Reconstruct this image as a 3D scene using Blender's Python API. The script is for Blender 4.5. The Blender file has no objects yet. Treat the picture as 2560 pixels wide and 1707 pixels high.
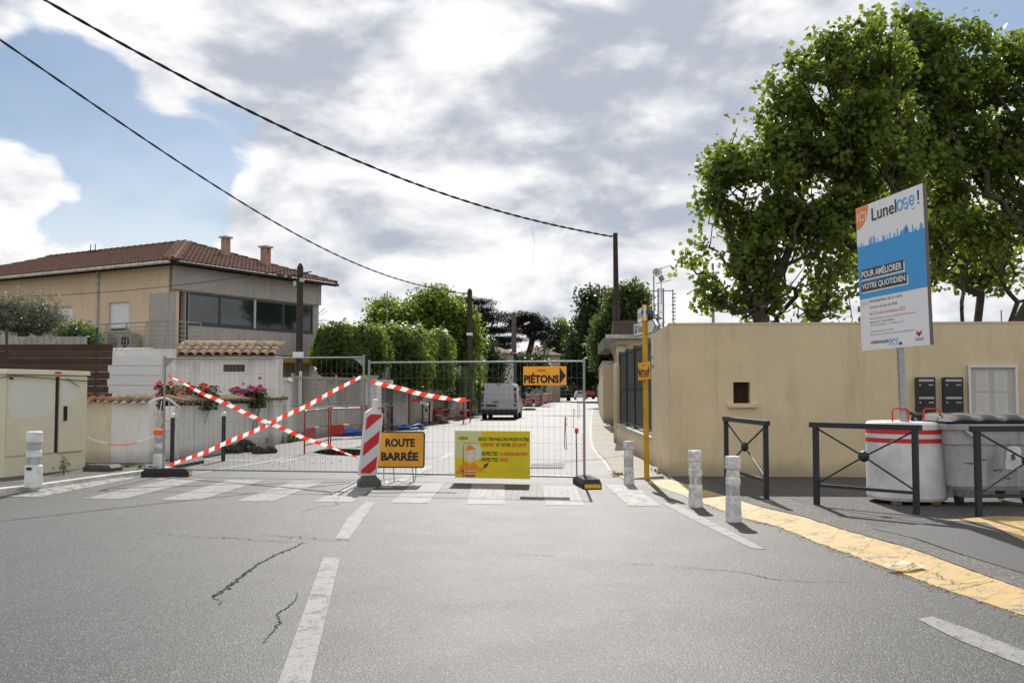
import bpy, bmesh, math, random
import numpy as np
from mathutils import Vector, Matrix, noise as mnoise
random.seed(7); rng = np.random.default_rng(7)
sc = bpy.context.scene
COL = sc.collection
F, H = 2400.0, 1.6
PITCH = math.atan(120.5 / F)
cp, sp = math.cos(PITCH), math.sin(PITCH)

def ray(px, py):
    u = (px - 1280) / F; v = (853.5 - py) / F
    return Vector((u, cp - v * sp, sp + v * cp))
def G(px, py, z=0.0):                      # ground point seen at a pixel of the 2560 px photograph
    r = ray(px, py); t = (z - H) / r.z
    return Vector((r.x * t, r.y * t, z))
def A(px, py, Y):                          # point at distance Y
    r = ray(px, py); t = Y / r.y
    return Vector((r.x * t, Y, H + r.z * t))
def XZ(px, Y): return (px - 1280) / F * Y

# ---------------- camera, world, sun, exposure ----------------
cam = bpy.data.cameras.new('camera'); co = bpy.data.objects.new('camera', cam); COL.objects.link(co)
co.location = (0, 0, H); co.rotation_euler = (math.pi / 2 + PITCH, 0, 0)
cam.sensor_width = 36; cam.lens = 36 * F / 2560; cam.clip_start = .1; cam.clip_end = 5000
sc.camera = co
SUN_EL, SUN_AZ = math.radians(40.5), math.radians(2.0)   # azimuth clockwise from +Y
w = bpy.data.worlds.new('World'); sc.world = w; w.use_nodes = True
nt = w.node_tree; nt.nodes.clear()
def N(t, typ, **k):
    n = t.nodes.new(typ)
    for a, b in k.items():
        if a.startswith('_'): n.inputs[a[1:].replace('_', ' ')].default_value = b
        else: setattr(n, a, b)
    return n
def mth(t, op, a, b=None, c=None, clamp=False):
    n = t.nodes.new('ShaderNodeMath'); n.operation = op; n.use_clamp = clamp
    for i, x in enumerate((a, b, c)):
        if x is None: continue
        if isinstance(x, (int, float)): n.inputs[i].default_value = x
        else: t.links.new(x, n.inputs[i])
    return n.outputs[0]
def mrange(t, x, a, b, c=0, d=1, smooth=True):
    n = t.nodes.new('ShaderNodeMapRange'); n.interpolation_type = 'SMOOTHSTEP' if smooth else 'LINEAR'
    t.links.new(x, n.inputs[0])
    for i, v in zip((1, 2, 3, 4), (a, b, c, d)): n.inputs[i].default_value = v
    return n.outputs[0]
def mixc(t, f, a, b, mode='MIX'):
    n = t.nodes.new('ShaderNodeMix'); n.data_type = 'RGBA'; n.blend_type = mode
    for i, x in ((0, f), (6, a), (7, b)):
        if hasattr(x, 'default_value') and hasattr(x, 'links'): t.links.new(x, n.inputs[i])
        else: n.inputs[i].default_value = (x if i == 0 else (*x[:3], 1))
    return n.outputs[2]
sky = nt.nodes.new('ShaderNodeTexSky'); sky.sky_type = 'NISHITA'; sky.sun_disc = False
sky.sun_elevation = SUN_EL; sky.sun_rotation = SUN_AZ; sky.air_density = 1.0; sky.dust_density = .6; sky.ozone_density = 1.6
bg = nt.nodes.new('ShaderNodeBackground'); bg.inputs[1].default_value = .075
nt.links.new(sky.outputs[0], bg.inputs[0])
tc = nt.nodes.new('ShaderNodeTexCoord'); D = tc.outputs['Generated']
sep = nt.nodes.new('ShaderNodeSeparateXYZ'); nt.links.new(D, sep.inputs[0])
cmb = nt.nodes.new('ShaderNodeCombineXYZ')
nt.links.new(sep.outputs[0], cmb.inputs[0]); nt.links.new(sep.outputs[1], cmb.inputs[1]); nt.links.new(mth(nt, 'MULTIPLY', sep.outputs[2], 1.9), cmb.inputs[2])
def skynoise(scale, detail, rough, dist, off):
    m = nt.nodes.new('ShaderNodeMapping'); m.inputs[1].default_value = off; nt.links.new(cmb.outputs[0], m.inputs[0])
    n = nt.nodes.new('ShaderNodeTexNoise'); n.inputs['Scale'].default_value = scale; n.inputs['Detail'].default_value = detail
    n.inputs['Roughness'].default_value = rough; n.inputs['Distortion'].default_value = dist
    nt.links.new(m.outputs[0], n.inputs[0]); return n.outputs[0]
def blob(px, py, rad_deg, amp):            # a soft cap of sky round one direction
    d = ray(px, py).normalized()
    n = nt.nodes.new('ShaderNodeVectorMath'); n.operation = 'DOT_PRODUCT'; nt.links.new(D, n.inputs[0]); n.inputs[1].default_value = d
    return mrange(nt, n.outputs['Value'], math.cos(math.radians(rad_deg)), 1.0, 0, amp)
cover = mth(nt, 'ADD', mth(nt, 'MULTIPLY', skynoise(2.6, 3, .5, .3, (3.1, 1.7, 0)), .42), mth(nt, 'MULTIPLY', skynoise(6.5, 10, .60, .25, (5.3, 2.2, 0)), .58))
cover = mth(nt, 'ADD', cover, .045)
for b in ((150, 310, 6, -.20), (330, 400, 8, -.22), (60, 560, 5.5, -.18), (400, 490, 5, -.15), (560, 340, 3.5, -.14), (2520, 40, 7, -.2), (1000, -20, 4, -.2),
          (30, 425, 3.0, .17), (100, 440, 2.8, .15), (170, 462, 2.4, .14), (235, 485, 1.8, .12), (1330, 640, 5, -.06), (-900, 200, 30, .06), (3300, 300, 30, .06),
          (700, 150, 12, .14), (1650, 250, 14, .16), (1300, 520, 12, .12), (60, 700, 8, .16), (900, 600, 9, .12)):
    cover = mth(nt, 'ADD', cover, blob(*b))
mask = mrange(nt, cover, .425, .535)
shade = skynoise(3.4, 5, .5, .3, (8.2, 4.4, 0))
fine = skynoise(9.0, 9, .55, .25, (1.2, 9.4, 0)); fine2 = skynoise(9.0, 9, .55, .25, (1.2, 9.4, -.045))     # the same puffs seen a little higher: their difference lights the tops
relief = mth(nt, 'SUBTRACT', fine, fine2)
shade = mth(nt, 'ADD', mth(nt, 'ADD', mth(nt, 'MULTIPLY', shade, .62), mth(nt, 'MULTIPLY', fine, .38)), mth(nt, 'MULTIPLY', relief, .8))
for b in ((1640, 300, 9, .17), (1400, 230, 8, .08), (1500, 60, 8, .07), (1900, 120, 8, .12), (700, 170, 6, .16), (150, 110, 7, .12), (1150, 60, 5, -.08), (1800, 420, 4, .08),
          (900, 560, 12, .02), (1250, 620, 12, .03), (880, 430, 8, .0)):
    shade = mth(nt, 'ADD', shade, blob(*b))
sh = mrange(nt, shade, .355, .83)
ccol = mixc(nt, sh, (1.0, .995, .99), (.45, .49, .57))
bg2 = nt.nodes.new('ShaderNodeBackground'); bg2.inputs[1].default_value = .90; nt.links.new(ccol, bg2.inputs[0])
# thin veil of haze whitening the blue near the horizon
veil = mrange(nt, sep.outputs[2], 0.0, .30, .55, .04)
mask2 = mth(nt, 'MAXIMUM', mask, veil)
ms = nt.nodes.new('ShaderNodeMixShader'); nt.links.new(mask2, ms.inputs[0]); nt.links.new(bg.outputs[0], ms.inputs[1]); nt.links.new(bg2.outputs[0], ms.inputs[2])
wo = nt.nodes.new('ShaderNodeOutputWorld'); nt.links.new(ms.outputs[0], wo.inputs[0])
sl = bpy.data.lights.new('sun', 'SUN'); sl.energy = 4.1; sl.angle = math.radians(.55); sl.color = (1, .962, .905)
so = bpy.data.objects.new('sun', sl); COL.objects.link(so)
sd = Vector((math.sin(SUN_AZ) * math.cos(SUN_EL), math.cos(SUN_AZ) * math.cos(SUN_EL), math.sin(SUN_EL)))
so.rotation_euler = sd.to_track_quat('Z', 'Y').to_euler(); so.location = sd * 60
sc.view_settings.view_transform = 'Standard'; sc.view_settings.look = 'None'; sc.view_settings.exposure = 0.25; sc.view_settings.gamma = 1
sc.view_settings.use_curve_mapping = False
try: sc.cycles.max_bounces = 6; sc.cycles.transparent_max_bounces = 8
except Exception: pass

# ---------------- materials ----------------
def M(name, col, rough=.6, spec=.4, metal=0, var=None, bump=None, col2=None, coat=0, emis=None):
    """var=(scale, amount[, detail]) mixes col with col2 (or darker col) by noise; bump=(scale, distance)"""
    m = bpy.data.materials.new(name); m.use_nodes = True; t = m.node_tree
    b = t.nodes['Principled BSDF']
    b.inputs['Base Color'].default_value = (*col, 1); b.inputs['Roughness'].default_value = rough
    b.inputs['Specular IOR Level'].default_value = spec; b.inputs['Metallic'].default_value = metal
    if coat: b.inputs['Coat Weight'].default_value = coat
    g = t.nodes.new('ShaderNodeNewGeometry')
    if var:
        n = t.nodes.new('ShaderNodeTexNoise'); t.links.new(g.outputs['Position'], n.inputs[0])
        n.inputs['Scale'].default_value = var[0]; n.inputs['Detail'].default_value = 6; n.inputs['Roughness'].default_value = .62
        f = mrange(t, n.outputs[0], .5 - var[1] / 2, .5 + var[1] / 2)
        c2 = col2 or tuple(c * .72 for c in col)
        t.links.new(mixc(t, f, col, c2), b.inputs['Base Color'])
    if bump:
        n = t.nodes.new('ShaderNodeTexNoise'); t.links.new(g.outputs['Position'], n.inputs[0])
        n.inputs['Scale'].default_value = bump[0]; n.inputs['Detail'].default_value = 5
        bp = t.nodes.new('ShaderNodeBump'); bp.inputs['Distance'].default_value = bump[1]; bp.inputs['Strength'].default_value = .8
        t.links.new(n.outputs[0], bp.inputs['Height']); t.links.new(bp.outputs[0], b.inputs['Normal'])
    return m
def asphalt(name, c1, c2, spk=(.30, .30, .29), rough=.62, grain=95, paint=None, wear=.5, pcol=None):
    """aggregate asphalt; with paint=(r,g,b): worn paint lying on it"""
    m = bpy.data.materials.new(name); m.use_nodes = True; t = m.node_tree; b = t.nodes['Principled BSDF']
    g = t.nodes.new('ShaderNodeNewGeometry'); P = g.outputs['Position']
    def nz(scale, det=3, r=.6, vec=P):
        n = t.nodes.new('ShaderNodeTexNoise'); t.links.new(vec, n.inputs[0]); n.inputs['Scale'].default_value = scale
        n.inputs['Detail'].default_value = det; n.inputs['Roughness'].default_value = r; return n.outputs[0]
    v = t.nodes.new('ShaderNodeTexVoronoi'); t.links.new(P, v.inputs[0]); v.inputs['Scale'].default_value = grain
    sepc = t.nodes.new('ShaderNodeSeparateColor'); t.links.new(v.outputs['Color'], sepc.inputs[0]); rnd = sepc.outputs[0]
    base = mixc(t, mrange(t, nz(.55, 5), .36, .64), c1, c2)
    base = mixc(t, mrange(t, nz(3.1, 4, .7), .45, .70, 0, .2), base, tuple(x * .66 for x in c1))
    base = mixc(t, mrange(t, nz(.28, 5, .62), .42, .60, 0, .42), base, tuple(min(1, x * 1.5) for x in c1))
    mp = t.nodes.new('ShaderNodeMapping'); mp.inputs['Scale'].default_value = (1, .09, 1); t.links.new(P, mp.inputs[0])      # tyre-worn lanes running up the street
    base = mixc(t, mrange(t, nz(1.5, 4, .6, mp.outputs[0]), .44, .62, 0, .28), base, tuple(x * .60 for x in c1))
    if name == 'road_asphalt':               # one soft dark smudge, stretched up the street
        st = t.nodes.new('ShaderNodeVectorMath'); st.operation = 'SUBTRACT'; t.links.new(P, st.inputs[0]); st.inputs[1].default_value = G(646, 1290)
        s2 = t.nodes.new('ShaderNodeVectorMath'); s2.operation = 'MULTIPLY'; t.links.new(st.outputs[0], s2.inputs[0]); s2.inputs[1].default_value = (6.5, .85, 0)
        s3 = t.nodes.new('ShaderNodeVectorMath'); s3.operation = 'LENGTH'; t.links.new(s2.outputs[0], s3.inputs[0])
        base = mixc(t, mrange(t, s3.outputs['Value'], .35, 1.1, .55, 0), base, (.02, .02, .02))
    base = mixc(t, mrange(t, nz(26, 3, .7), .40, .68, 0, .5), base, tuple(x * .62 for x in c1))
    base = mixc(t, mrange(t, rnd, .70, 1.0, 0, .95), base, spk)
    base = mixc(t, mrange(t, v.outputs['Distance'], .25, .62, 0, .55), base, tuple(x * .35 for x in c1))
    if paint:
        k = mth(t, 'ADD', mth(t, 'MULTIPLY', nz(5.5, 6, .72), .62), mth(t, 'MULTIPLY', nz(60, 3, .7), .38))
        k = mrange(t, k, wear - .035, wear + .035)
        crk = t.nodes.new('ShaderNodeTexVoronoi'); crk.feature = 'DISTANCE_TO_EDGE'
        t.links.new(P, crk.inputs[0]); crk.inputs['Scale'].default_value = 7
        k = mth(t, 'MAXIMUM', k, mth(t, 'MULTIPLY', mrange(t, crk.outputs[0], .0, .035, 1, 0), mrange(t, nz(2.2), .45, .6)))
        pc = mixc(t, mrange(t, nz(12, 4), .35, .7), paint, pcol or tuple(x * .82 for x in paint))
        base = mixc(t, k, pc, base)
    t.links.new(base, b.inputs['Base Color'])
    b.inputs['Specular IOR Level'].default_value = .34
    t.links.new(mrange(t, nz(1.3, 4), .3, .7, rough - .02, rough + .02), b.inputs['Roughness'])
    bp = t.nodes.new('ShaderNodeBump'); bp.inputs['Distance'].default_value = .004; bp.inputs['Strength'].default_value = .6 if not paint else .4
    hh = mth(t, 'SUBTRACT', mth(t, 'MULTIPLY', rnd, .5), v.outputs['Distance'])
    t.links.new(hh, bp.inputs['Height']); t.links.new(bp.outputs[0], b.inputs['Normal'])
    return m
def leafmat(name, c1, c2, trans, tf=.42, rough=.45, nscale=1.2):
    m = bpy.data.materials.new(name); m.use_nodes = True; t = m.node_tree; b = t.nodes['Principled BSDF']
    g = t.nodes.new('ShaderNodeNewGeometry')
    n = t.nodes.new('ShaderNodeTexNoise'); t.links.new(g.outputs['Position'], n.inputs[0]); n.inputs['Scale'].default_value = nscale; n.inputs['Detail'].default_value = 3
    n2 = t.nodes.new('ShaderNodeTexNoise'); t.links.new(g.outputs['Position'], n2.inputs[0]); n2.inputs['Scale'].default_value = 9; n2.inputs['Detail'].default_value = 2
    f = mth(t, 'ADD', mth(t, 'MULTIPLY', n.outputs[0], .5), mth(t, 'MULTIPLY', n2.outputs[0], .5))
    f = mrange(t, f, .36, .64)
    c = mixc(t, f, c1, c2); t.links.new(c, b.inputs['Base Color'])
    b.inputs['Roughness'].default_value = rough; b.inputs['Specular IOR Level'].default_value = .45
    tr = t.nodes.new('ShaderNodeBsdfTranslucent')
    t.links.new(mixc(t, f, trans, tuple(x * .6 for x in trans)), tr.inputs[0])
    mx = t.nodes.new('ShaderNodeMixShader'); mx.inputs[0].default_value = tf
    t.links.new(b.outputs[0], mx.inputs[1]); t.links.new(tr.outputs[0], mx.inputs[2])
    t.links.new(mx.outputs[0], t.nodes['Material Output'].inputs[0]); return m

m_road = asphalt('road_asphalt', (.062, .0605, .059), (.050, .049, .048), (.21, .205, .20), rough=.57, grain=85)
m_pave = asphalt('pavement_asphalt', (.070, .064, .060), (.050, .046, .043), (.26, .25, .24), rough=.75, grain=70)
m_pave2 = asphalt('pebbly_asphalt', (.10, .092, .082), (.07, .064, .058), (.30, .27, .24), rough=.75, grain=52)
m_patch = asphalt('new_asphalt', (.055, .055, .056), (.045, .045, .047), (.11, .11, .11), rough=.62, grain=130)
m_white = asphalt('white_road_paint', (.07, .068, .066), (.055, .054, .052), (.22, .22, .21), paint=(.235, .23, .22), wear=.55)
m_whitew = asphalt('worn_white_road_paint', (.07, .068, .066), (.055, .054, .052), (.22, .22, .21), paint=(.33, .32, .30), wear=.515)
m_yel = asphalt('yellow_kerb_paint', (.12, .11, .10), (.08, .075, .07), (.3, .28, .25), paint=(.46, .30, .085), wear=.555, pcol=(.40, .28, .12), rough=.62)
m_conc = M('gutter_concrete', (.34, .30, .245), .8, var=(2.2, .35), bump=(60, .004), col2=(.27, .25, .21))
m_earth = M('dry_earth', (.16, .14, .09), .95, var=(.2, .4), bump=(8, .02))
m_crack = M('crack_tar', (.02, .019, .018), .9)
m_crackg = M('moss_in_crack', (.07, .075, .03), .95, var=(30, .3), col2=(.02, .02, .015))

def wallmat(name, col, col2, streak=.38, bumpd=.004, base=True):
    m = M(name, col, .9, .2, var=(.9, .5), bump=(45, bumpd), col2=col2); t = m.node_tree; b = t.nodes['Principled BSDF']
    src = b.inputs['Base Color'].links[0].from_socket; g = t.nodes.new('ShaderNodeNewGeometry')
    mp = t.nodes.new('ShaderNodeMapping'); mp.inputs['Scale'].default_value = (1, 1, .10); t.links.new(g.outputs['Position'], mp.inputs[0])
    n = t.nodes.new('ShaderNodeTexNoise'); n.inputs['Scale'].default_value = 4.5; n.inputs['Detail'].default_value = 6; n.inputs['Roughness'].default_value = .65; t.links.new(mp.outputs[0], n.inputs[0])
    c = mixc(t, mrange(t, n.outputs[0], .50, .74, 0, streak), src, tuple(x * .62 for x in col2))
    n2 = t.nodes.new('ShaderNodeTexNoise'); n2.inputs['Scale'].default_value = 1.6; n2.inputs['Detail'].default_value = 8; n2.inputs['Roughness'].default_value = .7; t.links.new(g.outputs['Position'], n2.inputs[0])
    c = mixc(t, mrange(t, n2.outputs[0], .56, .60, 0, .14), c, tuple(min(1, x * 1.25) for x in col))
    if base:                                # splashed dirt along the foot
        sp_ = t.nodes.new('ShaderNodeSeparateXYZ'); t.links.new(g.outputs['Position'], sp_.inputs[0])
        hgt = mth(t, 'ADD', sp_.outputs[2], mth(t, 'MULTIPLY', n2.outputs[0], -.55)); c = mixc(t, mrange(t, hgt, -.22, .12, .6, 0), c, tuple(x * .40 for x in col2))
    t.links.new(c, b.inputs['Base Color']); return m
class MB:
    def __init__(s): s.v = []; s.f = []; s.mi = []; s.cur = 0
    def add(s, vs, fs):
        o = len(s.v); s.v += [tuple(v) for v in vs]; s.f += [tuple(i + o for i in f) for f in fs]; s.mi += [s.cur] * len(fs); return s
    def box(s, x0, x1, y0, y1, z0, z1, mat=None):
        P = [(x, y, z) for z in (z0, z1) for y in (y0, y1) for x in (x0, x1)]
        if mat is not None: P = [mat @ Vector(p) for p in P]
        return s.add(P, [(0, 2, 3, 1), (4, 5, 7, 6), (0, 1, 5, 4), (2, 6, 7, 3), (0, 4, 6, 2), (1, 3, 7, 5)])
    def hexa(s, b4, t4):
        return s.add(list(b4) + list(t4), [(3, 2, 1, 0), (4, 5, 6, 7), (0, 1, 5, 4), (1, 2, 6, 5), (2, 3, 7, 6), (3, 0, 4, 7)])
    def cyl(s, a, b, r0, r1=None, n=10, caps=True):
        a, b = Vector(a), Vector(b); r1 = r0 if r1 is None else r1
        d = (b - a).normalized(); x = d.orthogonal().normalized(); y = d.cross(x)
        vs = []
        for c, r in ((a, r0), (b, r1)):
            for k in range(n):
                an = 2 * math.pi * k / n; vs.append(c + x * (r * math.cos(an)) + y * (r * math.sin(an)))
        fs = [(k, (k + 1) % n, n + (k + 1) % n, n + k) for k in range(n)]
        if caps: fs += [tuple(range(n - 1, -1, -1)), tuple(range(n, 2 * n))]
        return s.add(vs, fs)
    def tube(s, pts, r, n=6, closed=False):
        pts = [Vector(p) for p in pts]; rs = r if isinstance(r, (list, tuple)) else [r] * len(pts); vs = []
        up = None
        for i, p in enumerate(pts):
            a = pts[max(i - 1, 0)]; b = pts[min(i + 1, len(pts) - 1)]
            if closed: a = pts[i - 1]; b = pts[(i + 1) % len(pts)]
            d = (b - a).normalized()
            if up is None: up = d.orthogonal().normalized()
            up = (up - d * up.dot(d)); up = up.normalized() if up.length > 1e-5 else d.orthogonal().normalized()
            y = d.cross(up)
            for k in range(n):
                an = 2 * math.pi * k / n; vs.append(p + up * (rs[i] * math.cos(an)) + y * (rs[i] * math.sin(an)))
        m = len(pts); fs = []
        for i in range(m if closed else m - 1):
            j = (i + 1) % m
            fs += [(i * n + k, i * n + (k + 1) % n, j * n + (k + 1) % n, j * n + k) for k in range(n)]
        if not closed: fs += [tuple(range(n - 1, -1, -1)), tuple(range((m - 1) * n, m * n))]
        return s.add(vs, fs)
    def lathe(s, prof, n=20, c=(0, 0, 0)):
        vs = []
        for r, z in prof:
            for k in range(n):
                an = 2 * math.pi * k / n; vs.append((c[0] + r * math.cos(an), c[1] + r * math.sin(an), c[2] + z))
        m = len(prof)
        fs = [(i * n + k, i * n + (k + 1) % n, (i + 1) * n + (k + 1) % n, (i + 1) * n + k) for i in range(m - 1) for k in range(n)]
        fs += [tuple(range(n - 1, -1, -1)), tuple(range((m - 1) * n, m * n))]
        return s.add(vs, fs)
    def poly(s, pts, off=None):            # flat polygon, or a prism when off (a vector) is given
        n = len(pts); pts = [Vector(p) for p in pts]
        if off is None: return s.add(pts, [tuple(range(n))])
        off = Vector(off)
        return s.add(pts + [p + off for p in pts], [tuple(range(n)), tuple(range(2 * n - 1, n - 1, -1))] + [(k, n + k, n + (k + 1) % n, (k + 1) % n) for k in range(n)])
    def build(s, name, mats, parent=None, world=False, smooth=False, kind=None, label=None):
        me = bpy.data.meshes.new(name)
        vs = s.v
        if world and parent is not None:
            r = parent
            while r.parent: r = r.parent
            inv = r.matrix_basis.inverted(); vs = [tuple(inv @ Vector(v)) for v in vs]
        me.from_pydata(vs, [], s.f)
        mats = mats if isinstance(mats, (list, tuple)) else [mats]
        for m in mats: me.materials.append(m)
        if len(mats) > 1: me.polygons.foreach_set('material_index', s.mi)
        if smooth: me.polygons.foreach_set('use_smooth', [True] * len(s.f))
        me.update()
        o = bpy.data.objects.new(name, me); COL.objects.link(o); o.parent = parent
        if kind: o['kind'] = kind
        if label: o['label'] = label
        return o
def part_of(mesh_obj, name, parent, mat=None):       # another object sharing the mesh
    o = bpy.data.objects.new(name, mesh_obj.data); COL.objects.link(o); o.parent = parent
    if mat is not None: o.matrix_basis = mat
    return o
def thing(name, label, cat, loc=(0, 0, 0), rz=0, group=None, mat=None):
    o = bpy.data.objects.new(name, None); COL.objects.link(o); o.empty_display_size = .2
    o.matrix_basis = mat if mat is not None else Matrix.Translation(Vector(loc)) @ Matrix.Rotation(rz, 4, 'Z')
    o['label'] = label; o['category'] = cat
    if group: o['group'] = group
    return o
def tag(o, label, cat, group=None, kind=None):
    o['label'] = label; o['category'] = cat
    if group: o['group'] = group
    if kind: o['kind'] = kind
    return o
def struct(o): o['kind'] = 'structure'; return o
def frame(O, U, V=(0, 0, 1)):
    U = Vector(U).normalized(); V = Vector(V); V = (V - U * V.dot(U)).normalized(); y = V.cross(U)
    m = Matrix.Identity(4)
    for i, a in enumerate((U, y, V)):
        for j in range(3): m[j][i] = a[j]
    for j in range(3): m[j][3] = Vector(O)[j]
    return m
def dup(root, mat, label=None, group=None):
    r = root.copy(); COL.objects.link(r); r.matrix_basis = mat
    if label: r['label'] = label
    if group: r['group'] = group
    for ch in list(root.children):
        c = ch.copy(); COL.objects.link(c); c.parent = r
        for g in list(ch.children):
            d = g.copy(); COL.objects.link(d); d.parent = c
    return r
_dg = None
def txt(parent, s, u, v, w=None, h=.1, mat=None, y=-.004, shear=0, bold=0.0, name='lettering', align='L', mono=None):
    """flat lettering on a board: lower-left corner (u, v), box w x h in the parent's x/z plane"""
    cu = bpy.data.curves.new('t', 'FONT'); cu.body = s; cu.size = 1; cu.offset = bold; cu.shear = shear; cu.resolution_u = 3
    ob = bpy.data.objects.new('t', cu); COL.objects.link(ob)
    dg = bpy.context.evaluated_depsgraph_get(); dg.update()
    me = bpy.data.meshes.new_from_object(ob.evaluated_get(dg)); bpy.data.objects.remove(ob); bpy.data.curves.remove(cu)
    n = len(me.vertices); a = np.empty(n * 3); me.vertices.foreach_get('co', a); a = a.reshape(-1, 3)
    x0, x1 = a[:, 0].min(), a[:, 0].max(); y0, y1 = a[:, 1].min(), a[:, 1].max()
    sy = h / (y1 - y0); sx = (w / (x1 - x0)) if w else sy
    W = (x1 - x0) * sx; uu = u - (W / 2 if align == 'C' else 0)
    b = np.stack([(a[:, 0] - x0) * sx + uu, np.full(n, y), (a[:, 1] - y0) * sy + v], 1)
    me.vertices.foreach_set('co', b.ravel()); me.materials.clear(); me.materials.append(mat); me.update(); me.name = name
    o = bpy.data.objects.new(name, me); COL.objects.link(o); o.parent = parent; return o
def sheet(name, pts, z, mat, world=True):
    mb = MB(); mb.poly([(p[0], p[1], z) for p in pts]); return mb.build(name, mat)
def wall_holes(mb, u0, u1, z0, z1, th, holes, axis='x', at=0.0, sgn=1):
    """wall in a vertical plane as boxes round rectangular holes; axis 'x': plane y=at, 'y': plane x=at"""
    us = sorted({u0, u1, *[h[0] for h in holes], *[h[1] for h in holes]}); zs = sorted({z0, z1, *[h[2] for h in holes], *[h[3] for h in holes]})
    for i in range(len(us) - 1):
        run = None
        for j in range(len(zs) - 1):
            c = ((us[i] + us[i + 1]) / 2, (zs[j] + zs[j + 1]) / 2)
            solid = not any(h[0] < c[0] < h[1] and h[2] < c[1] < h[3] for h in holes)
            if solid: run = (run[0] if run else zs[j], zs[j + 1])
            if (not solid or j == len(zs) - 2) and run:
                a, b = sorted((at, at + sgn * th))
                if axis == 'x': mb.box(us[i], us[i + 1], a, b, run[0], run[1])
                else: mb.box(a, b, us[i], us[i + 1], run[0], run[1])
                run = None
            if not solid: run = None
# ---------------- ground ----------------
g = MB(); g.poly([(-900, -300, -.02), (900, -300, -.02), (900, 1600, -.02), (-900, 1600, -.02)]); struct(g.build('ground', m_earth))
WL = [(-9.2, 20.2), (-7.6, 20.2), (-7.5, 21.6), (-6.85, 29.3), (-5.85, 37), (-5.1, 44), (-3.65, 54), (-1.93, 68), (.2, 90), (4.5, 130), (9, 175)]   # foot of the left walls
WR = [(60, 17), (2.85, 17.4), (2.93, 20.2), (3.1, 28.6), (4.3, 45.7), (5.6, 62), (8.6, 95), (14, 160), (22, 230)]
rd = MB()
rd.poly([(-60, -12, 0), (60, -12, 0), (60, 17.3, 0), (2.85, 17.45, 0), (-9.2, 20.25, 0), (-60, 20.3, 0)])
lp = [(-9.2, 20.25), (-7.5, 21.7), (-6.8, 29.3), (-5.8, 37), (-5.05, 44), (-3.6, 54), (-1.9, 68), (.25, 90), (4.5, 130), (9, 175), (20, 230)]
rp = [(2.85, 17.45), (2.9, 21.7), (3.1, 29.3), (3.75, 37), (4.25, 44), (4.9, 54), (6.1, 68), (8.2, 90), (11.8, 130), (15.5, 175), (30, 230)]
for i in range(len(lp) - 1):
    a, b, c, d = lp[i], rp[i], rp[i + 1], lp[i + 1]
    rd.poly([(a[0] - .2, a[1], 0), (b[0] + .2, b[1], 0), (c[0] + .2, c[1], 0), (d[0] - .2, d[1], 0)])
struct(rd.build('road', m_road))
def gp(pts, z): return [(G(x, y, z).x, G(x, y, z).y, z) for x, y in pts]
def mark(name, px, mat, z=.004, dense=0):
    mb = MB(); mb.poly(gp(px, z)); return struct(mb.build(name, mat))
# zebra crossing: stripes (bottom-left, bottom-right, top-right, top-left)
zeb = [[(12, 1241), (98, 1242), (345, 1193), (255, 1191)], [(205, 1246), (305, 1247), (520, 1196), (432, 1195)], [(400, 1249), (497, 1250), (664, 1199), (575, 1198)],
       [(590, 1252), (682, 1252), (815, 1203), (735, 1202)], [(783, 1254), (880, 1255), (960, 1205), (885, 1204)], [(975, 1256), (1072, 1257), (1112, 1206), (1035, 1206)],
       [(1168, 1259), (1262, 1260), (1262, 1208), (1180, 1208)], [(1365, 1262), (1462, 1263), (1436, 1210), (1352, 1210)], [(1572, 1264), (1650, 1264), (1588, 1212), (1512, 1210)]]
for i, q in enumerate(zeb): mark('crossing_stripe', q, m_whitew if i in (0, 8) else m_white)
# centre line dashes, edge dashes, far lines
mark('centre_line', [(690, 1720), (772, 1720), (850, 1393), (808, 1393)], m_white)
mark('centre_line', [(838, 1346), (872, 1347), (905, 1300), (940, 1255), (915, 1253), (868, 1295)], m_white)
mark('centre_line', [(945, 1219), (975, 1220), (1090, 1163), (1060, 1163)], m_white)
mark('centre_line', [(1085, 1150), (1105, 1150), (1142, 1131), (1122, 1131)], m_white)
mark('edge_line', [(1655, 1258), (1678, 1254), (1765, 1296), (1895, 1362), (1915, 1372), (1880, 1370), (1735, 1300)], m_white)
mark('edge_line', [(2292, 1546), (2330, 1540), (2420, 1570), (2570, 1628), (2570, 1668), (2400, 1600)], m_white)
mark('parking_line', [(381, 1199), (400, 1199), (722, 1146), (708, 1144)], m_white)
mark('parking_line', [(470, 1149), (640, 1153), (640, 1150), (470, 1146)], m_white)
mark('parking_line', [(700, 1157), (745, 1147), (738, 1144), (690, 1153)], m_white)
mark('parking_line', [(850, 1122), (905, 1112), (898, 1109), (843, 1118)], m_white)
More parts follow.
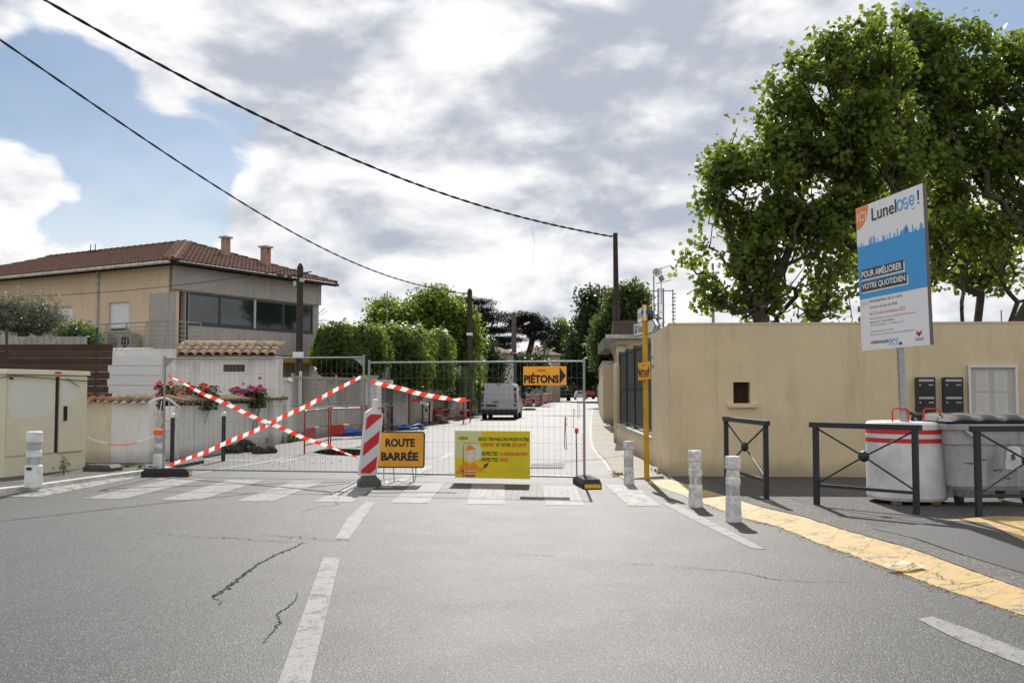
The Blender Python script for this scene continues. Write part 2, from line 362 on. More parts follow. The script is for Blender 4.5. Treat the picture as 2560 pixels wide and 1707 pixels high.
# left pavement with its kerb
LK = [(-60, 7.5), (-14, 9.8), (-10.4, 12.0), (-8.55, 13.9), (-7.75, 15.6), (-7.35, 17.3), (-6.85, 19.2), (-6.7, 21.0)]
lpv = MB(); top = [(x, y, .07) for x, y in LK] + [(-7.4, 23, .07), (-7.6, 20.35, .07), (-60, 20.4, .07)]
lpv.poly(top, (0, 0, -.09)); struct(lpv.build('pavement', m_pave))
m_kerb = M('white_kerb_stone', (.55, .54, .50), .75, var=(5, .35), bump=(60, .003), col2=(.32, .31, .28))
ks = MB()
def along(P, step):
    out = []; 
    for (a, b) in zip(P[:-1], P[1:]):
        a, b = Vector(a), Vector(b); n = max(1, round((b - a).length / step))
        out += [(a.lerp(b, k / n), a.lerp(b, (k + 1) / n)) for k in range(n)]
    return out
for a, b in along([(-14, 9.8), (-10.4, 12.0), (-8.55, 13.9), (-7.75, 15.6), (-7.35, 17.3), (-6.85, 19.2)], 1.0):
    d = (b - a).normalized(); n = Vector((d.y, -d.x)); k = MB(); a2 = a + d * .008; b2 = b - d * .008
    k.hexa([(a2.x, a2.y, -.01), (b2.x, b2.y, -.01), (b2.x + n.x * .14, b2.y + n.y * .14, -.01), (a2.x + n.x * .14, a2.y + n.y * .14, -.01)],
           [(a2.x, a2.y, .078), (b2.x, b2.y, .078), (b2.x + n.x * .12, b2.y + n.y * .12, .07), (a2.x + n.x * .12, a2.y + n.y * .12, .07)])
    struct(k.build('kerb_stone', m_kerb))
# right pavement: sloped yellow kerb strip, pebbly band, dark new asphalt, second yellow band
lo = [(1612, 1203), (1715, 1240), (1850, 1292), (1942, 1314), (2062, 1362), (2232, 1424), (2348, 1466), (2580, 1545), (3000, 1700)]
hi = [(1676, 1198), (1790, 1232), (1905, 1268), (2010, 1292), (2100, 1322), (2282, 1372), (2462, 1438), (2600, 1486), (3050, 1640)]
LO = gp(lo, .006); HI = gp(hi, .05)
yk = MB()
for i in range(len(LO) - 1):
    a, b, c, d = [Vector(p) for p in (LO[i], LO[i + 1], HI[i + 1], HI[i])]
    n = 1 if i == 0 else 2
    for k in range(n):
        p0, p1 = a.lerp(b, k / n), a.lerp(b, (k + 1) / n - .004); q0, q1 = d.lerp(c, k / n), d.lerp(c, (k + 1) / n - .004)
        rag = [p0.lerp(p1, j / 12) + Vector((random.gauss(0, .012), random.gauss(0, .018), 0)) * (0 < j < 12) for j in range(13)]
        top = rag + [q1.lerp(q0, j / 8) + Vector((random.gauss(0, .006), random.gauss(0, .010), 0)) * (0 < j < 8) for j in range(9)]
        o = MB(); o.poly(top, (0, 0, -.02)); struct(o.build('yellow_kerb_stone', m_yel))
pv = MB(); pv.poly([(p[0], p[1], .048) for p in HI] + [(60, 4, .048), (60, 17, .048), (2.86, 17.38, .048)]); struct(pv.build('pavement', m_pave))
pb = MB(); pb.poly(gp([(1860, 1254), (1905, 1266), (2010, 1290), (2100, 1320), (2282, 1370), (2462, 1436), (2600, 1484), (2640, 1440), (2400, 1385), (2240, 1330), (2120, 1296), (2010, 1262), (1960, 1245)], .053)); struct(pb.build('pebbly_strip', m_pave2))
pd = MB(); pd.poly(gp([(2180, 1320), (2290, 1311), (2400, 1300), (2700, 1300), (2900, 1400), (2900, 1560), (2560, 1432), (2400, 1383), (2290, 1345)], .058)); struct(pd.build('new_asphalt_patch', m_patch))
y2 = MB(); y2.poly(gp([(2366, 1299), (2480, 1290), (2900, 1290), (2900, 1480), (2700, 1410), (2560, 1352), (2465, 1306)], .063)); struct(y2.build('yellow_band', m_yel))
# dirt crumbs edge along the yellow kerb foot
m_crumb = M('crumbled_paint', (.42, .31, .15), .9, var=(20, .3), col2=(.16, .14, .12))
cr = MB()
for i in range(1, len(LO) - 2):
    for k in range(60):
        p = Vector(LO[i]).lerp(Vector(LO[i + 1]), random.random()) + Vector((-abs(random.gauss(0, .05)), random.gauss(0, .04) - .04, -.004)); s = random.uniform(.004, .012)
        cr.poly([p + Vector((s * random.uniform(.5, 1.4) * math.cos(t + .3), s * random.uniform(.5, 1.4) * math.sin(t + .3), 0)) for t in (0, 1.3, 2.5, 3.9, 5.1)], (0, 0, .003))
o = cr.build('gravel_crumbs', m_crumb); o['kind'] = 'stuff'; o['label'] = 'crumbs of broken yellow paint and grit along the kerb foot'
# concrete gutter on the right
GL = gp([(1556, 1199), (1533, 1176), (1516, 1151), (1497, 1133), (1486, 1115), (1481, 1090), (1480, 1064), (1481, 1040), (1486, 1020)], .0)
GR = gp([(1625, 1196), (1609, 1171), (1580, 1155), (1557, 1143), (1530, 1115), (1517, 1090), (1511, 1064), (1500, 1040), (1497, 1020)], .0)
GRx = [(max(r[0], 2.0 + .045 * (r[1] - 17)) + .25, r[1]) for r in GR]
for i in range(len(GL) - 1):
    a, b, c, d = GL[i], GL[i + 1], GRx[i + 1], GRx[i]
    n = 2
    for k in range(n):
        A0, B0, C0, D0 = [Vector((p[0], p[1], 0)) for p in (a, b, c, d)]
        p0, p1, q0, q1 = A0.lerp(B0, k / n), A0.lerp(B0, (k + 1) / n - .01), D0.lerp(C0, k / n), D0.lerp(C0, (k + 1) / n - .01)
        o = MB(); o.hexa([(v.x, v.y, -.015) for v in (p0, p1, q1, q0)], [(p0.x, p0.y, .012), (p1.x, p1.y, .012), (q1.x, q1.y, .05), (q0.x, q0.y, .05)]); struct(o.build('gutter_slab', m_conc))
m_yline = asphalt('faded_yellow_line', (.15, .145, .14), (.12, .12, .11), (.3, .3, .29), paint=(.55, .45, .22), wear=.50)
yl = MB(); pts = [Vector(p) for p in GL]
for a, b in zip(pts[1:-1], pts[2:]): yl.poly([(a.x - .10, a.y, .004), (a.x - .03, a.y, .004), (b.x - .03, b.y, .004), (b.x - .10, b.y, .004)])
struct(yl.build('faded_yellow_line', m_yline))
# cracks
def crack(px, wd, mat=None, jit=.02, sub=9, z=.005):
    P = [G(x, y, z) for x, y in px]; pts = []
    for a, b in zip(P[:-1], P[1:]):
        for k in range(sub):
            p = a.lerp(b, k / sub); pts.append(p + Vector((random.gauss(0, jit), random.gauss(0, jit), 0)))
    pts.append(P[-1]); mb = MB()
    for i, (a, b) in enumerate(zip(pts[:-1], pts[1:])):
        d = (b - a); n = Vector((d.y, -d.x, 0)).normalized(); f0 = wd * (.35 + .65 * math.sin(math.pi * min(1, (i + .6) / len(pts)))) * random.uniform(.5, 1.3)
        f1 = f0 * random.uniform(.6, 1.2)
        mb.poly([a - n * f0 / 2, b - n * f1 / 2, b + n * f1 / 2, a + n * f0 / 2])
    return struct(mb.build('road_crack', mat or m_crack))
crack([(760, 1355), (725, 1372), (690, 1385), (645, 1408), (610, 1436), (575, 1462), (545, 1483), (530, 1490)], .024, m_crackg, .016)
crack([(760, 1355), (725, 1372), (690, 1385), (645, 1408), (610, 1436), (575, 1462), (545, 1483), (530, 1490), (550, 1500), (548, 1512)], .012, None, .012)
crack([(740, 1478), (743, 1495), (722, 1515), (690, 1535), (700, 1552), (680, 1580), (655, 1608)], .013, None, .008)
crack([(370, 1330), (480, 1340), (580, 1344), (700, 1352), (770, 1357)], .011, None, .03)
crack([(650, 1336), (740, 1342), (830, 1350), (880, 1350)], .010, None, .03)
crack([(740, 1284), (790, 1268), (835, 1262), (850, 1240)], .011, None, .03)
crack([(1660, 1412), (1760, 1421), (1850, 1428), (1920, 1445), (2010, 1452), (2200, 1455)], .010, None, .012)
crack([(1560, 1408), (1600, 1410), (1660, 1412)], .006, None, .012)
crack([(1280, 1386), (1340, 1386), (1395, 1388)], .007, None, .01)
crack([(2330, 1462), (2420, 1457), (2520, 1449)], .016, None, .008, z=.047)
crack([(2232, 1424), (2290, 1410), (2340, 1397)], .012, None, .012, z=.035)
crack([(2300, 1420), (2340, 1432), (2385, 1455)], .012, None, .012, z=.035)
crack([(1925, 1305), (1975, 1300), (2020, 1294)], .014, None, .008, z=.04)
crack([(2110, 1360), (2150, 1372), (2190, 1385)], .008, None, .012, z=.035)
# grates in the road
m_iron = M('cast_iron', (.07, .068, .065), .6, .5, .6, var=(20, .3))
def grate(px, nb, label, mat, dark, turn=False):
    q = [Vector(v) for v in gp(px, .006)]; t = thing('drain_grate', label, 'drain grate', (q[0] + q[2]) / 2)
    f = MB(); c = (q[0] + q[2]) / 2
    f.poly([v + Vector((0, 0, -.001)) for v in q]); f.build('grate_bed', dark, t, world=True)
    bar = MB()
    for k in range(nb):
        a = q[0].lerp(q[1], (k + .15) / nb); b = q[0].lerp(q[1], (k + .75) / nb); c2 = q[3].lerp(q[2], (k + .75) / nb); d = q[3].lerp(q[2], (k + .15) / nb)
        bb = MB(); bb.poly([a, b, c2, d], (0, 0, .008)); bb.build('grate_bar', mat, t, world=True)
grate([(1322, 1170), (1408, 1170), (1411, 1159), (1330, 1159)], 14, 'long dark iron drain grate flat in the road right of the yellow worker banner', m_iron, m_crack)
m_rust = M('rusty_red_iron', (.32, .12, .07), .8, var=(30, .3))
grate([(1532, 1192), (1556, 1188), (1548, 1174), (1530, 1177)], 6, 'small reddish drain grate in the concrete gutter beside the battered bollard', m_rust, m_crack)

# ---------------- right side: perimeter wall, green fence, low building ----------------
m_beige = wallmat('beige_render', (.72, .59, .375), (.63, .515, .33))
m_beige2 = wallmat('pale_beige_render', (.72, .60, .42), (.62, .52, .37))
m_capw = M('weathered_white_coping', (.62, .60, .55), .8, var=(6, .4), bump=(40, .003), col2=(.35, .34, .30))
m_dkmesh = M('rusty_wire_mesh', (.08, .05, .035), .7, .3, .3)
Pw0 = Vector((2.85, 17.4, 0)); Pw1 = Vector((14.0, 16.7, 0)); Uw = (Pw1 - Pw0).normalized(); WT = 2.78
t = thing('perimeter_wall', 'long rendered beige wall along the right pavement with a small square vent window', 'wall', mat=frame(Pw0, Uw))
def wl(px, py, m=t):                       # pixel -> local coordinates on the wall face
    inv = m.matrix_basis.inverted(); a = inv @ Vector((0, 0, H)); d = (inv.to_3x3() @ ray(px, py)); s = -a.y / d.y
    return a.x + d.x * s, a.z + d.z * s
vx0, vz1 = wl(1833, 955); vx1, vz0 = wl(1876, 1008)
mb = MB(); wall_holes(mb, 0, 11.2, -.05, WT, .32, [(vx0, vx1, vz0, vz1)], 'x', 0, 1); mb.build('wall', m_beige, t)
mb = MB(); mb.box(-.004, 11.2, -.012, .34, WT + .001, WT + .03); mb.build('coping', m_beige2, t)
mb = MB(); mb.box(vx0, vx1, .33, .36, vz0, vz1); mb.build('vent_back', M('dark_inside', (.02, .017, .014), .9), t)
mb = MB(); sx0, sz1 = wl(1819, 1009); sx1, sz0 = wl(1894, 1018); mb.box(sx0, sx1, -.07, .02, sz0, sz1); mb.build('window_sill', m_beige2, t)
mb = MB(); nb = 12
for k in range(nb + 1):
    x = vx0 + (vx1 - vx0) * k / nb; mb.box(x - .004, x + .004, .17, .178, vz0, vz1)
for k in range(15):
    z = vz0 + (vz1 - vz0) * k / 14; mb.box(vx0, vx1, .165, .172, z - .004, z + .004)
mb.build('vent_grille', m_dkmesh, t, kind='stuff')
mb = MB(); x, _ = wl(2283, 900); mb.box(x, x + .012, -.004, .0, .0, WT)
x, _ = wl(2221, 900); mb.box(x, x + .008, -.003, .0, .0, WT); mb.build('render_joint', m_beige2, t)
# return of the wall towards the street
t = thing('return_wall', 'sunless narrow beige wall end turning from the corner towards the green fence', 'wall', mat=frame((2.93, 20.2, 0), Vector((2.846, 17.41, 0)) - Vector((2.93, 20.2, 0))))
mb = MB(); mb.box(0, 2.79, 0.0, .35, -.05, WT - .002); mb.build('wall', m_beige2, t)
m_smallink = M('dark_ink', (.03, .03, .035), .6)
mb = MB(); mb.box(.06, .62, -.006, 0, 1.95, 2.40); pl = mb.build('notice', M('white_notice', (.62, .60, .52), .6), t)
for k, s_ in enumerate(('RUE', 'DU JEU', 'DE MAIL')): pass
txt(t, 'Chemin', .12, 2.24, .4, .07, m_smallink, y=-.009); txt(t, 'DU JEU DE MAIL', .10, 2.03, .46, .08, m_smallink, y=-.009, bold=.01)
# low wall + green fence panels
m_green = M('dark_green_steel', (.010, .035, .032), .4, .5)
m_scr = M('grey_privacy_mesh', (.085, .085, .072), .8, .2, var=(3, .3), bump=(90, .002))
lwf = frame((3.1, 28.6, 0), Vector((2.93, 20.2, 0)) - Vector((3.1, 28.6, 0))); Lf = 8.4
t = thing('green_fence', 'dark green panel fence with grey mesh standing on a low beige wall', 'fence', mat=lwf)
mb = MB(); mb.box(0, Lf, 0, .3, -.05, .56); mb.build('low_wall', m_beige2, t)
for k in range(5): mb = MB(); mb.box(k * Lf / 5 + .01, (k + 1) * Lf / 5 - .01, -.05, .34, .56, .61); mb.build('coping', m_capw, t)
for k in range(5):
    x = .05 + k * (Lf - .14) / 4; mb = MB(); mb.box(x - .05, x + .07, .08, .2, .61, 2.72); mb.build('post', m_green, t)
    if k < 4:
        x2 = x + (Lf - .14) / 4
        mb = MB(); mb.box(x + .07, x2 - .05, .12, .15, .68, 2.6); mb.build('mesh_panel', m_scr, t)
        for z in (.66, 1.62, 2.6): mb = MB(); mb.box(x + .07, x2 - .05, .10, .17, z, z + .07); mb.build('rail', m_green, t)
# low flat roofed building along the street
bf = frame((3.12, 28.75, 0), (1, -.05, 0)); t = thing('low_building', 'low beige street building with a pale flat concrete roof slab', 'building', mat=bf)
mb = MB(); mb.add([(0, 0, -.05), (9, 0, -.05), (11, 17, -.05), (1.2, 17, -.05), (0, 0, 3.12), (9, 0, 3.12), (11, 17, 3.12), (1.2, 17, 3.12)], [(0, 1, 5, 4), (1, 2, 6, 5), (2, 3, 7, 6), (3, 0, 4, 7), (4, 5, 6, 7)]); mb.build('wall', m_beige2, t)
mb = MB(); mb.hexa([(-.33, -.28, 3.122), (9.2, -.28, 3.122), (11.2, 17.2, 3.122), (.87, 17.2, 3.122)], [(-.33, -.28, 3.24), (9.2, -.28, 3.24), (11.2, 17.2, 3.24), (.87, 17.2, 3.24)]); mb.build('roof_slab', m_capw, t)
m_pipe = M('painted_pipe', (.46, .39, .29), .6)
mb = MB(); mb.tube([(-.05, .05, 2.9), (-.09, .04, 2.95), (-.02, -.1, 2.97), (.3, -.09, 2.97), (.38, -.09, 2.85), (.38, -.09, .3)], .035, 8); mb.build('drain_pipe', m_pipe, t)
mb = MB(); mb.lathe([(.125, 0), (.125, 2.30), (.11, 2.37), (.04, 2.4)], 16, (.03, -.16, 0)); mb.build('rounded_pier', m_beige2, t, smooth=True)
m_green2 = M('green_awning', (.10, .14, .10), .6)
mb = MB(); mb.box(.1, .6, 10, 16.5, 3.25, 3.7); mb.build('roof_edge_box', M('grey_green_sheet', (.14, .16, .13), .7), t)
for k, y_ in enumerate((3.5, 7.5, 11.5)): mb = MB(); xo = y_ * 1.2 / 17; mb.tube([(xo - .06, y_, 3.1), (xo - .06, y_, .1)], .05, 8); mb.build('drain_pipe', m_pipe, t)
t = thing('far_building', 'farther low building with grey wall continuing the right side of the street', 'building', (4.35, 45.9, 0))
mb = MB(); mb.hexa([(0, 0, -.05), (6, 0, -.05), (10, 18, -.05), (1.35, 17, -.05)], [(0, 0, 2.9), (6, 0, 2.9), (10, 18, 2.9), (1.35, 17, 2.9)]); mb.build('wall', m_beige2, t)
mb = MB(); mb.hexa([(-.03, -.05, 2.9), (6.2, -.05, 2.9), (10.2, 18, 2.9), (1.32, 17.2, 2.9)], [(-.03, -.05, 2.97), (6.2, -.05, 2.97), (10.2, 18, 2.97), (1.32, 17.2, 2.97)]); mb.build('roof_slab', m_capw, t)
t = thing('street_wall', 'pale garden wall far down the right side of the street', 'wall', (5.75, 63.2, 0))
mb = MB(); mb.hexa([(0, 0, 0), (.3, 0, 0), (9.0, 100, 0), (8.7, 100, 0)], [(0, 0, 2.1), (.3, 0, 2.1), (9.0, 100, 2.1), (8.7, 100, 2.1)]); mb.build('wall', M('far_wall_render', (.33, .30, .25), .9, var=(.6, .4)), t)
# roof pole
m_wood = M('tarred_wood', (.036, .032, .028), .85, .2, var=(9, .5), bump=(30, .006), col2=(.065, .056, .048))
pp = A(1541, 806, 31)
t = thing('utility_pole', 'tall dark pole rising from a brown block on the low building roof', 'utility pole', (pp.x, 31, 3.24))
mb = MB(); x0, x1 = XZ(1531, 31) - pp.x, XZ(1592, 31) - pp.x; mb.hexa([(x0 - .02, -.25, 0), (x1, -.25, 0), (x1, .25, 0), (x0 - .02, .25, 0)], [(x0 + .03, -.2, .58), (x1, -.2, .58), (x1, .2, .58), (x0 + .03, .2, .58)]); mb.build('block', M('brown_block', (.10, .075, .065), .85, var=(6, .4)), t)
zt = A(1540, 583, 31).z - 3.24
mb = MB(); mb.box(-.11, -.02, -.08, .08, .58, 1.25); mb.box(.02, .11, -.08, .08, .58, 1.25); mb.build('stub', M('stub_wood', (.075, .055, .048), .85, var=(8, .4)), t)
mb = MB(); mb.cyl((0, 0, .56), (-.02, 0, zt), .095, .075, 12); mb.build('shaft', m_wood, t, smooth=False)
mb = MB(); mb.tube([(-.07, -.02, zt - .1), (-.16, -.03, zt - .1), (-.19, -.03, zt - .13)], .018, 6); mb.build('hook', m_iron, t)
# cables
m_cable = M('black_cable', (.012, .012, .013), .55, .3)
def cable(pts_px, Pa, Pb, label, r, extra=None, name='overhead_cable', strands=2):
    """pixels traced along a wire hanging in the vertical plane through plan points Pa-Pb"""
    a, b = Vector(Pa), Vector(Pb); d = b - a; nrm = Vector((d.y, -d.x)); W = []
    for x, y in pts_px:
        rr = ray(x, y); s = (a.dot(nrm)) / (rr.x * nrm.x + rr.y * nrm.y); W.append(Vector((rr.x * s, rr.y * s, H + rr.z * s)))
    S = [(p.xy - a).dot(d) / d.length for p in W]; c = np.polyfit(S, [p.z for p in W], 4 if len(W) > 5 else 2)
    n = 260; out = []
    for k in range(n + 1):
        s = S[0] + (S[-1] - S[0]) * k / n; q = a + d.normalized() * s; out.append(Vector((q.x, q.y, float(np.polyval(c, s)))))
    mb = MB()
    for j in range(strands):
        mb.tube([p + Vector((0, r * .75 * math.cos(i * .55 + j * math.pi), r * .75 * math.sin(i * .55 + j * math.pi))) for i, p in enumerate(out)], r, 5)
    return tag(mb.build(name, m_cable), label, 'cable')
d2 = 1.08844
c1 = [(-60, -95), (105, -8)] + [(x * d2, y * d2) for x, y in ((215, 58), (420, 180), (600, 275), (790, 355), (950, 418), (1100, 470), (1260, 515), (1340, 533), (1405, 542))]
cable(c1, (XZ(-60, 17), 17), (pp.x - .12, 31), 'thick twisted black cable sagging from upper left to the tall pole on the right building', .02)
c2 = [(-80, 45), (0, 101)] + [(x * d2, y * d2) for x, y in ((200, 230), (420, 378), (600, 492), (750, 576), (850, 618), (950, 650), (1020, 668), (1074, 675))]
cable(c2, (XZ(-80, 22), 22), (XZ(1172, 58), 58), 'thinner twisted black cable sagging lower left to the pole by the big lime tree', .02)
# wire dangling from the first cable
P0 = A(1330, 577, 27.6); mb = MB(); mb.tube([P0, A(1336, 600, 27.6), A(1335, 630, 27.6), A(1332, 665, 27.6)], .004, 4); tag(mb.build('loose_wire', m_cable), 'thin loose wire end dangling from the upper cable against the clouds', 'wire')
# ---------------- left side: garden walls, shed, house ----------------
m_wht = wallmat('stained_white_render', (.80, .78, .74), (.66, .64, .60), .6, .008)
m_wht2 = M('white_render', (.80, .79, .76), .85, .2, var=(2, .4), bump=(40, .004), col2=(.56, .55, .52))
m_cream = wallmat('cream_render', (.74, .65, .47), (.60, .50, .36), .6)
m_tile = M('weathered_canal_tile', (.46, .30, .20), .8, .25, var=(7, .45), bump=(50, .003), col2=(.26, .17, .12))
m_tile2 = M('light_canal_tile', (.52, .39, .27), .8, .25, var=(7, .45), bump=(50, .003), col2=(.33, .25, .18))
m_tileold = M('mossy_old_tile', (.33, .235, .15), .9, .2, var=(12, .5), bump=(50, .004), col2=(.11, .10, .05))
m_rtile = M('red_roof_tile', (.21, .11, .08), .8, .2, var=(3.5, .5), col2=(.11, .065, .052))
def tile_mesh(L=.42, r0=.105, r1=.085, n=6, up=True):
    vs = []; fs = []
    for j, (y, r, z) in enumerate(((0, r0, .02), (L, r1, 0))):
        for k in range(n + 1):
            an = math.pi * k / n; vs.append((r * math.cos(an), y, z + r * .8 * math.sin(an)))
        for k in range(n + 1):
            an = math.pi * k / n; vs.append(((r - .016) * math.cos(an), y, z + (r - .016) * .8 * math.sin(an)))
    m = n + 1
    for k in range(n):
        fs += [(k, k + 1, 2 * m + k + 1, 2 * m + k), (k, m + k, m + k + 1, k + 1)]
        fs += [(m + k, 3 * m + k, 3 * m + k + 1, m + k + 1)]
    return vs, fs
def tile_obj(mat, **k):
    mb = MB(); mb.add(*tile_mesh(**k)); me = bpy.data.meshes.new('roof_tile'); me.from_pydata(mb.v, [], mb.f); me.materials.append(mat)
    me.polygons.foreach_set('use_smooth', [True] * len(mb.f)); return me
def place_tiles(me, mats, parent, lim=300, cam_near=None):
    """mats: local matrices; the first lim (nearest) become objects, the rest one joined part"""
    if cam_near is not None: mats = sorted(mats, key=lambda m: (m.translation - cam_near).length)
    for m in mats[:lim]:
        o = bpy.data.objects.new('roof_tile', me); COL.objects.link(o); o.parent = parent; o.matrix_basis = m
    if len(mats) > lim:
        n = len(me.vertices); a = np.empty(n * 3); me.vertices.foreach_get('co', a); a = np.c_[a.reshape(-1, 3), np.ones(n)]
        F0 = [tuple(p.vertices) for p in me.polygons]; mb = MB()
        for m in mats[lim:]: mb.add((a @ np.array(m).T)[:, :3].tolist(), F0)
        mb.build('roof_tiles', me.materials[0], parent, smooth=True, kind='stuff')
def jit(s): return random.uniform(-s, s)
# low cream + white wall, left of the gate
def tile_cap(parent, x0, x1, z, me, depth=.30, drop=.07, step=.2, y0=-.1):
    ms = []
    n = max(1, round((x1 - x0) / step))
    for k in range(n):
        x = x0 + (k + .5) * (x1 - x0) / n
        m = Matrix.Translation((x + jit(.008), y0, z - drop + jit(.008))) @ Matrix.Rotation(math.radians(16) + jit(.04), 4, 'X') @ Matrix.Rotation(jit(.05), 4, 'Z')
        ms.append(m)
    place_tiles(me, ms, parent)
me_old = tile_obj(m_tileold, L=.5, r0=.10, r1=.085); me_or = tile_obj(M('orange_old_tile', (.45, .19, .09), .85, var=(9, .5), col2=(.22, .12, .07)), L=.5, r0=.10, r1=.09)
me_lt = tile_obj(m_tile2, L=.46, r0=.125, r1=.105)
f1 = frame((-11.2, 20.35, 0), (1, -.02, 0))
t = thing('garden_wall', 'low cream rendered garden wall beside the utility cabinet, capped with orange tiles', 'wall', mat=f1)
xl = XZ(281, 20.3) + 11.2
mb = MB(); mb.box(0, xl, 0, .25, -.05, 1.345); mb.build('wall', m_cream, t); tile_cap(t, 0, xl, 1.38, me_or)
t = thing('garden_wall', 'low white stained garden wall left of the arched gate with sandy tile cap', 'wall', mat=f1)
xr = XZ(368, 20.1) + 11.2
mb = MB(); mb.box(xl + .012, xr, -.02, .25, -.05, 1.325); mb.build('wall', m_wht, t); tile_cap(t, xl + .02, xr, 1.37, me_old, y0=-.16)
# plank fence
m_plank = [M('brown_plank', (.085, .045, .026), .8, .3, var=(4, .5), bump=(40, .003), col2=(.045, .028, .02)), M('grey_brown_plank', (.065, .045, .036), .85, .3, var=(6, .5), col2=(.10, .06, .035)),
           M('red_brown_plank', (.12, .06, .032), .8, .3, var=(5, .5), col2=(.05, .03, .02))]
t = thing('plank_fence', 'dark brown horizontal plank fence standing on the cream wall behind the cabinet', 'fence', mat=frame((-13.0, 20.9, 1.38), (1, -.09, 0)))
xe = XZ(277, 20.5) + 13.0
for r_ in range(8):
    z = .0 + r_ * .150; xs = [0, random.uniform(1.2, 2.2), xe + jit(.07)]
    for a, b in zip(xs[:-1], xs[1:]):
        mb = MB(); mb.box(a + .004, b - .004, -.012 + jit(.006), .012, z + jit(.003), z + .1445); mb.build('plank', random.choice(m_plank), t)
m_gpost = M('green_fence_post', (.03, .06, .04), .5)
for px in (11, 247):
    x = XZ(px, 20.7) + 13.0; mb = MB(); mb.cyl((x, .06, -.3), (x, .06, 1.55), .03, n=8); mb.build('post', m_gpost, t)
t = thing('wire_fence', 'sagging green wire fence rising above the brown planks', 'fence', mat=frame((-13.0, 21.1, 2.55), (1, -.09, 0)))
mb = MB()
for k in range(34):
    x = k * .14; mb.tube([(x, 0, -.1), (x + .04, 0, .1), (x - .02, 0, .3)], .004, 4)
for z in (.02, .28): mb.tube([(x * .25, 0, z + .01 * math.sin(x)) for x in range(19)], .004, 4)
mb.build('wire', m_gpost, t, kind='stuff')
# grey block wall behind and ribbed white gate panels
t = thing('block_wall', 'pale grey block wall behind the wire fence under the olive tree', 'wall', (-16, 24, 0))
mb = MB(); mb.box(0, XZ(208, 24) + 16, 0, .2, -.05, 2.93); mb.build('wall', M('grey_block', (.40, .39, .36), .9, var=(3, .3)), t)
m_lam = M('white_sheet_metal', (.68, .69, .70), .5, .4)
m_lam2 = M('galvanised_roof', (.62, .63, .64), .35, .6, .3)
t = thing('sectional_gate', 'pale grey wall of ribbed horizontal panels between the planks and the tiled shed', 'gate', (XZ(270, 24), 24, 0))
wd = XZ(405, 24) - XZ(270, 24)
for k in range(10): mb = MB(); mb.box(0, wd, 0, .05, .0 + k * .245, .235 + k * .245); mb.build('panel', m_lam, t)
mb = MB(); mb.box(-.1, wd + .25, .06, .3, 0, 2.62); mb.build('wall', m_wht2, t)
t = thing('lean_to_roof', 'small ribbed pale metal lean-to roof between the plank fence and the tiled shed', 'roof', (XZ(208, 28), 28, 0))
wd = XZ(330, 28) - XZ(208, 28); mb = MB()
mb.hexa([(0, 0, 2.74), (wd, 0, 2.72), (wd - .6, 2.5, 2.86), (0, 2.5, 2.90)], [(0, 0, 2.76), (wd, 0, 2.74), (wd - .6, 2.5, 2.88), (0, 2.5, 2.92)]); mb.build('sheet', m_lam2, t)
for k in range(12): mb = MB(); x = .1 + k * (wd - .2) / 12; mb.tube([(x, -.01, 2.765), (x * .93, 2.4, 2.92)], .02, 4); mb.build('rib', m_lam2, t)
mb = MB(); mb.box(.02, wd - .05, .1, 2.4, 0, 2.7); mb.build('wall', m_wht2, t)
# shed with canal tiles
SX = XZ(432, 27.6); SW = XZ(684, 27.6) - SX
t = thing('garden_shed', 'white rendered garden shed with weathered barrel tile roof behind the pink roses', 'shed', mat=frame((SX, 27.6, 0), (1, .03, 0)))
pv0, pv1 = (XZ(557, 27.6) - SX, XZ(611, 27.6) - SX); pz1, pz0 = A(580, 911, 27.6).z, A(580, 929, 27.6).z
mb = MB(); wall_holes(mb, 0, SW, -.05, 2.58, .2, [(pv0, pv1, pz0, pz1)], 'x', 0, 1)
mb.box(0, .2, .2, 1.2, -.05, 2.58); mb.box(SW - .2, SW, .2, 1.2, -.05, 2.58)
mb.build('wall', m_wht, t)
mb = MB(); mb.box(pv0, pv1, .1, .12, pz0, pz1); mb.build('vent_screen', M('brown_vent_screen', (.09, .08, .07), .6), t)
mb = MB()
for k in range(1, 5): x = pv0 + (pv1 - pv0) * k / 5; mb.box(x - .012, x + .012, .05, .1, pz0, pz1)
mb.build('vent_bars', M('brown_bar', (.16, .14, .12), .6), t)
mb = MB(); ex = XZ(482, 27.6) - SX; ez = A(490, 927, 27.6).z
mb.box(ex, ex + .2, -.02, 0, ez, ez + .25); mb.box(ex + .03, ex + .17, -.035, -.02, ez + .03, ez + .1); mb.tube([(ex + .04, -.03, ez + .2), (ex + .1, -.03, ez + .15), (ex + .16, -.03, ez + .2)], .012, 5); mb.build('relief_plaque', m_wht2, t)
sl_ = math.radians(19); ms = []; ncol = 12
base_m = Matrix.Translation((0, -.22, 2.55)) @ Matrix.Rotation(sl_, 4, 'X')
mb = MB(); mb.box(-.1, SW + .05, .02, 1.2, -.02, .02, base_m); mb.build('roof_board', m_tileold, t)
for c in range(ncol):
    for r_ in range(3):
        x = .05 + c * (SW - .1) / (ncol - 1)
        ms.append(base_m @ Matrix.Translation((x + jit(.01), r_ * .36, .02 + jit(.006))) @ Matrix.Rotation(jit(.03), 4, 'Z'))
place_tiles(me_lt, ms, t)
mb = MB(); 
for c in range(8): mb2 = MB(); x = .1 + c * .36; mb2.add([( y, x0_, z) for (x0_, y, z) in tile_mesh(.42, .10, .09)[0]], [f[::-1] for f in tile_mesh()[1]]); mb2.v = [tuple(base_m @ Vector((v[0] + x, v[1] + 1.08, v[2] + .06))) for v in mb2.v]; mb2.build('ridge_tile', m_tile2, t)
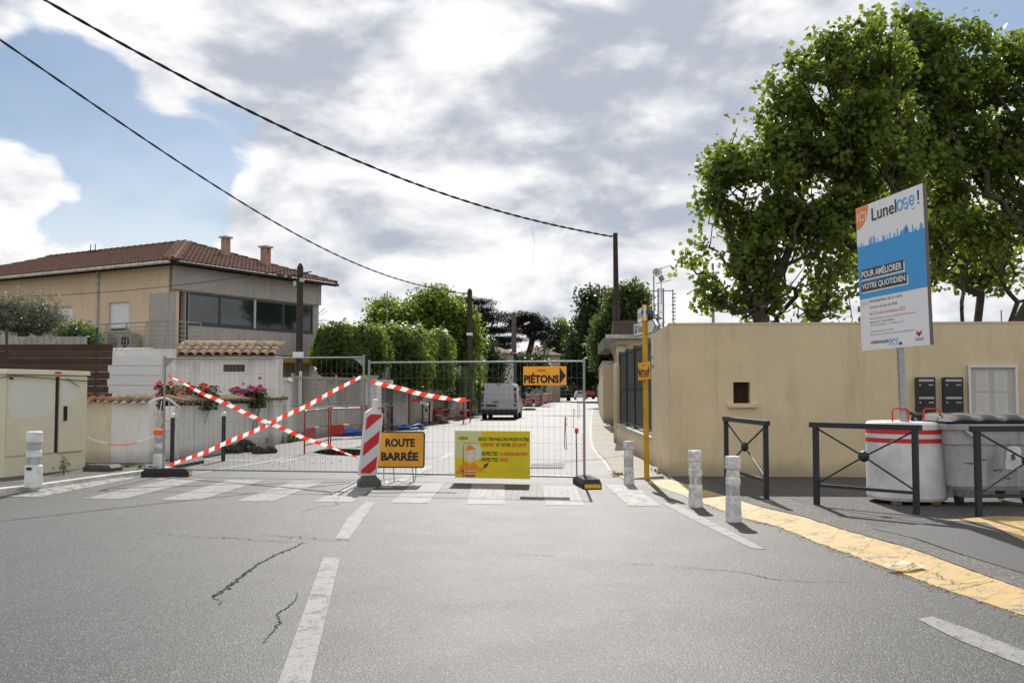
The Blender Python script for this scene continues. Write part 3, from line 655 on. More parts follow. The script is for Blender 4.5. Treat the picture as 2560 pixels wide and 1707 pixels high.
mb = MB(); mb.tube([(XZ(431, 27.4) - SX - .0, -.12, 2.5), (XZ(431, 27.4) - SX, -.12, .2)], .035, 8); mb.build('downpipe', M('dark_pipe', (.07, .06, .06), .5), t)
# long low white wall right of the gate
f2 = frame((-7.56, 21.6, 0), Vector((-6.9, 29.1, 0)) - Vector((-7.56, 21.6, 0)))
t = thing('garden_wall', 'long low white garden wall with mossy tile cap below the roses', 'wall', mat=f2)
mb = MB(); mb.box(0, 7.4, 0, .25, -.05, 1.23); mb.build('wall', m_wht, t); tile_cap(t, 0, 7.38, 1.35, me_old, y0=-.17, step=.21)
t = thing('gate_pillar', 'white capped wall pillar at the end of the tiled garden wall', 'pillar', mat=frame((-6.93, 29.15, 0), (1, .05, 0)))
mb = MB(); mb.box(-.50, .12, 0, .62, -.05, 1.86); mb.build('pillar', m_wht, t)
mb = MB(); mb.hexa([(-.56, -.06, 1.86), (.18, -.06, 1.86), (.18, .68, 1.86), (-.56, .68, 1.86)], [(-.52, -.02, 1.98), (.14, -.02, 1.98), (.14, .64, 1.98), (-.52, .64, 1.98)]); mb.build('cap', m_capw, t)
# arched white iron gate
gx0, gx1 = XZ(369, 20.7), XZ(442, 21.2)
t = thing('arched_gate', 'white garden gate with a curved top and scrolled iron grille', 'gate', mat=frame((gx0, 20.5, 0), (gx1 - gx0, .9, 0)))
gw = math.hypot(gx1 - gx0, .9)
m_wiron = M('white_painted_iron', (.62, .62, .60), .5)
mb = MB(); pts = [(gw * k / 12, -.01, 1.18 + .24 * math.sin(math.pi * k / 12)) for k in range(13)]
mb.tube(pts, .03, 6); mb.tube([(.03, 0, 0), (.03, 0, 1.2)], .03, 6); mb.tube([(gw - .03, 0, 0), (gw - .03, 0, 1.2)], .03, 6); mb.build('gate_frame', m_wiron, t)
mb = MB(); mb.box(.05, gw - .05, 0, .03, .04, .72); mb.build('gate_panel', m_wht, t)
for k in range(5):
    x = .1 + k * (gw - .2) / 4; mb = MB()
    s_ = .05 * (1 if k % 2 else -1)
    mb.tube([(x, 0, .72), (x + s_, 0, .82), (x - s_, 0, .92), (x + s_, 0, 1.03), (x, 0, 1.2 + .16 * math.sin(math.pi * x / gw))], .010, 5); mb.build('scroll_bar', m_wiron, t)
mb = MB(); mb.tube([(.02, 0, .93), (gw, 0, .93)], .01, 5); mb.tube([(.02, 0, .72), (gw, 0, .72)], .012, 5); mb.build('crossbar', m_wiron, t)
mb = MB(); mb.tube([(.05, -.03, .72), (.10, -.06, .6), (.13, -.06, .55)], .014, 5); mb.build('handle', m_iron, t)
# ---------- the big house ----------
ur = Vector((.5, .866, 0))
hm = frame((-12.2, 34.5, 0), ur); # local x along right face, y along the long left face, z up
m_ochre = wallmat('ochre_render', (.70, .55, .385), (.62, .49, .35), .35, .004, False)
m_grey = wallmat('grey_cement_render', (.46, .425, .39), (.38, .35, .325), .5, .004, False)
m_tan = M('tan_render', (.42, .27, .11), .9, .2, var=(1, .4))
m_alu = M('dark_window_frame', (.045, .05, .058), .4, .5)
m_alul = M('light_window_frame', (.50, .50, .48), .4, .5)
m_shut = M('white_roller_shutter', (.74, .75, .76), .5, .4)
m_dark = M('dark_interior', (.02, .02, .022), .8)
m_bwall = M('interior_beige', (.34, .28, .20), .9)
m_glass = M('window_glass', (.016, .024, .026), .04, .85)
t = thing('two_storey_house', 'two storey ochre and grey house with red tiled hip roof and two chimneys', 'house', mat=hm)
HL, HW, ZE = 17.0, 7.75, 6.1
inv = hm.inverted()
def hl(px, py, plane, off=0):               # pixel -> (along, z) on the house face plane x=off ('x') or y=off ('y')
    a = inv @ Vector((0, 0, H)); d = inv.to_3x3() @ ray(px, py)
    s = (off - (a.x if plane == 'x' else a.y)) / (d.x if plane == 'x' else d.y)
    return (a.y + d.y * s if plane == 'x' else a.x + d.x * s), a.z + d.z * s
def hrect(px0, py0, px1, py1, plane):       # window rectangle from two opposite pixel corners
    a, z1 = hl(px0, py0, plane); b, z0 = hl(px1, py1, plane); return (min(a, b), max(a, b), min(z0, z1), max(z0, z1))
sh1 = hrect(272, 757, 321, 825, 'x'); sh2 = hrect(138, 768, 180, 826, 'x')
mb = MB(); wall_holes(mb, .0, HL, -.05, ZE, .25, [sh1, sh2], 'y', 0, 1); mb.build('wall', m_ochre, t)
dr = (.10, .52, 3.1, 5.17); rb = (.70, 7.42, 4.02, 5.17)
mb = MB(); wall_holes(mb, .0, HW, 3.0, ZE, .25, [dr, rb], 'x', -.004, 1); mb.box(HW - .25, HW - .004, .26, HL, -.05, ZE); mb.build('upper_wall', m_grey, t)
mb = MB(); mb.box(-.05, HW + .05, -.10, -.006, 5.22, ZE - .02); mb.box(-.05, -.004, -.006, .03, 5.22, ZE - .02); mb.build('fascia_band', m_grey, t)
mb = MB(); mb.box(.25, HW - .26, .7, .9, 3.05, ZE - .1); mb.build('inner_wall', m_bwall, t)
mb = MB(); mb.box(.26, HW - .26, .26, HL, 2.96, 3.04); mb.box(.26, HW - .26, .26, HL, ZE - .1, ZE - .02); mb.build('floor_slab', m_grey, t)
mb = MB(); mb.box(.56, .66, -.012, .3, 3.1, 5.17); mb.build('door', m_dark, t)
p0, _ = hl(374, 730, 'x'); mb = MB(); mb.box(-.006, -.001, .0, p0, 3.0, 5.12); mb.build('cement_patch', m_grey, t)
for q in (sh1, sh2):
    mb = MB(); mb.box(.10, .13, q[0], q[1], q[2] + .08, q[3]); w_ = mb.build('shutter', m_shut, t)
    mb = MB(); n = 12
    for k in range(n): z = q[2] + .1 + k * (q[3] - q[2] - .1) / n; mb.box(.092, .10, q[0], q[1], z, z + .07)
    mb.build('shutter_slats', m_shut, w_, kind='stuff')
    mb = MB(); mb.box(.13, .2, q[0], q[1], q[2], q[3]); mb.build('window_back', m_dark, t)
    mb = MB(); mb.box(-.08, .02, q[0] - .12, q[1] + .12, q[2] - .06, q[2]); mb.build('window_sill', m_grey, t)
# ribbon window
edges = [rb[0], 2.62, 4.60, 5.95, rb[1]]
edges = [hl(px, 780, 'y')[0] for px in (470, 553, 638, 711, 783)]
for k in range(4):
    a, b = edges[k], edges[k + 1]
    fr = MB(); th_ = .045
    fr.box(a, b, .05, .12, rb[2], rb[2] + .09); fr.box(a, b, .05, .12, rb[3] - .07, rb[3]); fr.box(a, a + th_, .05, .12, rb[2] + .09, rb[3] - .07); fr.box(b - th_, b, .05, .12, rb[2] + .09, rb[3] - .07)
    wd_ = fr.build('window', m_alu, t)
    mb = MB(); mb.box(a + th_, b - th_, .075, .09, rb[2] + .09, rb[3] - .07); mb.build('pane', m_glass, wd_)
for a in (edges[0] - .07, edges[2]): mb = MB(); mb.box(a - .04, a + .05, .0, .13, rb[2] - .02, rb[3]); mb.build('mullion', m_alul, t)
mb = MB(); mb.box(rb[0] - .1, rb[1], -.03, .05, rb[2] - .05, rb[2]); mb.build('window_sill', m_alu, t)
# lower storey under the overhang
mb = MB(); mb.box(.0, HW, .45, .6, -.05, 2.75); mb.build('ground_wall', m_tan, t)
mb = MB(); mb.box(.0, HW, .02, .45, 2.72, 2.98); mb.build('orange_band', M('orange_band', (.50, .27, .07), .85), t)
mb = MB(); mb.box(5.0, 6.5, .40, .449, -.05, 2.4); mb.build('garage_door', M('grey_green_door', (.16, .19, .18), .6), t)
mb = MB(); mb.box(4.55, 4.95, .05, .449, -.05, 2.71); mb.build('column', m_cream, t)
# roof
OV = .55; rise = 1.42; zr = ZE + .05
hx = HW / 2
x0, x1, y0, y1 = -OV, HW + OV, -OV, HL + OV; apex0 = (hx, y0 + hx + OV, zr + rise + .12); apex1 = (hx, y1 - hx - OV, zr + rise + .12)
c = [(x0, y0, zr), (x1, y0, zr), (x1, y1, zr), (x0, y1, zr)]
mb = MB(); mb.add(c + [apex0, apex1], [(0, 1, 4), (1, 2, 5, 4), (2, 3, 5), (3, 0, 4, 5), (3, 2, 1, 0)]); roof = mb.build('roof', m_rtile, t)
mb = MB(); mb.box(x0 + .02, x1 - .02, y0 + .02, y0 + .06, zr - .1, zr - .01); mb.box(x0 + .02, x0 + .06, y0 + .06, y1, zr - .1, zr - .01); mb.build('eaves_board', m_dark, t)
mb = MB(); mb.tube([(x0 - .06, y0 + .1, zr - .03), (x0 - .06, y1, zr - .03)], .06, 8); mb.build('gutter', m_capw, t)
mb = MB(); mb.tube([(x0 + .1, y0 - .06, zr - .03), (x1, y0 - .06, zr - .03)], .06, 8); mb.build('gutter', m_iron, t)
me_r = tile_obj(m_rtile, L=.46, r0=.095, r1=.08, n=4)
ms = []
def slope_tiles(O, across, upv, Wd, Ht, half0, half1):
    """tiles on a sloped trapezoid: at height s (0..Ht) the width runs from half0*s to Wd-half1*s"""
    across = Vector(across).normalized(); upv = Vector(upv).normalized(); nrm = across.cross(upv)
    R = Matrix((across, upv, nrm)).transposed().to_4x4()
    r_ = 0
    while r_ * .40 < Ht:
        s = r_ * .40; a = half0 * s; 
        while a <= Wd - half1 * s:
            P = Vector(O) + across * (a) + upv * s + nrm * .01
            ms.append(Matrix.Translation(P) @ R); a += .215
        r_ += 1
rt = hx + OV; sl2 = math.hypot(rt, rise + .12); upL = Vector((rt, 0, rise + .12)); upR = Vector((0, rt, rise + .12)); ratio = rt / sl2
slope_tiles((x0, y1, zr), (0, -1, 0), upL, y1 - y0, sl2, ratio, ratio)
slope_tiles((x0, y0, zr), (1, 0, 0), upR, x1 - x0, sl2, ratio, ratio)
place_tiles(me_r, ms, roof, 300, cam_near=inv @ Vector((0, 0, H)))
def ridge(P, Q, mat, n):
    P, Q = Vector(P), Vector(Q); L_ = (Q - P).length / n; d = (Q - P).normalized(); x = d.cross(Vector((0, 0, 1))).normalized(); z = x.cross(d)
    R = Matrix((x, d, z)).transposed().to_4x4(); me = tile_obj(mat, L=L_ * 1.12, r0=.12, r1=.10)
    for k in range(n):
        o = bpy.data.objects.new('ridge_tile', me); COL.objects.link(o); o.parent = roof; o.matrix_basis = Matrix.Translation(P + d * (k * L_) + Vector((0, 0, .05))) @ R
ridge((x0, y0, zr), apex0, m_tile2, 15); ridge((x1, y0, zr), apex0, m_rtile, 15); ridge(apex0, apex1, m_rtile, 24)
# chimneys standing on the right slope
m_chim = M('pink_brick_render', (.42, .27, .20), .9, var=(5, .4), col2=(.33, .22, .17))
def chimney(px0, px1, pyt, yloc):
    a, _ = hl(px0, 640, 'y', yloc); b, _ = hl(px1, 640, 'y', yloc); _, zt_ = hl((px0 + px1) / 2, pyt, 'y', yloc)
    c_ = (a + b) / 2; w_ = abs(b - a) * .52; a, b = c_ - w_ / 2, c_ + w_ / 2; zb = zr + .2
    d_ = w_ * .8
    mb = MB(); mb.box(a, b, yloc, yloc + d_, zb, zt_ - .34)
    for (u_, v_) in ((a, yloc), (b - .13, yloc), (a, yloc + d_ - .13), (b - .13, yloc + d_ - .13)): mb.box(u_, u_ + .13, v_, v_ + .13, zt_ - .34, zt_ - .07)
    ch = mb.build('chimney', m_chim, roof)
    mb = MB(); mb.box(a - .07, b + .07, yloc - .07, yloc + d_ + .07, zt_ - .07, zt_); mb.build('chimney_cap', m_grey, t)
chimney(556, 582, 591, 1.9); chimney(656, 684, 615, 1.2)
# downpipe, balcony, railing, units
dy, _ = hl(244, 700, 'x', -.06); mb = MB(); mb.tube([(-.06, dy, ZE), (-.06, dy, .1)], .05, 8); mb.build('downpipe', m_capw, t)
m_rail = M('galvanised_rail', (.34, .34, .33), .45, .5, .6)
BD = .75; mb = MB(); mb.box(-BD, -.002, -.4, 4.9, 2.9, 3.05); mb.box(-BD, .65, -BD, -.402, 2.9, 3.05); mb.build('balcony', m_grey, t)
rl = MB()
for i, z in enumerate((4.0, 3.84, 3.68, 3.52, 3.36, 3.2)):
    r_ = .025 if i == 0 else .012; mb = MB(); mb.tube([(-BD, 4.85, z), (-BD, -BD, z), (.6, -BD, z)], r_, 5); mb.build('rail', m_rail, t)
for k in range(6): y_ = 4.85 - k * 1.1; mb = MB(); mb.tube([(-BD, y_, 3.05), (-BD, y_, 4.0)], .018, 5); mb.tube([(-BD, y_ + .22, 3.05), (-BD, y_ + .04, 4.0)], .014, 5); mb.build('railing_post', m_rail, t)
for x_ in (-.1, .6): mb = MB(); mb.tube([(x_, -BD, 3.05), (x_, -BD, 4.0)], .018, 5); mb.build('railing_post', m_rail, t)
for y_ in (1.6, 3.0):
    mb = MB(); mb.box(-.5, -.15, y_, y_ + .8, 3.06, 3.66); ac = mb.build('outdoor_unit', M('unit_grey', (.33, .32, .30), .6), t)
    mb = MB(); mb.lathe([(.22, 0), (.22, .01)], 16); mb.v = [(-.5 - v[2], y_ + .35 + v[0], 3.36 + v[1]) for v in mb.v]; mb.build('fan', m_dark, ac)
mb = MB(); a_, z_ = hl(227, 628, 'x', 3.5); b_, z2_ = hl(298, 637, 'x', 3.5)
mb.tube([(3.5, a_ - .3, zr + 1.1), (3.5, a_ - .3, z_ + .3)], .02, 5); mb.tube([(3.5, a_, z_ + .02), (3.5, b_, z2_ + .05)], .015, 5)
for k in range(14): y_ = a_ + (b_ - a_) * k / 14; zz_ = z_ + (z2_ - z_) * k / 14; mb.tube([(3.35, y_, zz_), (3.65, y_, zz_ + .08)], .007, 4)
mb.tube([(3.5, a_, z_ + .3), (3.5, a_ + .05, z_ - .25)], .02, 4); mb.build('antenna', m_iron, t)
# service wire on the facade
P0, P1 = Vector(A(0, 742, 36)), Vector(A(560, 699, 33))
mb = MB(); mb.tube([P0.lerp(P1, k / 16) + Vector((0, 0, -.5 * (k / 16) * (1 - k / 16))) for k in range(17)] + [A(745, 672, 31)], .012, 4); tag(mb.build('service_wire', m_cable), 'thin service wire crossing in front of the ochre house facade', 'wire')
# ---------- walls further down the left side ----------
Wv = [Vector(p) for p in WL[3:]]
m_lw = wallmat('grey_stained_wall', (.56, .53, .48), (.40, .38, .34), .7, .006)
t = thing('railing_wall', 'low grey wall topped with a pale metal picket railing in front of the stairs', 'wall', mat=frame((Wv[0].x + .1, Wv[0].y + .7, 0), Vector((-5.85, 37, 0)) - Vector((-6.85, 29.3, 0))))
Lw = 11.2; mb = MB(); mb.box(0, Lw, 0, .25, -.05, .98); mb.build('wall', m_lw, t); mb = MB(); mb.box(0, Lw, -.04, .29, .98, 1.03); mb.build('coping', m_capw, t)
m_pick = M('grey_picket', (.38, .38, .36), .5, .4, .3)
p0 = MB(); p0.box(-.011, .011, -.011, .011, 1.03, 2.05); pk = p0.build('picket', m_pick, t); pk.matrix_basis = Matrix.Translation((.05, .12, 0))
for k in range(1, 84): part_of(pk, 'picket', t, Matrix.Translation((.05 + k * .133, .12, 0)))
for z in (1.12, 1.96): mb = MB(); mb.box(0, Lw, .10, .14, z, z + .035); mb.build('rail', m_pick, t)
for k in range(6): mb = MB(); mb.box(k * 2.2, k * 2.2 + .06, .09, .15, 1.03, 2.12); mb.build('post', m_pick, t)
# staircase with railing beyond the pickets
sb = A(788, 1000, 40.5)
t = thing('garden_staircase', 'outdoor staircase with brick treads and silver sloping bar railing behind the pickets', 'staircase', (sb.x, 40.5, 0))
for k in range(11): mb = MB(); mb.box(.55 - k * .22, 2.2 - k * .22, .2 + k * .05, 1.5 + k * .05, k * .17, k * .17 + .17); mb.build('step', M('brick_tread', (.38, .19, .11), .85) if k == 0 else bpy.data.materials['brick_tread'], t)
m_sil = M('polished_rail', (.75, .75, .73), .4, .5, .3)
for k in range(9): z0_, z1_ = A(778, 905 + k * 10, 40.5).z, A(848, 962 + k * 9, 40.5).z; xa, xb = XZ(779, 40.5) - sb.x, XZ(849, 40.5) - sb.x; mb = MB(); mb.tube([(xa, .1, z0_), (xb, .1, z1_)], .04 if k == 0 else .022, 5); mb.build('rail', m_sil, t)
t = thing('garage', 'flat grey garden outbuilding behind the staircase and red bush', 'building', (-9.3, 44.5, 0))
mb = MB(); mb.box(0, 4.6, 0, 3, 0, 2.5); mb.build('wall', M('dull_cream', (.40, .36, .28), .9, var=(.8, .4)), t)  # dull cream base colour, varied by noise
# pedestrian gate, sign, pillars and wall sections
def seg_wall(a, b, z, label, name='garden_wall', mat=None, th=.25, cop=True):
    a, b = Vector((a[0], a[1], 0)), Vector((b[0], b[1], 0)); t = thing(name, label, 'wall', mat=frame(a, b - a)); L_ = (b - a).length
    mb = MB(); mb.box(0, L_, 0, th, -.05, z); mb.build('wall', mat or m_lw, t)
    if cop: mb = MB(); mb.box(0, L_, -.03, th + .03, z, z + .05); mb.build('coping', m_capw, t)
    return t
def onwall(px):                             # point on the left wall line seen at pixel column px
    u = (px - 1280) / F
    for a, b in zip(Wv[:-1], Wv[1:]):
        if a.x / a.y <= u <= b.x / b.y:
            lo_, hi_ = 0, 1
            for _ in range(30):
                m_ = (lo_ + hi_) / 2; q = a.lerp(b, m_)
                if q.x / q.y < u: lo_ = m_
                else: hi_ = m_
            return a.lerp(b, lo_)
    return Wv[-1]
def pillar(px, z, label, wdt=.5, mat=None):
    q = onwall(px); t = thing('gate_pillar', label, 'pillar', (q.x, q.y, 0))
    mb = MB(); mb.box(-wdt / 2, wdt / 2, -.1, .4, -.05, z); mb.build('pillar', mat or m_wht2, t); mb = MB(); mb.box(-wdt / 2 - .04, wdt / 2 + .04, -.14, .44, z, z + .07); mb.build('cap', m_capw, t)
pillar(922, 2.1, 'tall pale gate pillar behind the left fence post, below the lime crown', .6)
pillar(997, 2.1, 'wide white gate pillar right of the white address sign', .75)
pillar(1068, 2.0, 'white wall pillar above the black crossed barrier', .55)
seg_wall(onwall(1010), onwall(1060), 1.0, 'low pale wall between two white pillars with grey shutters above')
q = onwall(1035); t = thing('shutter_panel', 'grey slatted shutter panels above the low wall between white pillars', 'panel', mat=frame((onwall(1010).x, onwall(1010).y + .1, 1.06), Vector((onwall(1060) - onwall(1010)).to_3d())))
Lp = (onwall(1060) - onwall(1010)).length
for k in range(6): mb = MB(); mb.box(k * Lp / 6 + .02, (k + 1) * Lp / 6 - .02, .05, .09, 0, .95); mb.build('panel', M('slate_panel', (.13, .135, .14), .6) if k == 0 else bpy.data.materials['slate_panel'], t)
seg_wall(onwall(1078), onwall(1120), 1.95, 'tall brownish garden wall behind the far red barriers', mat=M('brownish_render', (.30, .24, .18), .9, var=(1, .5), col2=(.20, .16, .12)))
seg_wall(onwall(1120), onwall(1215), .9, 'low wall foot under the clipped green hedges beside the van')
seg_wall(onwall(1222), (4.5, 130), 1.9, 'long pale garden wall running down the far left side of the street', mat=M('far_pale_wall', (.38, .35, .30), .9, var=(.4, .4)))
ga, gb = onwall(950), onwall(985); gt = thing('pedestrian_gate', 'slate grey garden gate under the white address sign', 'gate', mat=frame((ga.x, ga.y, 0), (gb - ga).to_3d()))
Lg = (gb - ga).length; mb = MB(); mb.box(.03, Lg - .03, .04, .08, .1, 1.9); mb.build('gate_leaf', bpy.data.materials['slate_panel'], gt); mb = MB(); mb.box(0, Lg, .0, .1, 1.9, 1.98); mb.build('lintel', m_pick, gt)
mb = MB()
for k in range(11):
    an = math.pi * k / 10; mb.tube([(Lg / 2, .05, 2.0), (Lg / 2 - .8 * math.cos(an), .05, 2.0 + 1.0 * math.sin(an))], .014, 4)
mb.tube([(Lg / 2 - .6 * math.cos(math.pi * k / 10), .05, 2 + .75 * math.sin(math.pi * k / 10)) for k in range(11)], .02, 5); mb.tube([(Lg / 2, .05, 2.0), (Lg / 2, .05, 3.3)], .02, 5)
mb.build('fan_crest', m_pick, gt)
# address sign on white post
m_signw = M('white_sign_face', (.74, .74, .72), .45); m_ink = M('black_sign_ink', (.015, .015, .017), .5); m_red = M('red_reflective', (.60, .025, .03), .4, .5)
Ys = 31.0; sx = XZ(948, Ys); t = thing('address_sign', 'small white name board on a white square post beside the grey gate', 'sign', (sx, Ys, 0))
mb = MB(); mb.box(-.07, .07, -.05, .05, 0, A(948, 950, Ys).z - .02); mb.build('post', m_signw, t)
z1_, z0_ = A(960, 950, Ys).z, A(960, 959, Ys).z; xa, xb = XZ(941, Ys) - sx, XZ(984, Ys) - sx
mb = MB(); mb.box(xa, xb, -.08, -.055, z0_, z1_); mb.build('board', m_signw, t)
txt(t, 'OLOGAM', xa + .13, z0_ + .03, .32, .06, bpy.data.materials['red_reflective'], y=-.084, bold=.02)
# ---------------- poles and lamps on the left side ----------------
def pole(px, pyt, Y, r, label, base=0, cat='utility pole', mat=None):
    x = XZ(px, Y); zt_ = A(px, pyt, Y).z; t = thing('utility_pole', label, cat, (x, Y, 0))
    mb = MB(); mb.cyl((0, 0, base), (0, 0, zt_ - .12), r * 1.25, r, 12); mb.cyl((0, 0, zt_ - .12), (0, 0, zt_), r, .03, 12); mb.build('shaft', mat or m_wood, t); return t, zt_
t, z_ = pole(748, 658, 31, .098, 'dark wooden pole with pointed top in front of the ochre house')
mb = MB(); mb.box(.04, .12, -.17, -.13, .05, A(748, 928, 31).z); mb.build('cable_guard', m_lam, t)
mb = MB(); mb.box(-.17, .17, -.2, -.13, A(745, 897, 31).z, A(745, 880, 31).z); mb.build('sign_plate', m_signw, t)
mb = MB(); mb.box(-.19, -.1, -.15, -.05, z_ - .75, z_ - .6); mb.box(.02, .16, -.17, -.1, z_ - .62, z_ - .5); mb.build('junction_box', m_capw, t)
mb = MB(); mb.tube([(-.35, -.05, z_ - .42), (0, -.1, z_ - .36), (.38, -.05, z_ - .28)], .022, 5); mb.tube([(-.75, 0, z_ - .36), (-.45, -.04, z_ - .48), (-.15, -.1, z_ - .40)], .035, 5); mb.build('bracket', m_iron, t)
m_lamp = M('lamp_head_grey', (.45, .45, .45), .5)
def lamp_arm(t, Y, x0, z0, px, py, px2, py2, white=False):
    a = A(px, py, Y) - Vector((x0, Y, 0)); b = A(px2, py2, Y) - Vector((x0, Y, 0)); z0_ = z0
    mb = MB(); mb.tube([(0, 0, a.z - .5), (a.x * .5, 0, a.z - .18), (a.x, 0, a.z)], .035, 5); ar = mb.build('lamp_arm', m_iron, t)
    d = (b - a); n = Vector((-d.z, 0, d.x)).normalized() * .09
    mb = MB(); mb.hexa([a - n + Vector((0, -.15, 0)), b - n * .6 + Vector((0, -.15, 0)), b - n * .6 + Vector((0, .15, 0)), a - n + Vector((0, .15, 0))], [a + n + Vector((0, -.12, 0)), b + n * .6 + Vector((0, -.12, 0)), b + n * .6 + Vector((0, .12, 0)), a + n + Vector((0, .12, 0))]); mb.build('lamp_head', m_signw if white else m_lamp, t)
t, z_ = pole(1174, 721, 58, .15, 'dark utility pole with street lamp beside the big lime tree')
lamp_arm(t, 58, XZ(1174, 58), z_, 1210, 768, 1233, 755)
mb = MB(); mb.box(-.18, .18, -.22, -.14, A(1174, 839, 58).z, A(1174, 832, 58).z); mb.build('sign_plate', m_signw, t)
mb = MB(); mb.tube([(-.5, 0, z_ - .28), (-.12, -.1, z_ - .3)], .03, 5); mb.tube([(-.4, 0, z_ - .3), (-.25, 0, z_ - .45), (-.1, 0, z_ - .7)], .015, 4); mb.build('bracket', m_iron, t)
pole(1199, 835, 64, .10, 'thin dark wooden pole just right of the lamp pole', 0)
t, z_ = pole(1285, 779, 90, .22, 'grey brown utility pole before the flat topped cedar', mat=M('grey_wood', (.13, .11, .10), .9, var=(4, .4))); lamp_arm(t, 90, XZ(1285, 90), z_, 1311, 811, 1324, 805, True)
t, z_ = pole(1361, 855, 120, .16, 'far grey lamp pole before the ivy covered trunk', mat=bpy.data.materials['grey_wood']); lamp_arm(t, 120, XZ(1361, 120), z_, 1372, 877, 1388, 869, True)
mb = MB(); mb.box(-.06, .06, -.05, .05, 0, A(1170, 953, 61).z); tag(mb.build('marker_post', m_signw), 'pale square post standing between the two clipped hedges', 'post').location = (XZ(1170, 61), 61, 0)

# ---------------- utility cabinet ----------------
m_cab = M('cabinet_cream', (.72, .67, .49), .55, .4, var=(1.5, .4), bump=(90, .001), col2=(.66, .61, .45))
m_cabp = M('faded_cabinet_patch', (.68, .675, .60), .6)
c0, c1_ = G(12, 1193, .07), G(215, 1171, .07); cf = frame((c0.x, c0.y, .07), c1_ - c0); t = thing('utility_cabinet', 'large cream metal utility cabinet with two doors and a black handle', 'cabinet', mat=cf)
CW = (c1_ - c0).length; CH = 1.83
mb = MB(); mb.box(.0, CW, .02, .62, 0, .33); mb.build('plinth', m_cab, t)
mb = MB(); mb.box(.01, CW - .01, .04, .60, .33, CH - .02); mb.build('body', m_cab, t)
mb = MB(); mb.hexa([(-.04, -.03, CH - .02), (CW + .04, -.03, CH - .02), (CW + .04, .66, CH - .02), (-.04, .66, CH - .02)], [(-.02, -.02, CH + .06), (CW + .02, -.02, CH + .06), (CW + .02, .64, CH + .08), (-.02, .64, CH + .08)]); mb.build('lid', m_cab, t)
gx = CW * .59
mb = MB(); mb.box(.04, gx - .02, .012, .038, .36, CH - .05); mb.build('door', m_cab, t)
mb = MB(); mb.box(gx + .07, CW - .03, -.012, .020, .36, CH - .05); d_ = mb.build('door', m_cab, t)
mb = MB(); mb.box(gx - .018, gx + .068, .02, .036, .36, CH - .06); mb.build('door_gap', M('dark_purple_gap', (.03, .018, .028), .8), t)
mb = MB(); mb.box(gx + .17, gx + .235, -.045, -.013, .95, 1.22); mb.build('handle', M('black_plastic', (.015, .015, .017), .45), d_)
def ragged(u0, u1, v0, v1, seed):
    rnd = random.Random(seed); pts = []
    for k in range(28):
        an = 2 * math.pi * k / 28; s_ = (abs(math.cos(an)) ** 5 + abs(math.sin(an)) ** 5) ** (-1 / 5) * rnd.uniform(.92, 1.0)
        pts.append(((u0 + u1) / 2 + (u1 - u0) / 2 * s_ * math.cos(an), (v0 + v1) / 2 + (v1 - v0) / 2 * s_ * math.sin(an)))
    return pts
m_sunp = m_cabp
mb = MB(); mb.poly([(u, .0105, v) for u, v in ragged(.05, gx - .06, 1.0, 1.70, 3)]); mb.build('faded_paint', m_sunp, t)
mb = MB(); mb.poly([(u, -.0135, v) for u, v in ragged(gx + .12, CW - .35, 1.24, 1.74, 5)]); mb.build('faded_paint', m_sunp, t)
mb = MB(); mb.box(gx - .08, gx + .08, -.034, -.03, CH - .0, CH + .035); mb.build('red_sticker', m_red, t)
mb = MB(); mb.box(.05, .14, .004, .011, CH - .12, CH - .08); mb.build('blue_sticker', M('navy_sticker', (.02, .03, .08), .5), t)
mb = MB(); mb.tube([(-.3, .02, CH - .12), (.1, -.02, CH - .05), (gx, -.04, CH - .10), (CW - .4, -.045, CH - .12), (CW, -.03, CH - .13)], .008, 5); mb.tube([(CW - .6, -.045, CH - .09), (CW - .3, -.06, CH - .24)], .008, 5); mb.build('strap', m_cable, t)
# ---------------- bollards ----------------
m_bol = M('chalky_white_paint', (.82, .81, .80), .85, .2, var=(11, .4), bump=(45, .006), col2=(.46, .45, .44))
m_bolw = M('white_plastic_sleeve', (.82, .82, .81), .55, .3, var=(5, .4), col2=(.58, .58, .57))
m_band = M('grey_reflective_band', (.46, .47, .47), .4, .5, var=(12, .4))
def battered(px, py, z, r, h, label, seed):
    p = G(px, py, z); t = thing('bollard', label, 'bollard', (p.x, p.y, z), group='battered white bollards at the kerb'); rnd = random.Random(seed); n = 18
    lv = [0, .02, h * .36, h * .38, h * .40, h * .55, h * .57, h * .66, h * .68, h * .80, h * .82, h * .97, h]
    rr = [1.06, 1.08, 1.02, 1.0, .90, .90, 1.0, .99, .88, .88, 1.06, 1.06, .96]
    mb = MB(); ang = [rnd.uniform(.93, 1.05) for _ in range(n)]
    vs = []
    for i, (z_, q) in enumerate(zip(lv, rr)):
        for k in range(n):
            a = 2 * math.pi * k / n; f_ = r * q * ang[(k + (i // 4) * 5) % n] * rnd.uniform(.975, 1.025); vs.append((f_ * math.cos(a), f_ * math.sin(a), z_ + rnd.uniform(-.006, .006) * (0 < i < 12)))
    fs = [(i * n + k, i * n + (k + 1) % n, (i + 1) * n + (k + 1) % n, (i + 1) * n + k) for i in range(len(lv) - 1) for k in range(n)] + [tuple(range(n - 1, -1, -1)), tuple(range((len(lv) - 1) * n, len(lv) * n))]
    mb.add(vs, fs); mb.build('post', m_bol, t)
    mb = MB(); mb.lathe([(r * .93, h * .405), (r * .93, h * .545)], 16); mb.build('reflective_band', m_band, t)
battered(1572, 1210, .0, .085, .73, 'farthest battered white bollard, beside the yellow sign pole', 1)
battered(1739, 1267, .0, .090, .77, 'middle battered white bollard, standing before the beige wall', 2)
battered(1833, 1303, .0, .092, .79, 'nearest battered white bollard, in front of the narrow crossed barrier', 3)
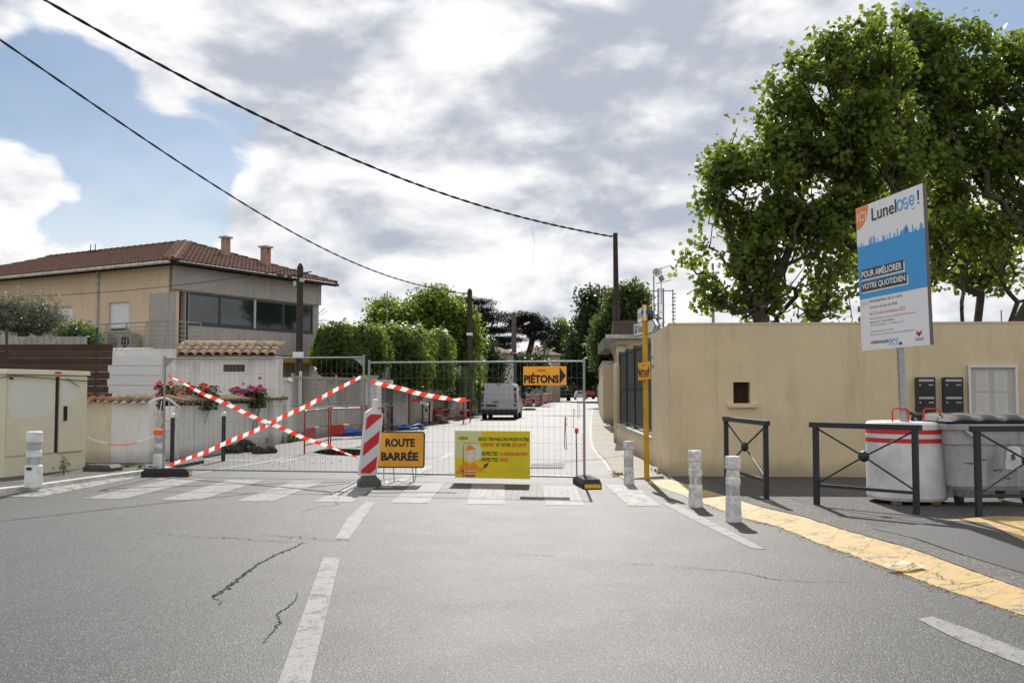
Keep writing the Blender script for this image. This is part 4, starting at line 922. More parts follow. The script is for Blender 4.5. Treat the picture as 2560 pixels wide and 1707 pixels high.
def sleeve(px, py, z, h, label, r=.11, top=None):
    p = G(px, py, z); t = thing('bollard', label, 'bollard', (p.x, p.y, z))
    mb = MB(); mb.lathe([(r * 1.08, 0), (r * 1.02, h * .38), (r * .98, h * .385), (r * .82, h * .39), (r * .82, h * .54), (r * .92, h * .545), (r * .92, h * .65), (r * .82, h * .655), (r * .82, h * .80), (r * .94, h * .81), (r * .94, h * .985), (r * .80, h)], 24); mb.build('post', m_bolw, t, smooth=False)
    for a, b in ((.40, .535), (.66, .795)): mb = MB(); mb.lathe([(r * .835, h * a), (r * .835, h * b)], 24); mb.build('reflective_band', m_band, t)
    if top: mb = MB(); mb.lathe([(r * 1.02, h * .86), (r * 1.04, h * .99), (r * .9, h * 1.01)], 20); mb.build('orange_tape', top, t)
    return t
b1 = sleeve(83, 1216, .07, .87, 'ribbed white sleeve bollard in front of the cream utility cabinet', .125)
mb = MB(); mb.box(-.05, .03, -.138, -.130, .27, .31); mb.build('sticker', m_cable, b1)
m_or = M('orange_plastic', (.85, .17, .04), .5)
b5 = sleeve(397, 1174, .0, .80, 'white bollard wrapped in orange at its top, beside the left fence foot', .11, m_or); bp5 = G(397, 1174, 0)
m_blk = M('black_bollard_paint', (.018, .02, .026), .4, .5)
for (x, y, h_, lb) in ((430, 1163, 1.1, 'black metal bollard with white cap just right of the left fence post'), (558, 1152, 1.1, 'black metal bollard with white cap further right along the garden wall')):
    p = G(x, y); t = thing('bollard', lb, 'bollard', (p.x, p.y, 0), group='black bollards by the garden wall'); mb = MB(); mb.cyl((0, 0, 0), (0, 0, h_ - .09), .045, n=16); mb.build('post', m_blk, t)
    mb = MB(); mb.lathe([(.047, h_ - .09), (.047, h_ - .01), (.03, h_)], 16); mb.build('cap', m_signw, t)
# plastic chain between cabinet and orange bollard
ca = Vector((c1_.x + .05, c1_.y - .02, 1.02)); cb = Vector((bp5.x - .05, bp5.y, .70)); ca = A(216, 1093, 18.4); cb = A(386, 1089, 19.1)
t = thing('plastic_chain', 'thin white and red plastic chain hung between the cabinet and the orange topped bollard', 'chain', ca)
nl = 46; Pc = [ca.lerp(cb, k / nl) + Vector((0, 0, -.62 * (k / nl) * (1 - k / nl))) for k in range(nl + 1)]
for j, (k0, k1, mm) in enumerate(((0, 14, m_signw), (14, 34, m_or), (34, nl, m_signw))):
    mb = MB()
    for k in range(k0, k1):
        a, b = Pc[k], Pc[k + 1]; d = (b - a).normalized(); s_ = Vector((0, 0, 1)) if k % 2 else Vector((d.y, -d.x, 0)).normalized(); L_ = (b - a).length * .62; c_ = (a + b) / 2
        mb.tube([c_ + d * (L_ * math.cos(q)) + s_ * (.018 * math.sin(q)) for q in [2 * math.pi * i / 8 for i in range(8)]], .006, 4, closed=True)
    mb.build('chain_link', mm, t, world=True, kind='stuff')
# grey plastic foot block lying by the cabinet
m_rub = M('grey_rubber', (.10, .095, .09), .75, var=(12, .4), bump=(60, .002)); m_rubd = M('dark_rubber', (.035, .03, .028), .8, var=(12, .4)); m_refy = M('yellow_reflector', (.75, .50, .02), .4)
def footblock(mat4, label, L=.72, W=.24, Hh=.13, mat=None, ends=True, name='ballast_block'):
    t = thing(name, label, 'ballast block', mat=mat4); mb = MB()
    mb.hexa([(-L / 2, -W / 2, 0), (L / 2, -W / 2, 0), (L / 2, W / 2, 0), (-L / 2, W / 2, 0)], [(-L / 2, -W / 2, Hh * .55), (L / 2, -W / 2, Hh * .55), (L / 2, W / 2, Hh * .55), (-L / 2, W / 2, Hh * .55)])
    mb.hexa([(-L / 2, -W / 2, Hh * .55), (L / 2, -W / 2, Hh * .55), (L / 2, W / 2, Hh * .55), (-L / 2, W / 2, Hh * .55)], [(-L / 2 + .07, -W / 2 + .02, Hh), (L / 2 - .07, -W / 2 + .02, Hh), (L / 2 - .07, W / 2 - .02, Hh), (-L / 2 + .07, W / 2 - .02, Hh)])
    mb.build('block', mat or m_rubd, t)
    md = bpy.data.materials.get('socket_dark') or M('socket_dark', (.01, .01, .01), .9)
    for x in (-L * .25, -L * .08, L * .08, L * .25): mb = MB(); mb.cyl((x, 0, Hh), (x, 0, Hh + .006), .035, n=10); mb.build('socket', md, t)
    if ends:
        for s_ in (-1, 1):
            mb = MB(); x = s_ * (L / 2); mb.box(min(x, x + s_ * .004), max(x, x + s_ * .004), -W / 2 + .02, W / 2 - .02, .015, Hh * .52); mb.build('reflector', m_refy, t)
    return t
q = G(257, 1176, .07); t = footblock(frame(q, (1, -.25, 0)), 'spare grey plastic fence foot lying by the cabinet against the wall', .62, .34, .12, m_rub, False)
# ---------------- mobile fence panels ----------------
m_galv = M('galvanised_tube', (.36, .37, .38), .42, .5, .55, var=(25, .3))
m_wire = M('galvanised_wire', (.22, .22, .22), .5, .5, .4)
def panel(label, P0, P1, h0, zb=.13, lean=0, wtop=.02, brackets=True):
    P0 = Vector(P0); P1 = Vector(P1); L_ = (P1 - P0).length; t = thing('mobile_fence', label, 'fence panel', mat=frame(P0, P1 - P0, (lean, 0, 1)), group='mobile mesh fence panels across the road')
    for x in (0, L_): mb = MB(); mb.cyl((x, 0, .02), (x, 0, h0 + .05), .021, n=10); mb.build('post', m_galv, t)
    for z in (zb, h0): mb = MB(); mb.cyl((.015, 0, z), (L_ - .015, 0, z), .016, n=10); mb.build('rail', m_galv, t)
    if brackets:
        for x, s_ in ((0.02, 1), (L_ - .02, -1)): mb = MB(); mb.poly([(x, -.003, h0 - .02), (x + s_ * .16, -.003, h0 - .02), (x, -.003, h0 - .16)], (0, .006, 0)); mb.build('corner_plate', m_galv, t)
    n = int(L_ / .098); mb = MB(); mb.cyl((0, .006, zb), (0, .006, h0), .0016, n=5, caps=False); w0 = mb.build('wire', m_wire, t); w0.matrix_basis = Matrix.Translation((.1, 0, 0))
    for k in range(1, n - 1): part_of(w0, 'wire', t, Matrix.Translation((.1 + k * (L_ - .12) / (n - 1), 0, 0)))
    mb = MB(); mb.cyl((.01, 0, 0), (L_ - .01, 0, 0), .0016, n=5, caps=False); w1 = mb.build('wire', m_wire, t); nz_ = 7; w1.matrix_basis = Matrix.Translation((0, .01, zb + (h0 - zb) / nz_))
    for k in range(2, nz_): part_of(w1, 'wire', t, Matrix.Translation((0, .01, zb + (h0 - zb) * k / nz_)))
    return t
L0 = Vector((XZ(413, 17.9), 17.9, 0)); L1 = Vector((XZ(910, 17.3), 17.3, 0)); R0 = Vector((XZ(923, 17.1), 17.1, 0)); R1 = Vector((XZ(1460, 16.3), 16.3, 0))
PL = panel('left galvanised mesh fence panel crossed by two red and white tapes', L0, L1, 2.18, lean=-.03)
PR = panel('right galvanised mesh fence panel carrying the yellow worker banner', R0, R1, 2.08, brackets=False)
mb = MB(); mb.box(-.04, .14, -.04, .05, 1.80, 1.86); t = tag(mb.build('fence_clamp', M('brass_clamp', (.42, .36, .16), .5, .5, .4)), 'yellowish clamp joining the two mesh fence panels', 'clamp'); t.matrix_basis = frame(L1, R0 - L1 + Vector((.1, 0, 0)))
footblock(frame(G(417, 1190), (1, .06, 0)), 'long black fence foot with yellow end under the left panel', .86, .26, .15)
q = G(1460, 1216); footblock(frame((R1.x + .02, 16.05, 0), (.12, -1, 0)), 'black fence foot with yellow reflector under the right panel end', .95, .30, .15)
# tapes: strips of alternating red and white faces
m_tr = M('red_barrier_tape', (.85, .04, .02), .35, .5); m_tw = M('white_barrier_tape', (.85, .84, .82), .35, .5)
for m_, c_ in ((m_tr, (.95, .05, .02)), (m_tw, (.95, .93, .90))):      # thin plastic film lets the sun through
    n_ = m_.node_tree; tr_ = n_.nodes.new('ShaderNodeBsdfTranslucent'); tr_.inputs[0].default_value = (*c_, 1); mx_ = n_.nodes.new('ShaderNodeMixShader'); mx_.inputs[0].default_value = .45
    n_.links.new(n_.nodes['Principled BSDF'].outputs[0], mx_.inputs[1]); n_.links.new(tr_.outputs[0], mx_.inputs[2]); n_.links.new(mx_.outputs[0], n_.nodes['Material Output'].inputs[0])
def tape(pts, label, w0=.085, per=.112, tw=None, slant=.05, name='barrier_tape'):
    pts = [Vector(p) for p in pts]; L_ = sum((b - a).length for a, b in zip(pts[:-1], pts[1:])); n = max(2, int(L_ / per)); 
    def at(s):
        s = max(0, min(L_, s))
        for a, b in zip(pts[:-1], pts[1:]):
            l = (b - a).length
            if s <= l + 1e-6: return a.lerp(b, s / l), (b - a).normalized()
            s -= l
        return pts[-1], (pts[-1] - pts[-2]).normalized()
    mb = MB(); K = 4
    def wv(f): 
        a = tw(f) if tw else 0.0
        return a
    for i in range(n):
        mb.cur = i % 2
        for k in range(K):
            q = []
            for s, e in (((i + k / K), -1), ((i + (k + 1) / K), -1), ((i + (k + 1) / K), 1), ((i + k / K), 1)):
                p, d = at(s / n * L_ + e * slant / 2); up = Vector((0, 0, 1)); nrm = d.cross(up).normalized(); ang = wv(s / n); side = (d.cross(nrm) * -math.cos(ang) + nrm * math.sin(ang)).normalized()
                q.append(p + side * (e * w0 / 2))
            mb.poly(q)
    return tag(mb.build(name, [m_tr, m_tw]), label, 'tape')
def sagline(a, b, sag, n=14, wob=.01):
    return [Vector(a).lerp(Vector(b), k / n) + Vector((0, 0, -4 * sag * (k / n) * (1 - k / n) + wob * math.sin(k * 1.7))) for k in range(n + 1)]
def onpl(px, py, P, Q, off=-.05):
    u = (px - 1280) / F; d = Q - P; s = (u * P.y - P.x) / (d.x - u * d.y); p = P + d * s; return A(px, py, p.y + off)
tw1 = lambda f: .95 * math.cos(f * math.pi) ** 6 + .15 * math.sin(f * 9)
tape(sagline(onpl(418, 938, L0, L1), onpl(893, 1142, L0, L1), .075), 'red and white tape sloping down rightwards across the left fence panel', .072, .118, tw1)
tape(sagline(onpl(423, 1163, L0, L1, -.08), onpl(903, 940, L0, L1, -.08), .09), 'red and white tape rising rightwards across the left fence panel', .072, .118, lambda f: .9 * math.cos((f) * math.pi) ** 4 + .35 * math.exp(-((f - .5) / .12) ** 2))
mb = MB(); tp3 = [onpl(x, y, R0, R1) for x, y in ((923, 953), (960, 962), (1000, 970), (1040, 982), (1080, 990), (1120, 996), (1145, 999), (1155, 1000), (1166, 997))]
tape(tp3, 'red and white tape tied across the right fence panel above the far red barriers', .078, .118, lambda f: 1.0 * math.exp(-((f) / .12) ** 2) + 1.2 * math.exp(-((f - .86) / .06) ** 2))
# ---------------- signs on the fence ----------------
m_sy = M('yellow_sign_face', (.95, .56, .06), .4, .5, var=(3, .4), col2=(.90, .52, .05)); _n = m_sy.node_tree; _t = _n.nodes.new('ShaderNodeBsdfTranslucent'); _t.inputs[0].default_value = (.95, .52, .05, 1); _m = _n.nodes.new('ShaderNodeMixShader'); _m.inputs[0].default_value = .30   # thin plastic board glowing against the sun
_n.links.new(_n.nodes['Principled BSDF'].outputs[0], _m.inputs[1]); _n.links.new(_t.outputs[0], _m.inputs[2]); _n.links.new(_m.outputs[0], _n.nodes['Material Output'].inputs[0])
m_alus = M('sign_back_alu', (.45, .45, .45), .4, .5, .6)
def board(t, w_, h_, face, th=.012, back=None):
    mb = MB(); mb.box(0, w_, 0, th, 0, h_); o = mb.build('board', back or face, t); return o
def fr_on(pxl, pyb, pxr, pyt, P, Q, off):
    a = onpl(pxl, pyb, P, Q, off); b = onpl(pxr, pyb, P, Q, off); c_ = onpl(pxl, pyt, P, Q, off); b.z = a.z
    return frame(a, b - a), (b - a).length, c_.z - a.z
m_, w_, h_ = fr_on(1308, 962.5, 1416, 916, R0, R1, -.05)
t = thing('pedestrian_sign', 'yellow PIÉTONS sign with a black right arrow hanging high on the right fence panel', 'sign', mat=m_); board(t, w_, h_, m_sy)
txt(t, 'PIÉTONS', w_ * .02, h_ * .10, w_ * .81, h_ * .55, m_ink, bold=.045)
mb = MB(); mb.poly([(w_ * .845, -.004, h_ * .05), (w_ * .985, -.004, h_ * .50), (w_ * .845, -.004, h_ * .95)]); mb.build('arrow', m_ink, t)
txt(t, 'COLAS', w_ * .33, h_ * .74, w_ * .19, h_ * .10, m_ink, bold=.03); mb = MB(); mb.box(w_ * .43, w_ * .60, -.005, -.003, h_ * .66, h_ * .68); mb.build('fine_print', m_red, t)
m_sy2 = M('banner_yellow', (.72, .56, .015), .55, .3); m_pale = M('banner_pale_green', (.62, .64, .30), .55, .3); m_pale2 = M('banner_pale_mint', (.66, .72, .50), .55)
m_, w_, h_ = fr_on(1137, 1193.5, 1325, 1076, R0, R1, -.06)
t = thing('safety_banner', 'yellow banner with a helmeted worker drawing asking drivers for respect', 'banner', mat=m_); board(t, w_, h_, m_sy2, .008)
def pl2(name, mat, pts, y):
    mb = MB(); mb.poly([(w_ * u, y, h_ * v) for u, v in pts]); return mb.build(name, mat, t)
pl2('pale_glow', m_pale, [(0.002, .55), (.002, .998), (.38, .998), (.30, .80), (.36, .62), (.34, .40), (.20, .36), (.02, .45)], -.001)
pl2('pale_glow', m_pale2, [(.16, .42), (.15, .66), (.20, .73), (.30, .70), (.37, .60), (.36, .46), (.30, .38)], -.0015)
m_sil2 = M('banner_shade_yellow', (.66, .52, .02), .55)
pl2('digger_silhouette', m_sil2, [(.52, .14), (.56, .20), (.64, .22), (.72, .16), (.74, .30), (.71, .46), (.745, .47), (.78, .32), (.80, .24), (.83, .24), (.83, .40), (.93, .40), (.94, .26), (.99, .20), (.99, .14)], -.001)
mb = MB(); mb.poly([(w_ * u, -.002, h_ * v) for u, v in ((.015, .84), (.11, .895), (.205, .84), (.11, .785))]); mb.build('logo_diamond', m_sy2, t)
txt(t, 'COLAS', w_ * .055, h_ * .815, w_ * .12, h_ * .055, m_ink, bold=.03)
txt(t, 'Midi Méditerranée', w_ * .12, h_ * .728, w_ * .17, h_ * .022, m_ink)
m_redi = M('banner_red_ink', (.62, .03, .03), .5)
Y_ = -.004
txt(t, 'NOUS TRAVAILLONS POUR VOTRE', w_ * .315, h_ * .79, w_ * .675, h_ * .075, m_ink, shear=.25, bold=.02)
txt(t, 'CONFORT', w_ * .35, h_ * .67, w_ * .19, h_ * .075, m_redi, shear=.25, bold=.02); txt(t, 'ET VOTRE', w_ * .555, h_ * .67, w_ * .195, h_ * .075, m_ink, shear=.25, bold=.02); txt(t, 'SÉCURITÉ', w_ * .76, h_ * .67, w_ * .195, h_ * .095, m_redi, shear=.25, bold=.02)
txt(t, '. RESPECTEZ', w_ * .335, h_ * .485, w_ * .25, h_ * .075, m_ink, shear=.25, bold=.02); txt(t, 'LA SIGNALISATION', w_ * .60, h_ * .485, w_ * .37, h_ * .075, m_redi, shear=.25, bold=.02)
txt(t, '. RESPECTEZ', w_ * .335, h_ * .36, w_ * .25, h_ * .075, m_ink, shear=.25, bold=.02); txt(t, 'NOUS', w_ * .60, h_ * .36, w_ * .115, h_ * .075, m_redi, shear=.25, bold=.02)
m_skin = M('banner_skin', (.78, .62, .52), .55); m_ora = M('banner_orange', (.80, .26, .03), .55); m_orad = M('banner_dark_orange', (.55, .10, .04), .55); m_glv = M('banner_dark_glove', (.08, .08, .05), .55)
pl2('drawing_staff', m_glv, [(.108, .02), (.12, .02), (.118, .70), (.11, .70)], -.002)
pl2('drawing_face', m_skin, [(.155, .34), (.25, .34), (.245, .40), (.262, .41), (.268, .47), (.285, .475), (.268, .54), (.265, .60), (.165, .62), (.16, .50), (.175, .42)], -.003)
pl2('drawing_nose', m_ink, [(.262, .56), (.267, .56), (.288, .472), (.272, .466), (.272, .472), (.282, .475)], -.0036)
pl2('drawing_eye', m_ink, [(.236, .525), (.242, .525), (.242, .545), (.236, .545)], -.0038); pl2('drawing_mouth', m_ink, [(.235, .405), (.262, .415), (.262, .42), (.235, .411)], -.0038); pl2('drawing_ear', m_glv, [(.172, .52), (.182, .50), (.186, .54), (.178, .55)], -.0038)
pl2('drawing_helmet', m_ora, [(.145, .57), (.148, .615), (.158, .66), (.185, .695), (.215, .70), (.24, .675), (.255, .63), (.295, .61), (.29, .595), (.24, .60), (.19, .585)], -.0045)
pl2('drawing_jacket', m_ora, [(.13, .02), (.13, .31), (.16, .35), (.20, .25), (.25, .35), (.28, .30), (.34, .20), (.385, .235), (.40, .20), (.345, .12), (.28, .19), (.275, .02)], -.0033)
pl2('drawing_sleeve', m_ora, [(.14, .32), (.10, .30), (.02, .12), (.015, .07), (.06, .08), (.115, .12), (.115, .155), (.075, .13), (.12, .22)], -.0035)
pl2('drawing_vest', m_orad, [(.135, .02), (.135, .16), (.27, .16), (.27, .02)], -.0040)
for a, b in ((.075, .095), (.13, .15)): pl2('drawing_stripe', m_pale2, [(.135, a), (.27, a + .01), (.27, b + .01), (.135, b)], -.0046)
pl2('drawing_glove', m_glv, [(.38, .22), (.40, .30), (.425, .31), (.455, .345), (.45, .31), (.445, .27), (.41, .215)], -.0042); pl2('drawing_glove', m_glv, [(.08, .13), (.11, .17), (.125, .15), (.105, .11)], -.0048)
# ---- ROUTE BARREE sign on its wire legs ----
Yr = 16.45; a = A(938, 1169, Yr); b = A(1062, 1169, Yr); ht = A(1000, 1078, Yr).z - a.z; a.z = b.z = A(1000, 1169, Yr).z
m_ = frame(a, (b - a) + Vector((0, -.05, 0)), (.02, .06, 1)); w_ = (b - a).length; h_ = ht; z0_ = a.z
t = thing('road_closed_sign', 'black framed amber ROUTE BARRÉE sign standing on bent wire legs', 'sign', mat=m_)
def rrect(w_, h_, r, ins=0, y=0):
    pts = []
    for cx, cz, a0 in ((w_ - r, h_ - r, 0), (r, h_ - r, 90), (r, r, 180), (w_ - r, r, 270)):
        for k in range(6): an = math.radians(a0 + k * 18); pts.append((cx + (r - ins) * math.cos(an), y, cz + (r - ins) * math.sin(an)))
    return pts
mb = MB(); mb.poly(rrect(w_, h_, .05)[::-1], (0, .03, 0)); mb.build('board', m_ink, t)
m_amb = M('amber_sign_face', (.80, .36, .008), .35, .5, var=(4, .4), col2=(.66, .29, .005))
mb = MB(); mb.poly(rrect(w_, h_, .05, .022, -.002)); mb.build('sign_face', m_amb, t)
txt(t, 'ROUTE', w_ * .20, h_ * .575, w_ * .60, h_ * .23, m_ink, y=-.005, bold=.045); txt(t, 'BARRÉE', w_ * .115, h_ * .20, w_ * .76, h_ * .285, m_ink, y=-.005, bold=.045)
mb = MB(); zg = -z0_ + .01
mb.tube([(w_ * .17, .03, .1), (w_ * .17, .02, zg + .09), (w_ * .20, .0, zg + .03), (w_ * .30, -.02, zg), (w_ * .50, -.02, zg + .05), (w_ * .68, -.02, zg), (w_ * .80, .0, zg + .03), (w_ * .82, .02, zg + .09), (w_ * .82, .03, .1)], .008, 6)
mb.tube([(w_ * .3, .03, h_ * .8), (w_ * .3, .45, zg)], .008, 6); mb.tube([(w_ * .7, .03, h_ * .8), (w_ * .7, .45, zg)], .008, 6); mb.build('wire_stand', m_galv, t)
for u, v in ((.36, .86), (.62, .86), (.28, .50), (.66, .50), (.5, .1)): mb = MB(); mb.cyl((w_ * u, -.006, h_ * v), (w_ * u, -.003, h_ * v), .006, n=6); mb.build('rivet', m_alus, t)
# ---- red and white guide panel ----
P = [Vector(v) for v in ([-2.47, 15.885, 1.283], [-2.195, 16.031, 1.261], [-2.259, 16.115, 0.163], [-2.534, 15.969, 0.186])]
Ug = P[2] - P[3]; Vg = P[0] - P[3]; gw_, gh_ = Ug.length, Vg.length
t = thing('lane_divider_board', 'leaning red and white striped plastic guide panel on a grey foot', 'guide panel', mat=frame(P[3], Ug, Vg))
mb = MB(); mb.poly([(0, 0, 0), (gw_, 0, 0), (gw_, 0, gh_ - .06), (gw_ * .62, 0, gh_ + .03), (gw_ * .62, 0, gh_ + .17), (gw_ * .38, 0, gh_ + .17), (gw_ * .38, 0, gh_ + .03), (0, 0, gh_ - .06)], (0, .06, 0)); mb.build('body', m_bolw, t)
i0, i1, j0, j1 = .03, gw_ - .03, .04, gh_ - .075; H_ = j1 - j0; m_wr = M('white_reflective', (.66, .67, .66), .45)
mb = MB(); mb.poly([(i0, -.002, j0), (i1, -.002, j0), (i1, -.002, j1), (i0, -.002, j1)]); mb.build('reflective_sheet', m_wr, t)
s_ = (i1 - i0) * .95
def stripe(zb_, ht_):                      # slanted stripe rising to the right, clipped to the sheet
    pts = [(i0, zb_), (i1, zb_ + s_), (i1, zb_ + s_ + ht_), (i0, zb_ + ht_)]
    out = []
    def clip(ps, f):
        o_ = []
        for k in range(len(ps)):
            p, q = ps[k - 1], ps[k]; fp, fq = f(p), f(q)
            if fp >= 0: 
                if not o_ or o_[-1] != p: o_.append(p)
            if (fp >= 0) != (fq >= 0): r_ = fp / (fp - fq); o_.append((p[0] + (q[0] - p[0]) * r_, p[1] + (q[1] - p[1]) * r_))
            if fq >= 0: o_.append(q)
        c_ = []
        for p in o_:
            if not c_ or abs(p[0] - c_[-1][0]) + abs(p[1] - c_[-1][1]) > 1e-5: c_.append(p)
        if len(c_) > 1 and abs(c_[0][0] - c_[-1][0]) + abs(c_[0][1] - c_[-1][1]) < 1e-5: c_.pop()
        return c_
    pts = clip(pts, lambda p: p[1] - j0)
    if len(pts) > 2: pts = clip(pts, lambda p: j1 - p[1])
    if len(pts) > 2: mb = MB(); mb.poly([(x, -.004, z) for x, z in pts]); mb.build('red_stripe', m_red, t)
for k in (-.16, .28, .72): stripe(j0 + H_ * k, H_ * .215)
footblock(frame((-2.52 + .15, 16.02, 0), (1, .3, 0)), 'grey rubber foot block under the red and white guide panel', .36, .30, .17, m_rub, False)
# ---------------- Lunel project sign with concrete ballast ----------------
Q = [Vector(v) for v in ([5.114, 14.344, 4.288], [5.363, 12.586, 4.297], [5.435, 12.456, 2.184], [5.186, 14.214, 2.174])]
m_ = frame(Q[3], Q[2] - Q[3], Q[0] - Q[3]); w_, h_ = (Q[2] - Q[3]).length, (Q[0] - Q[3]).length
m_pan = M('white_panel', (.82, .82, .85), .45, .4); m_blue = M('panel_blue', (.035, .31, .70), .5); m_blue2 = M('panel_light_blue', (.07, .40, .80), .5); m_blk2 = M('panel_black', (.03, .03, .035), .5); m_oran = M('panel_orange', (.80, .25, .07), .5); m_gr = M('panel_grey_ink', (.16, .16, .17), .5)
t = thing('project_sign', 'tall white and blue street works information sign "ICI Lunel ose!" on a leaning metal pole', 'sign', mat=m_)
mb = MB(); mb.box(0, w_, 0, .035, 0, h_); mb.build('board', [m_pan], t)
mb = MB(); mb.box(w_ + .0005, w_ + .012, -.004, .04, 0, h_); mb.build('edge_trim', M('brownish_trim', (.16, .12, .11), .5), t)
# axes on the sign: u 0..1 across, v 0..1 up
def sgp(name, mat, pts, y=-.002): mb = MB(); mb.poly([(w_ * u, y, h_ * v) for u, v in pts]); return mb.build(name, mat, t)
sgp('orange_corner', m_oran, [(.0, .998), (.205, .998)] + [(.205 * math.cos(a), 1 - .002 - .155 * math.sin(a)) for a in [k * math.pi / 20 for k in range(1, 10)]] + [(0, .845)])
txt(t, 'ICI', w_ * .022, h_ * .90, w_ * .145, h_ * .062, m_pan, y=-.005)
txt(t, 'L', w_ * .255, h_ * .875, w_ * .085, h_ * .085, m_blk2, y=-.005, bold=.01); txt(t, 'unel', w_ * .345, h_ * .875, w_ * .285, h_ * .088, m_blk2, y=-.005, bold=.01)
def ring(cx, cz, r, th, a0=0, a1=360, n=22):
    mb = MB(); a0, a1 = math.radians(a0), math.radians(a1); P_ = [(cx + rr * math.cos(a0 + (a1 - a0) * k / n), cz + rr * math.sin(a0 + (a1 - a0) * k / n)) for rr in (r - th / 2, r + th / 2) for k in range(n + 1)]
    mb.add([(x, -.005, z) for x, z in P_], [(k, k + 1, n + 1 + k + 1, n + 1 + k) for k in range(n)]); return mb
cz = h_ * .915
ring(w_ * .68, cz, .068, .026).build('logo_letter', m_blue2, t); ring(w_ * .755, cz + .03, .04, .024, 20, 270).build('logo_letter', m_blue2, t); ring(w_ * .765, cz - .035, .04, .024, -160, 90).build('logo_letter', m_blue2, t)
ring(w_ * .845, cz + .01, .058, .024, 0, 320).build('logo_letter', m_blue2, t); sgp('logo_letter', m_blue2, [(.815, .912), (.88, .912), (.88, .922), (.815, .922)], -.0052)
ring(w_ * .86, cz - .085, .03, .012, 200, 340).build('logo_smile', m_oran, t)
sgp('exclamation_mark', m_blk2, [(.925, .905), (.943, .905), (.948, .968), (.922, .968)]); sgp('exclamation_mark', m_blk2, [(.924, .882), (.944, .882), (.944, .893), (.924, .893)])
V0, V1 = .357, .722
sgp('blue_field', m_blue, [(0, V0), (1, V0), (1, V1), (0, V1)])
nst = 34; mb = MB()                       # fine diagonal pinstripes of the print
for k in range(-12, nst):
    u0 = k * .034; du = .36; lo_, hi_ = 0, 1
    def cl(u, v): return (w_ * u, -.003, h_ * v)
    pts = [(u0, V0), (u0 + .015, V0), (u0 + .015 + du, V1), (u0 + du, V1)]
    if pts[3][0] <= 0 or pts[0][0] >= 1: continue
    def cut(ps):
        out = []
        for (x, v) in ps: out.append((x, v))
        return out
    res = []
    for (xa, va), (xb, vb) in ((pts[0], pts[3]), (pts[1], pts[2])):
        ta = max(0, (0 - xa) / (xb - xa)); tb = min(1, (1 - xa) / (xb - xa)); res.append(((xa + (xb - xa) * ta, va + (vb - va) * ta), (xa + (xb - xa) * tb, va + (vb - va) * tb)))
    mb.poly([cl(*res[0][0]), cl(*res[1][0]), cl(*res[1][1]), cl(*res[0][1])])
mb.build('pinstripes', m_blue2, t)
rs = random.Random(5); mb = MB()          # little skyline along the top of the blue field
for u, du, hh in ((.01, .02, .02), (.05, .03, .03), (.10, .015, .02), (.19, .03, .045), (.225, .02, .06), (.255, .035, .055), (.30, .012, .03), (.33, .012, .03), (.40, .045, .035), (.47, .012, .03), (.51, .018, .05), (.57, .025, .03), (.62, .02, .055), (.66, .05, .03), (.70, .09, .045), (.735, .04, .06), (.83, .02, .05), (.86, .03, .02), (.93, .05, .04)):
    mb.poly([(w_ * u, -.0016, h_ * (V1 - .001)), (w_ * (u + du), -.0016, h_ * (V1 - .001)), (w_ * (u + du * .9), -.0016, h_ * (V1 + hh * .75)), (w_ * (u + du / 2), -.0016, h_ * (V1 + hh)), (w_ * (u + du * .1), -.0016, h_ * (V1 + hh * .75))])
mb.build('skyline_print', m_blue2, t)
for (v0, uw, s_) in ((.495, .66, 'POUR AMÉLIORER'), (.408, .70, 'VOTRE QUOTIDIEN')):
    sgp('white_shadow_bar', m_pan, [(.05, v0 - .012), (uw + .05, v0 - .012), (uw + .05, v0 + .05), (.05, v0 + .05)], -.0045); sgp('black_bar', m_blk2, [(.045, v0 - .003), (uw + .035, v0 - .003), (uw + .035, v0 + .064), (.045, v0 + .064)], -.006)
    txt(t, s_, w_ * .06, h_ * (v0 + .008), w_ * (uw - .045), h_ * (.047 if 'P' == s_[0] else .046) * (1.2 if 'É' in s_ else 1), m_pan, y=-.009, bold=.022)
for k in range(4): sgp('chevron', m_oran, [(.015 + k * .03, .31), (.035 + k * .03, .325), (.015 + k * .03, .34), (.022 + k * .03, .34), (.043 + k * .03, .325), (.022 + k * .03, .31)][::-1])
txt(t, 'Aménagement de la voirie', w_ * .155, h_ * .318, w_ * .50, h_ * .028, m_gr, y=-.004); txt(t, 'Chemin du Jeu de Mail', w_ * .155, h_ * .277, w_ * .42, h_ * .024, m_gr, y=-.004)
txt(t, 'du 25 avril à novembre 2022', w_ * .155, h_ * .237, w_ * .53, h_ * .025, m_oran, y=-.004)
for k, (s_, ww) in enumerate((("Maîtrise d'ouvrage : Services Techniques de la Ville de Lunel", .67), ("Maître d'œuvre : Cabinet MERLIN", .36), ("Coût total de l'opération : 1 197 000 euros TTC", .50))): txt(t, s_, w_ * .155, h_ * (.205 - k * .023), w_ * ww, h_ * .014, m_gr, y=-.004)
for k, (s_, ww) in enumerate((("Maîtrise d'ouvrage : Ville de Lunel", .36), ("Maître d'œuvre : Services Techniques de la Ville de Lunel", .64))): txt(t, s_, w_ * .155, h_ * (.118 - k * .023), w_ * ww, h_ * .014, m_gr, y=-.004)
txt(t, 'métamorph', w_ * .155, h_ * .033, w_ * .27, h_ * .034, m_blk2, y=-.004, bold=.01)
for k in range(3): ring(w_ * (.455 + k * .048), h_ * .048, .028, .013, 0, (360, 250, 310)[k]).build('logo_letter', m_blue2, t)
sgp('blue_underline', m_blue2, [(.43, .022), (.59, .022), (.59, .026), (.43, .026)]); sgp('small_mark', m_blk2, [(.58, .018), (.62, .018), (.62, .035), (.58, .035)])
